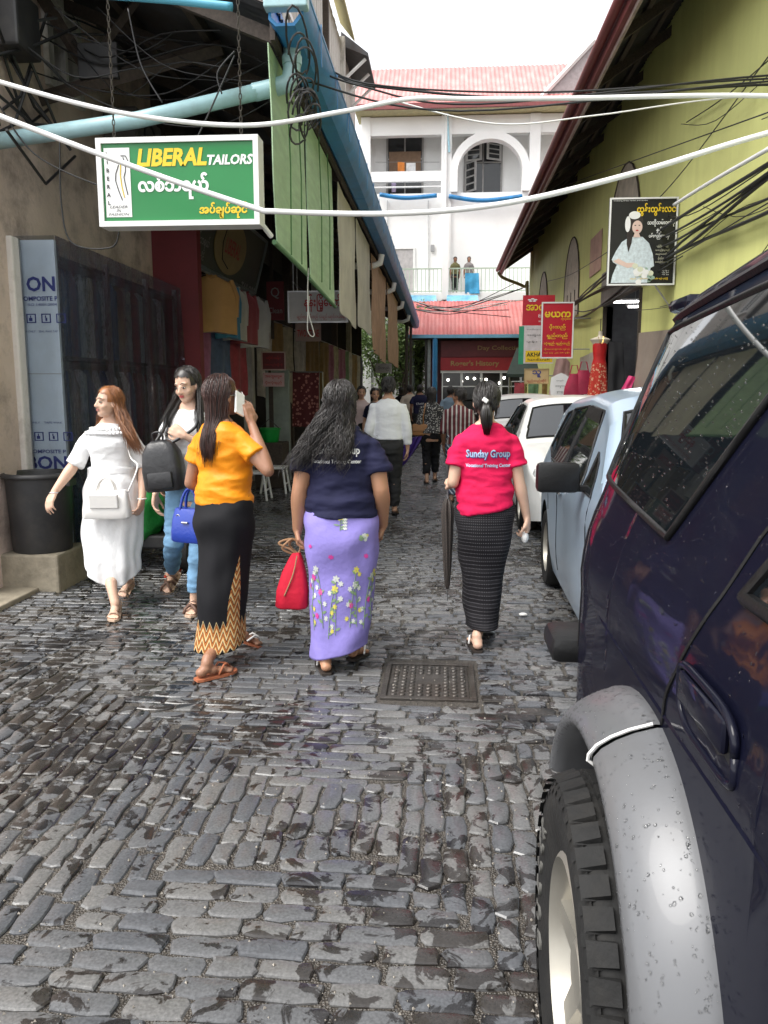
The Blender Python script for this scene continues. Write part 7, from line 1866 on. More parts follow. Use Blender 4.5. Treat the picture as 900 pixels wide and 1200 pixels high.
bpk = thing('backpack', 'black leather backpack worn on the front of the woman in jeans', 'backpack', tuple(h.mt @ Vector((.08, .2, .86)))); BL = M('black_leather', (.018, .018, .02), rough=.38, var=.2, bump=.15, bscale=30)
bm_ = h.mt @ Matrix.Translation((.085 * s, .205 * s, .82 * s)) @ Matrix.Rotation(R(6), 4, 'Y')
def bprg(w, d_, z, dy=0): return [bm_ @ Vector((w * math.copysign(abs(math.cos(q)) ** .55, math.cos(q)), dy + d_ * math.copysign(abs(math.sin(q)) ** .6, math.sin(q)) + .004 * math.sin(q * 6 + z * 30), z)) for q in np.linspace(0, 2 * PI, 45)[:-1]]
MB().loft([bprg(.12, .06, 0), bprg(.135, .075, .02), bprg(.138, .08, .14), bprg(.125, .072, .25), bprg(.09, .055, .31), bprg(.05, .03, .335)]).build('body', BL, bpk, smooth=50)
MB().bevbox(-.085, .085, .062, .095, .02, .13, .014, mat=bm_).build('pocket', BL, bpk, smooth=40); MB().bevbox(-.09, .09, .045, .088, .19, .29, .014, mat=bm_ @ Matrix.Rotation(.12, 4, 'X')).build('flap', BL, bpk, smooth=40)
cable('loop', [bm_ @ Vector((-.03, .02, .32)), bm_ @ Vector((-.03, .03, .38)), bm_ @ Vector((.03, .03, .38)), bm_ @ Vector((.03, .02, .32))], .007, BL, parent=bpk)
for x0, x1 in ((.05, .115), (-.06, -.09)): cable('strap', [bm_ @ Vector((x0, .0, .30)), h.mt @ Vector((x1 * s, .135 * s, 1.22 * s)), h.mt @ Vector((x1 * s, .095 * s, 1.30 * s)), h.mt @ Vector((x1 * s, .0, 1.345 * s)), h.mt @ Vector((x1 * s, -.08 * s, 1.30 * s))], .012, BL, parent=bpk)
# ================================================================== CARS
def car_paint(name, c, flake=.5, rough=.32, dirt=.15):
    m = M(name, c, rough=rough, metal=flake, var=.06, scale=3, coat=.55, spec=.2, dirt=dirt, dirtcol=tuple(v * .8 + .03 for v in c), dscale=4)
    return m
M_TYRE = M('tyre_rubber', (.011, .011, .011), rough=.75, var=.3, scale=12, bump=.15, spec=.3, dirt=.35, dirtcol=(.035, .031, .026), dscale=8)
M_ALLOY = M('alloy', (.30, .285, .25), rough=.4, metal=.6, var=.1, dirt=.3, dirtcol=(.30, .26, .2))
M_CARGLASS = M('car_glass', (.006, .008, .010), rough=.025, var=.1, spec=1.0); M_CARGLASS.node_tree.nodes['Principled BSDF'].inputs['IOR'].default_value = 1.7
M_TRIM = M('black_trim', (.007, .007, .0075), rough=.45, var=.15, bump=.08, spec=.3)
M_CHROME = M('chrome', (.7, .7, .7), rough=.12, metal=1, var=.03)
M_LAMPGL = M('lamp_glass', (.55, .56, .56), rough=.1, var=.1, coat=1); M_TAIL = M('tail_lamp', (.35, .01, .012), rough=.15, coat=1)
class Car:
    def __init__(c, label, pos, rz, L, W, H, clear, wy, wr, prof, belt, tumble, paint, plan=.06, archR=None, nose=.5, endr=.10, cat='car', crown=.03, name='parked_car'):
        c.L, c.W, c.H, c.clear, c.wy, c.wr, c.belt, c.tb, c.plan, c.crown = L, W, H, clear, wy, wr, belt, tumble, plan, crown
        c.R = archR or wr + .07; c.mt = Matrix.Translation(pos) @ Matrix.Rotation(rz, 4, 'Z'); c.prof = prof; c.nose = nose; c.endr = endr
        c.root = thing(name, label, cat, tuple(pos), None, rz); c.paint = paint
    def zt(c, y): return float(np.interp(y, [p[0] for p in c.prof], [p[1] for p in c.prof]))
    def w(c, y, z):
        e = abs(2 * y / c.L); pl = 1 - c.plan * e ** 4 - c.endr * max(0, (e - .86) / .14) ** 2.2
        x = c.W / 2 * pl
        x -= .035 * max(0, (.45 - z) / .3) ** 1.5 + .018 * abs(z - .62) ** 2 * 4 - .008 * math.exp(-((z - c.belt + .12) / .05) ** 2)
        if z > c.belt - .04: d = z - c.belt + .04; x -= c.tb * d * min(1, .5 + d * 4)
        return x
    def zb(c, y):
        z = c.clear + .05 * max(0, abs(2 * y / c.L) - .85) / .15
        for a in c.wy:
            d = abs(y - a)
            if d < c.R: z = max(z, c.wr + math.sqrt(c.R ** 2 - d * d))
        return z
    def topz(c, y, x, zs, we, zt): 
        q = min(1, abs(x) / max(we, .01)); return zs + (zt - zs) * (1 - q ** 3.2) ** (1 / 3.2)
    def edge(c, y):
        zt = c.zt(y); zs = zt - (.10 if zt > c.belt + .15 else .07); zs = max(zs, c.zb(y) + .02); return zs, c.w(y, zs), zt
    def body(c):
        ys = set(np.linspace(-c.L / 2, c.L / 2, 90))
        for a in c.wy:
            for t in np.linspace(0, PI, 31): ys.add(a + c.R * math.cos(t) * .999)
            ys.add(a - c.R * 1.001); ys.add(a + c.R * 1.001)
        for p in c.prof: ys.add(min(max(p[0], -c.L / 2), c.L / 2))
        ys = sorted(ys); rings = []
        for y in ys:
            zs, we, zt = c.edge(y); zb = min(c.zb(y), zs - .01); half = []
            for k in range(22): z = zb + (zs - zb) * k / 21; half.append((c.w(y, z), z))
            for k in range(1, 13): t = k / 12 * PI / 2; x = we * math.cos(t); half.append((x, c.topz(y, x, zs, we, zt) + c.crown * (1 - (x / max(we, .01)) ** 2) * (1 if zt > c.belt + .1 else .5)))
            ring = [Vector((x, y, z)) for x, z in half] + [Vector((-x, y, z)) for x, z in half[-2::-1]]
            rings.append([c.mt @ p for p in ring])
        c.body_o = MB().loft(rings, False, False, False).add(rings[0], [tuple(range(len(rings[0])))]).add(rings[-1], [tuple(range(len(rings[0])))]).build('body', c.paint, c.root, smooth=38)
        u = MB()
        u.box(-c.W / 2 + .30, c.W / 2 - .30, -c.L / 2 + .1, c.L / 2 - .1, c.clear + .0, c.clear + .32, mat=c.mt); u.build('underbody', M_TRIM, c.root)
        for a in c.wy:
            for s in (-1, 1):
                pts = []
                u = MB(); arc_ = [(a + c.R * math.cos(t), c.wr + c.R * math.sin(t)) for t in np.linspace(-.35, PI + .35, 25)]
                o_, i_ = [c.mt @ Vector((s * (c.w(y, z) - .006), y, z)) for y, z in arc_], [c.mt @ Vector((s * (c.W / 2 - .34), y, z)) for y, z in arc_]
                u.add(o_ + i_, [(k, k + 1, 26 + k, 25 + k) for k in range(24)]); u.add(i_, [tuple(range(25))]); u.build('wheel_arch', M_TRIM, c.root, fixn=False)
    def patch(c, name, cor, mat, off=.005, sides=(-1, 1), n=14, rub=.010, bulge=0):
        """glass laid on the side: corners (y, z) in order rear-low, front-low, front-up, rear-up"""
        out = []
        for s in sides:
            g = []
            for j in range(n + 1):
                v = j / n
                for i in range(n + 1):
                    u = i / n; y = (cor[0][0] * (1 - u) + cor[1][0] * u) * (1 - v) + (cor[3][0] * (1 - u) + cor[2][0] * u) * v; z = (cor[0][1] * (1 - u) + cor[1][1] * u) * (1 - v) + (cor[3][1] * (1 - u) + cor[2][1] * u) * v
                    z += bulge * math.sin(u * PI) * v; g.append(c.mt @ Vector((s * (c.w(y, z) + off), y, z)))
            W_ = n + 1
            o = MB().add(g, [(j * W_ + i, j * W_ + i + 1, (j + 1) * W_ + i + 1, (j + 1) * W_ + i) for j in range(n) for i in range(n)]).build(name, mat, c.root, smooth=180)
            if rub:
                e = [g[i] for i in range(W_)] + [g[j * W_ + n] for j in range(1, W_)] + [g[n * W_ + i] for i in range(n - 1, -1, -1)] + [g[j * W_] for j in range(n - 1, -1, -1)]
                MB().tube(e, rub, 6).build('window_seal', M_TRIM, o, smooth=60)
            out.append(o)
        return out
    def screen(c, name, y0, y1, wf=.86, off=.006, n=14):
        """windscreen or rear glass between two stations"""
        g = []
        for j in range(n + 1):
            y = y0 + (y1 - y0) * j / n; zs, we, zt = c.edge(y)
            for i in range(n + 1):
                x = we * wf * (2 * i / n - 1); z = c.topz(y, x, zs, we, zt) + c.crown * (1 - (x / we) ** 2) * (1 if zt > c.belt + .1 else .5)
                g.append(c.mt @ Vector((x, y + off * (1 if y > 0 else -1), z + off)))
        W_ = n + 1
        o = MB().add(g, [(j * W_ + i, j * W_ + i + 1, (j + 1) * W_ + i + 1, (j + 1) * W_ + i) for j in range(n) for i in range(n)]).build(name, M_CARGLASS, c.root, smooth=180)
        e = [g[i] for i in range(W_)] + [g[j * W_ + n] for j in range(1, W_)] + [g[n * W_ + i] for i in range(n - 1, -1, -1)] + [g[j * W_] for j in range(n - 1, -1, -1)]
        MB().tube(e, .012, 6).build('window_seal', M_TRIM, o, smooth=60)
    def line(c, name, pts, r=.004, mat=None, sides=(-1, 1), off=0.0, parent=None):
        for s in sides:
            P = []
            for (y0, z0), (y1, z1) in zip(pts[:-1], pts[1:]):
                for k in range(9): y, z = y0 + (y1 - y0) * k / 8, z0 + (z1 - z0) * k / 8; P.append(c.mt @ Vector((s * (c.w(y, z) + off), y, z)))
            MB().tube(P, r, 5).build(name, mat or M_TRIM, c.root)
    def wheels(c, tw=.19, rim=.62, spokes=7, inset=.02, tread=False):
        for a in c.wy:
            for s in (-1, 1):
                xo = c.w(a, c.wr + c.R + .02) - inset; r = c.wr; X = lambda x: s * (xo - tw + x)
                ce = lambda x: c.mt
                w_ = MB(); prof_ = [(r * rim, .02), (r * .80, -.005), (r * .93, .0), (r * .985, .02), (r, .045), (r, tw - .045), (r * .985, tw - .02), (r * .93, tw), (r * .80, tw + .006), (r * rim, tw - .015), (r * rim * .96, tw - .05)]
                m_ = c.mt @ Matrix.Translation((s * (xo - tw), a, c.wr)) @ Matrix.Scale(s, 4, Vector((1, 0, 0)))
                wo = w_.lathe(prof_, (0, 0, 0), 56, axis='X', mat=m_, cap0=False, cap1=False).build('wheel', M_TYRE, c.root, smooth=40)
                rm = MB().lathe([(r * rim, tw - .015), (r * rim * .95, tw - .008), (r * rim * .90, tw - .03), (r * rim * .86, tw - .075), (r * rim * .5, tw - .10), (.001, tw - .10)], (0, 0, 0), 40, axis='X', mat=m_, cap0=False).build('rim', M_ALLOY, wo, smooth=40)
                sp = MB()
                for k in range(spokes):
                    t = 2 * PI * k / spokes; d = Vector((0, math.cos(t), math.sin(t))); p = Vector((0, -math.sin(t), math.cos(t)))
                    q = [m_ @ (d * rr_ + p * ww + Vector((xx, 0, 0))) for rr_, ww, xx in ((.05, .03, tw - .045), (.05, -.03, tw - .045), (r * rim * .93, -.022, tw - .030), (r * rim * .93, .022, tw - .030), (.05, .035, tw - .09), (.05, -.035, tw - .09), (r * rim * .93, -.03, tw - .08), (r * rim * .93, .03, tw - .08))]
                    sp.add(q, [(0, 1, 2, 3), (4, 7, 6, 5), (0, 3, 7, 4), (1, 5, 6, 2), (3, 2, 6, 7)])
                sp.lathe([(.07, tw - .09), (.068, tw - .04), (.055, tw - .03), (.001, tw - .028)], (0, 0, 0), 20, axis='X', mat=m_, cap0=False); sp.build('spokes', M_ALLOY, rm)
                if tread:
                    tb = MB()
                    for k in range(46):
                        for j, (x0, x1) in enumerate(((-.004, .045), (.055, .095), (.105, .145), (.155, .195), (.205, tw + .004))):
                            t = 2 * PI * (k + .5 * (j % 2)) / 46; hw = .042 * (.9 if j in (0, 4) else 1)
                            d = Vector((0, math.cos(t), math.sin(t))); p = Vector((0, -math.sin(t), math.cos(t))); sk = .012 * (j - 2)
                            dn = -.016 if j in (0, 4) else 0
                            q = [m_ @ (d * rr_ + p * (pp_ + sk) + Vector((xx, 0, 0))) for rr_, pp_, xx in ((r - .004 + dn * (xx0), -hw / 2, xq) if False else (rv, pv, xv) for rv, pv, xv in ((r - .006, -hw * .55, x0), (r - .006, -hw * .55, x1), (r - .006, hw * .55, x1), (r - .006, hw * .55, x0), (r + .011 + (dn if j == 0 else 0), -hw * .45, x0 + .003), (r + .011 + (dn if j == 4 else 0), -hw * .45, x1 - .003), (r + .011 + (dn if j == 4 else 0), hw * .45, x1 - .003), (r + .011 + (dn if j == 0 else 0), hw * .45, x0 + .003)))]
                            tb.add(q, [(4, 5, 6, 7), (0, 1, 5, 4), (1, 2, 6, 5), (2, 3, 7, 6), (3, 0, 4, 7)])
                    for k in range(46):
                        t = 2 * PI * k / 46; d = Vector((0, math.cos(t), math.sin(t))); p = Vector((0, -math.sin(t), math.cos(t)))
                        tb.add([m_ @ (d * rv + p * pv + Vector((xv, 0, 0))) for rv, pv, xv in ((r * .985, -.016, tw - .012), (r * .985, .016, tw - .012), (r * .90, .010, tw + .006), (r * .90, -.010, tw + .006))], [(0, 1, 2, 3)])
                    tag(tb.build('tread_blocks', M_TYRE, wo), kind='stuff')
                    bl_ = MB()
                    for k in range(5):
                        t = 2 * PI * k / 5; bl_.tube([m_ @ Vector((tw - .10, .055 * math.cos(t), .055 * math.sin(t))), m_ @ Vector((tw - .055, .055 * math.cos(t), .055 * math.sin(t)))], .009, 6)
                    bl_.build('wheel_nuts', M_STEEL, rm)
                c.last_wheel = (wo, m_)
                if tread and s == c.near_side and a < 0: c.near_wheel = (wo, m_, r, tw)
    def mirror(c, y, z, mat=None, sides=(-1, 1), sz=(.20, .075, .13)):
        for s in sides:
            x = s * (c.w(y, z) - .01)
            o = MB().bevbox(min(x + s * .05, x + s * (.05 + sz[0])), max(x + s * .05, x + s * (.05 + sz[0])), y - sz[1] / 2, y + sz[1] / 2, z - .02, z - .02 + sz[2], .025, mat=c.mt).build('door_mirror', mat or M_TRIM, c.root, smooth=40)
            MB().bevbox(min(x, x + s * .08), max(x, x + s * .08), y - .02, y + .02, z - .015, z + .02, .006, mat=c.mt).build('mirror_arm', M_TRIM, o)
    def box(c, name, x0, x1, y0, y1, z0, z1, mat, b=.01, parent=None): return MB().bevbox(x0, x1, y0, y1, z0, z1, b, mat=c.mt).build(name, mat, parent or c.root, smooth=40)
    def handle(c, y, z, sides=(-1, 1), mat=None):
        for s in sides: x = s * c.w(y, z); MB().bevbox(min(x, x + s * .028), max(x, x + s * .028), y - .09, y + .09, z - .014, z + .014, .008, mat=c.mt).build('door_handle', mat or M_CHROME, c.root, smooth=40)

# ------------------------------------------------------------------ near dark blue off-roader (its tail points up the lane)
M_NAVYCAR = M('navy_car_paint', (.0025, .003, .0105), rough=.6, var=.06, spec=.08, coat=.4)
M_SILVER = M('silver_flare_paint', (.125, .128, .135), rough=.42, metal=.25, var=.06, scale=3, coat=.15, spec=.4, dirt=.25, dirtcol=(.10, .095, .09), dscale=5)
SX, SYc = 1.262, .35
suv = Car('dark navy off-road car with silver wheel arch flares parked on the setts', (SX, SYc, 0), PI, 4.30, 1.74, 1.80, .34, (-1.07, 1.48), .372,
          [(-2.15, 1.10), (-2.13, 1.24), (-2.06, 1.69), (-1.95, 1.79), (-1.2, 1.87), (-.3, 1.88), (.35, 1.82), (.60, 1.66), (1.05, 1.18), (1.15, 1.13), (1.9, 1.06), (2.10, .98), (2.15, .80)], 1.10, .25, M_NAVYCAR, plan=.03, endr=.035, archR=.47, crown=.035, cat='car')
suv.near_side = 1
suv.body(); suv.wheels(.25, .60, 6, -.158, True)
QW = [(-2.05, 1.25), (-1.25, 1.21), (-.86, 1.735), (-2.02, 1.665)]
suv.patch('quarter_window', QW, M_CARGLASS, .006, rub=.008)
suv.patch('door_window', [(-.82, 1.20), (.10, 1.195), (.10, 1.74), (-.44, 1.735)], M_CARGLASS, .006, rub=.012)
suv.patch('door_window', [(.18, 1.19), (.90, 1.18), (.58, 1.60), (.18, 1.73)], M_CARGLASS, .006, rub=.012)
suv.screen('rear_window', -2.12, -2.03, .84); suv.screen('windscreen', .48, 1.02, .88)
suv.line('door_seam', [(-1.03, .91), (-.99, 1.0), (-.93, 1.12), (-.86, 1.28), (-.56, 1.76)], .0045); suv.line('door_seam', [(.14, .42), (.14, 1.70)], .004); suv.line('door_seam', [(.98, .45), (.98, 1.15)], .004)
suv.line('tail_seam', [(-2.06, .72), (-2.06, 1.2)], .004)
suv.line('body_crease', [(-2.08, .93), (1.9, .93)], .006, M_NAVYCAR, off=-.002)
suv.line('drip_rail', [(-2.02, 1.70), (-1.2, 1.775), (.3, 1.765)], .012, M_TRIM, off=.004)
for s in (-1, 1):
    # bumper corner, lower bumper, tail lamp
    suv.box('bumper_end', min(s * .60, s * .905), max(s * .60, s * .905), -2.36, -2.14, .625, .715, M_TRIM, .03); suv.box('tail_lamp', min(s * .62, s * .782), max(s * .62, s * .782), -2.175, -2.10, .80, 1.10, M_TAIL, .015)
suv.box('bumper', -.60, .60, -2.36, -2.10, .50, .73, M_TRIM, .03)
suv.box('spoiler', -.60, .60, -2.13, -1.95, 1.725, 1.765, M_NAVYCAR, .018)
suv.box('front_bumper', -.85, .85, 2.05, 2.28, .42, .70, M_SILVER, .05); suv.box('grille', -.5, .5, 2.12, 2.17, .74, .95, M_TRIM, .02)
for s in (-1, 1): suv.box('headlamp', min(s * .55, s * .80), max(s * .55, s * .80), 2.08, 2.16, .74, .92, M_LAMPGL, .03)
suv.mirror(.95, 1.16, M_NAVYCAR)
# wheel arch flares: rear piece and door piece
def flare(a, ph0, ph1, s, mat):
    sec = [(.80, .440), (.950, .436), (.976, .440), (.987, .449), (.986, .461), (.973, .479), (.948, .497), (.917, .512), (.892, .520), (.878, .524), (.845, .524)]
    rings = []
    for t in np.linspace(ph0, ph1, 40):
        st = 1 + .06 * max(0, math.sin(t)); ring = []
        for x, rr_ in sec: y, z = a - .03 + rr_ * math.cos(t) * (1 if math.cos(t) > 0 else 1.13), .375 + rr_ * math.sin(t) * 1.02; ring.append(suv.mt @ Vector((s * (x - .005), y, z)))
        rings.append(ring)
    return MB().loft(rings, False, False, False).build('wheel_flare', mat, suv.root, smooth=70)
fl_near = []
for a in suv.wy:
    for s in (-1, 1):
        p = flare(a, R(-25), R(82), s, M_SILVER); q = flare(a, R(83.2), R(157), s, M_SILVER)
        if s == 1 and a < 0: fl_near = [p, q]
        t = R(82.6); MB().tube([suv.mt @ Vector((s * x, a - .03 + rr_ * math.cos(t), .375 + rr_ * 1.02 * math.sin(t))) for x, rr_ in ((.945, .437), (.978, .442), (.990, .451), (.989, .463), (.976, .482), (.951, .500), (.920, .515), (.88, .528))], .0035, 5).build('flare_tie', M_STRAPW, suv.root)
        suv.box('mud_flap', min(s * .62, s * .90), max(s * .62, s * .90), a - .50, a - .485, .18, .55, M_TRIM, .004) if a < 0 else None
# recessed door handle
for s in (-1, 1):
    hy, hz_ = -.805, 1.015
    oval = lambda fy, fz, off: [suv.mt @ Vector((s * (suv.w(hy + fy * math.copysign(abs(math.cos(q)) ** .45, math.cos(q)), hz_) + off), hy + fy * math.copysign(abs(math.cos(q)) ** .45, math.cos(q)) - .02 * math.sin(q), hz_ + fz * math.copysign(abs(math.sin(q)) ** .5, math.sin(q)))) for q in np.linspace(0, 2 * PI, 41)[:-1]]
    e = oval(.125, .050, .004); o = MB().tube(e + [e[0]], .007, 8).build('handle_bezel', M_NAVYCAR, suv.root, smooth=180)
    MB().add(oval(.122, .048, .003), [tuple(range(40))]).build('handle_recess', M_TRIM, o)
    m_ = suv.mt @ Matrix.Translation((s * suv.w(hy, hz_), hy, hz_ + .012))
    MB().bevbox(.002 if s > 0 else -.016, .016 if s > 0 else -.002, -.105, .10, -.022, .030, .007, mat=m_).build('handle_flap', M_NAVYCAR, o, smooth=40)
hb_ = suv.near_wheel
# raised lettering on the tyre
wo, m_, r_, tw_ = hb_
for k, chx in enumerate('DUELER'):
    t = R(205) - k * R(11.5); me = text_geo(chx, .062, bold=.0015, extrude=.003)
    d = Vector((0, math.cos(t), math.sin(t))); p = Vector((0, math.sin(t), -math.cos(t))) 
    me.transform(Matrix(((0, 0, 1, tw_ + .003), (p.y, d.y, 0, d.y * r_ * .80), (p.z, d.z, 0, d.z * r_ * .80), (0, 0, 0, 1)))); me.transform(m_); me.materials.clear(); me.materials.append(M('tyre_letter', (.10, .098, .09), rough=.7)); link('lettering', me, wo)
# rain drops
m, nt, b = new_mat('water_drop'); b.inputs['Base Color'].default_value = (1, 1, 1, 1); b.inputs['Roughness'].default_value = .02; b.inputs['IOR'].default_value = 1.33; b.inputs['Transmission Weight'].default_value = 1
rdp = random.Random(17); dr = MB()
def drop(p, n, r):
    n = n.normalized(); a = n.cross(Vector((0, 0, 1))); a = a.normalized() if a.length > .01 else Vector((1, 0, 0)); b2 = n.cross(a)
    ex = rdp.uniform(.8, 1.4); vs = []
    for k, (rr_, hh) in enumerate(((1, 0), (.8, .32), (.45, .46))):
        for q in range(7): t = 2 * PI * q / 7; vs.append(p + a * math.cos(t) * r * rr_ + b2 * math.sin(t) * r * rr_ * ex + n * r * hh)
    vs.append(p + n * r * .5); fs = []
    for i in range(2):
        for q in range(7): fs.append((i * 7 + q, i * 7 + (q + 1) % 7, (i + 1) * 7 + (q + 1) % 7, (i + 1) * 7 + q))
    for q in range(7): fs.append((14 + q, 14 + (q + 1) % 7, 21))
    dr.add(vs, fs)
for o in fl_near:
    me = o.data; mm = Matrix.Translation(o.location); P = me.polygons
    for k in range(900):
        f = rdp.choice(P); vs = [mm @ me.vertices[i].co for i in f.vertices]; nn = f.normal
        if nn.x > 0: nn = -nn
        if abs(nn.x) < .25 and nn.z < .3: continue
        u, v = rdp.random(), rdp.random(); p = vs[0].lerp(vs[1], u).lerp(vs[3].lerp(vs[2], u), v); drop(p, nn, rdp.choice([.0012, .0015, .0018, .0022, .0032]))
for k in range(1300):
    y, z = rdp.uniform(-2.1, -.5), rdp.uniform(.93, 1.66); x = suv.w(y, z) + (.007 if z > 1.23 else .001)
    n_ = Vector((1, 0, .3 if z > 1.1 else .02)); p = suv.mt @ Vector((x, y, z)); drop(p, suv.mt.to_3x3() @ n_, rdp.choice([.0011, .0014, .0018, .0024]))
tag(dr.build('rain_drops', m, suv.root, smooth=180, fixn=False), kind='stuff')

# ------------------------------------------------------------------ pale blue hatchback behind it, facing down the lane
M_BLUECAR = car_paint('pale_blue_car_paint', (.37, .47, .58), .45, .3, .2)
bc = Car('pale blue hatchback parked behind the navy off-road car', (1.60, 4.86, 0), PI - R(1.2), 3.90, 1.68, 1.50, .20, (-1.27, 1.20), .30,
         [(-1.95, .92), (-1.93, 1.0), (-1.72, 1.38), (-1.45, 1.46), (-.5, 1.505), (.15, 1.47), (.45, 1.38), (1.05, 1.0), (1.15, .96), (1.75, .84), (1.92, .68), (1.95, .55)], .95, .33, M_BLUECAR, plan=.05)
bc.near_side = 1; bc.body(); bc.wheels(.18, .66, 8, .01)
bc.patch('door_window', [(-.42, .985), (.42, .97), (.10, 1.38), (-.42, 1.40)], M_CARGLASS, .005); bc.patch('door_window', [(-1.10, 1.0), (-.48, .985), (-.48, 1.40), (-1.05, 1.37)], M_CARGLASS, .005); bc.patch('quarter_window', [(-1.50, 1.06), (-1.16, 1.01), (-1.11, 1.36), (-1.36, 1.33)], M_CARGLASS, .005)
bc.patch('front_quarter_window', [(.48, .965), (.78, .96), (.60, 1.12), (.48, 1.17)], M_CARGLASS, .005, rub=.006)
bc.screen('windscreen', .40, 1.02, .88); bc.screen('rear_window', -1.90, -1.73, .85)
bc.line('door_seam', [(-.45, .30), (-.45, .98)], .004); bc.line('door_seam', [(.72, .32), (.78, .96)], .004); bc.line('door_seam', [(-.98, .64), (-1.12, 1.0)], .004)
bc.handle(-.28, .86); bc.handle(-.98, .88); bc.mirror(.58, .98, M_TRIM, sz=(.23, .09, .16))
for s in (-1, 1):
    bc.box('headlamp', min(s * .48, s * .74), max(s * .48, s * .74), 1.66, 1.84, .62, .78, M_LAMPGL, .04); bc.box('tail_lamp', min(s * .56, s * .70), max(s * .56, s * .70), -1.92, -1.80, .75, 1.15, M_TAIL, .02)
    bc.patch('window_visor', [(-.42, 1.34), (.18, 1.31), (.10, 1.385), (-.42, 1.405)], M_TRIM, .022, (s,), rub=0)
bc.box('grille', -.4, .4, 1.86, 1.93, .45, .60, M_TRIM, .02); bc.box('number_plate', -.25, .25, 1.945, 1.96, .40, .52, M_WHITEPAINT, .004)
# ------------------------------------------------------------------ white saloon facing down the lane
M_WCAR = car_paint('white_car_paint', (.72, .72, .70), 0, .3, .2)
def saloon(label, y0, x0, rz):
    c = Car(label, (x0, y0, 0), rz, 4.30, 1.68, 1.43, .18, (-1.30, 1.28), .30,
            [(-2.15, .80), (-2.1, .95), (-1.55, 1.02), (-1.45, 1.04), (-.85, 1.36), (-.4, 1.42), (.2, 1.40), (.42, 1.34), (1.02, .98), (1.12, .94), (1.9, .80), (2.10, .66), (2.15, .52)], .94, .40, M_WCAR, plan=.07)
    c.near_side = 1; c.body(); c.wheels(.18, .66, 7, .01)
    c.patch('door_window', [(-.35, .98), (.50, .97), (.14, 1.31), (-.35, 1.33)], M_CARGLASS, .005); c.patch('door_window', [(-1.15, 1.0), (-.42, .98), (-.42, 1.33), (-.82, 1.29)], M_CARGLASS, .005)
    c.screen('windscreen', .46, 1.0, .88); c.screen('rear_window', -1.42, -.92, .86)
    c.line('door_seam', [(-.38, .30), (-.38, .98)], .004); c.line('door_seam', [(.75, .32), (.80, .95)], .004); c.handle(-.2, .84, mat=M_WCAR); c.handle(-.95, .86, mat=M_WCAR); c.mirror(.62, .98, M_TRIM)
    for s in (-1, 1): c.box('headlamp', min(s * .46, s * .76), max(s * .46, s * .76), 1.86, 2.06, .58, .74, M_LAMPGL, .05); c.box('tail_lamp', min(s * .45, s * .68), max(s * .45, s * .68), -2.16, -2.05, .70, .88, M_TAIL, .03)
    c.box('grille', -.36, .36, 2.05, 2.14, .46, .66, M_TRIM, .03); c.box('number_plate', -.25, .25, 2.14, 2.165, .34, .46, M_YELLOW if y0 > 13 else M_WHITEPAINT, .004); c.box('air_intake', -.6, .6, 2.08, 2.16, .22, .33, M_TRIM, .02)
    return c
saloon('white saloon car parked behind the pale blue hatchback', 9.95, 1.66, PI)
saloon('white saloon car parked farther up the lane behind the other white saloon', 16.2, 1.70, PI)
# ================================================================== PEOPLE FARTHER UP THE LANE
def striped(name, c1, c2, sc, rot=0, c3=None):
    m, nt, b = new_mat(name); L = nt.links.new
    tc = N(nt, 'ShaderNodeTexCoord'); mp = N(nt, 'ShaderNodeMapping'); mp.inputs['Rotation'].default_value = (0, rot, 0); L(tc.outputs['Object'], mp.inputs[0])
    w_ = N(nt, 'ShaderNodeTexWave', Scale=sc, Distortion=.4); L(mp.outputs[0], w_.inputs['Vector'])
    cr = N(nt, 'ShaderNodeValToRGB'); cr.color_ramp.interpolation = 'CONSTANT'; L(w_.outputs['Fac'], cr.inputs[0]); cr.color_ramp.elements[0].color = (*c1, 1); cr.color_ramp.elements[1].color = (*c2, 1); cr.color_ramp.elements[1].position = .72
    if c3: q = cr.color_ramp.elements.new(.45); q.color = (*c3, 1)
    L(cr.outputs[0], b.inputs['Base Color']); b.inputs['Roughness'].default_value = .8; return m
def trousers(h, mat, end=.93, r=1.0, name='trousers', flare=1.0):
    s = h.s; t = MB(); zz = ((.74, 0, .150, .115), (.82, -.006, .170, .128), (.92, 0, .160, .118), (.98, 0, .154, .112))
    t.loft([ell_ring(z * s, 0, cy * s, max(rx * s, h.tor(z * s)[1] + .008), max(ry * s, h.tor(z * s)[2] + .008), 24) for z, cy, rx, ry in zz])
    for a, k, n_ in (h.legL, h.legR): t.tube([a, a.lerp(k, .4), k, k.lerp(n_, .4), k.lerp(n_, end)], [.098 * s * r, .088 * s * r, .070 * s * r, .068 * s * r, .062 * s * r * flare], 16)
    return h.cloth(name, t, mat, .010, .007, 5, 3, (8, 8, 16))
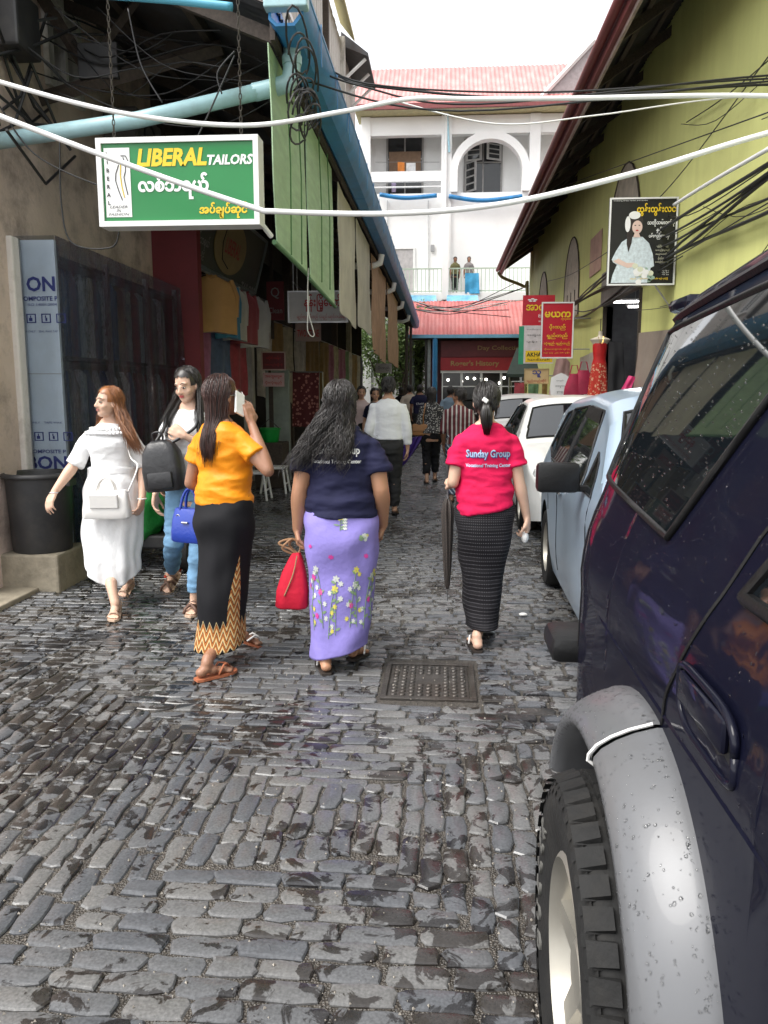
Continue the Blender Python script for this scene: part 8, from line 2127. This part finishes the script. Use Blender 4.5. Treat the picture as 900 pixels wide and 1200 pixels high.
def walker(label, px, py, H, rz, skin, top, bottom, hairm, male=False, sleeve=.6, hem=.86, long_hair=0, step=.14, head=(0, 0, 0), wide=1.0, sandal=M_SOLEB, skirt=False, z0=0, pos=None, arms=None, group='passers-by up the lane', end=.93, facep=False, kind='thong'):
    g = pos or GZ(px, py)
    h = Human(label, (g.x, g.y, z0), R(rz), H, skin, 'person', group, male, wide, 1.0, .0095)
    h.base(tuple(R(v) for v in head)); w = h.torso[7 if not male else 6][2] / h.s
    ar = arms or {}
    h.arm(-1, *ar.get(-1, ((-w - .06, -.05, 1.01), (-w - .06, .08, .80), (0, .2, -1), (1, 0, 0)))); h.arm(1, *ar.get(1, ((w + .06, -.02, 1.01), (w + .065, .03, .79), (0, .1, -1), (-1, 0, 0))))
    if skirt: h.rings = [(.95, 0, 0, .15, .12), (.82, 0, -.01, .172, .14), (.6, 0, 0, .155, .135), (.35, 0, 0, .14, .14), (.13, 0, 0, .135, .15)]
    h.leg(-1, (-.075, step * .3, .44), (-.075, -step, .085), R(5), 0, 1.0); h.leg(1, (.075, step * .9, .44), (.07, step, .10), R(-6), R(10), 1.0)
    h.body()
    h.shirt('shirt', top, hem=hem, sleeve=sleeve, ease=.02, sl_r=.062 if not male else .068, seed=int(px), fold=.0035, voxel=.009, fs=(6, 6, 14), collar=.03 if male and sleeve > 1 else 0)
    if skirt: h.skirt('skirt', bottom, h.rings, .008, 3, int(px), 30, 48)
    else: trousers(h, bottom, end)
    h.hair(hairm, length=long_hair or .11, n=260 if long_hair else 340, rad=.0052, sweep=.3 if long_hair else .55, seed=int(px), gap=.02)
    h.sandal(h.footL, sandal, sandal, kind); h.sandal(h.footR, sandal, sandal, kind)
    if facep: h.face()
    return h
M_CHAR = fabric('charcoal_cloth', (.035, .035, .036)); M_WSHIRT = fabric('white_shirt_cotton', (.84, .85, .88), var=.02)
h = walker('man from behind in white long sleeved shirt and charcoal trousers', 455, 606, 1.66, 2, SK_MID, M_WSHIRT, M_CHAR, HR_BLACK, True, 1.75, .90, wide=.93, end=.97)
pat = patterned('black_white_pattern', (.03, .03, .032), (.45, .44, .42), 42)
h = walker('woman from behind in black and white patterned top with tan shoulder bag', 505, 566, 1.56, 3, SK_MID, pat, M_BLKSK, HR_BLACK, False, 1.2, .84, .24, end=.78)
g = h.mt @ Vector((-.19 * h.s, -.05, .80 * h.s)); tb = thing('shoulder_bag', 'tan leather shoulder bag on the woman in patterned top', 'bag', tuple(g)); LEA = M('tan_leather', (.36, .17, .06), rough=.45)
MB().bevbox(-.13, .13, -.05, .05, 0, .19, .03, mat=Matrix.Translation(g)).build('body', LEA, tb, smooth=40); MB().bevbox(-.12, .12, -.058, -.04, .07, .18, .012, mat=Matrix.Translation(g)).build('flap', LEA, tb)
cable('strap', [g + Vector((.06, 0, .17)), h.mt @ Vector((-.14 * h.s, -.13, 1.10 * h.s)), h.mt @ Vector((-.115 * h.s, -.09, 1.27 * h.s)), h.mt @ Vector((-.105 * h.s, 0, 1.325 * h.s)), h.mt @ Vector((-.12 * h.s, .12, 1.2 * h.s))], .009, LEA, parent=tb)
u0 = h.mt @ (h.armL[2] + h.armL[3] * .07) + Vector((-.12, -.05, 0)); um = thing('umbrella', 'half closed purple umbrella carried beside the tan shoulder bag', 'umbrella', (u0.x, u0.y, .4))
ax0, ax1 = u0 + Vector((.06, 0, .04)), u0 + Vector((-.16, -.02, -.48)); d_ = ax1 - ax0
MB().loft([[ax0 + d_ * t + Vector((math.cos(q), math.sin(q), .25 * math.cos(q))) * r * (1 + .25 * math.sin(q * 8)) for q in np.linspace(0, 2 * PI, 49)[:-1]] for t, r in ((.0, .12), (.12, .13), (.5, .085), (.85, .025), (.9, .008))]).build('canopy', M('purple_nylon', (.06, .025, .22), rough=.45, var=.2), um, smooth=60)
MB().tube([ax0 - d_ * .15, ax1 + d_ * .03], .006, 6).build('shaft', M_STEEL, um)
h = walker('young person in dark red striped shirt turning to look aside', 536, 588, 1.54, -6, SK_DARK, striped('red_stripe_shirt', (.10, .014, .02), (.42, .38, .36), 5.5, 0, (.02, .012, .014)), striped('chevron_trousers', (.05, .07, .12), (.45, .50, .55), 7, .7), HR_BLACK, True, 1.1, .78, head=(68, 0, 0), wide=.92, facep=True, step=.12)
h = walker('man from behind in navy t-shirt with lettering on the back', 492, 524, 1.66, 0, SK_DARK, M_NAVYT, M_CHAR, HR_BLACK, True, .6, .86, wide=1.05)
text('STAFF', .1, M_WHITE, plane_frame(h.mt @ Vector((0, -.155, 1.16)), (1, 0, 0), (0, 0, 1)), h.root, fit=(.2, .05))
h = walker('man from behind in cream shirt and dark trousers', 480, 521, 1.66, 4, SK_MID, fabric('cream_cotton', (.55, .47, .38)), M_CHAR, HR_BLACK, True, .7, .86, wide=1.05)
h = walker('woman in dark navy blouse facing down the lane under the arcade', 440, 560, 1.55, 165, SK_MID, fabric('dark_navy_blouse', (.012, .014, .04)), M_BLKSK, HR_BLACK, False, .7, .84, .2, head=(35, 0, 0), facep=True, skirt=True)
h = walker('woman in pale pink blouse standing under the arcade', 424, 556, 1.58, 190, SK_MID, fabric('pale_pink_blouse', (.58, .45, .43)), M_BLKSK, HR_BLACK, False, .7, .84, .0, facep=True, skirt=True)
h = walker('person in grey blue shirt walking beyond the patterned top', 527, 534, 1.60, 0, SK_DARK, fabric('grey_blue_shirt', (.16, .22, .28)), M_CHAR, HR_BLACK, True, .7, .86)
h = walker('person in black shirt near the corner shop', 470, 512, 1.62, 0, SK_DARK, M_BLKSK, M_CHAR, HR_BLACK, False, .6, .86, .2)
p = GZ(213, 672); h = walker('woman in black with red sandals behind the woman in jeans', 213, 672, 1.52, 176, SK_MID, M_BLKSK, M_BLKSK, HR_BLACK, False, .6, .86, .2, pos=Vector((p.x + .03, p.y + .1, 0)), sandal=M_STRAPR, end=.88)
for k, (x_, lab, c) in enumerate(((533, 'person in olive top on the white building balcony', (.16, .15, .07)), (549, 'person beside the blue cloth on the white building balcony', (.22, .20, .20)))):
    q = PY(x_, 345, WY - .45)
    walker(lab, 100 + k, 0, 1.55, 180, SK_DARK, fabric('balcony_top_%d' % k, c), M_CHAR, HR_BLACK, False, .7, .84, .15, pos=Vector((q.x, WY - .45, 0)), z0=fl1, group='people on the balcony', step=.02)
# litter
o = MB().ell(GZ(613, 722) + Vector((0, 0, .012)), (.03, .02, .012), 9, 6).build('litter', M_STRAPW); tag(o, 'small scrap of white litter on the setts beside the cars', 'litter')
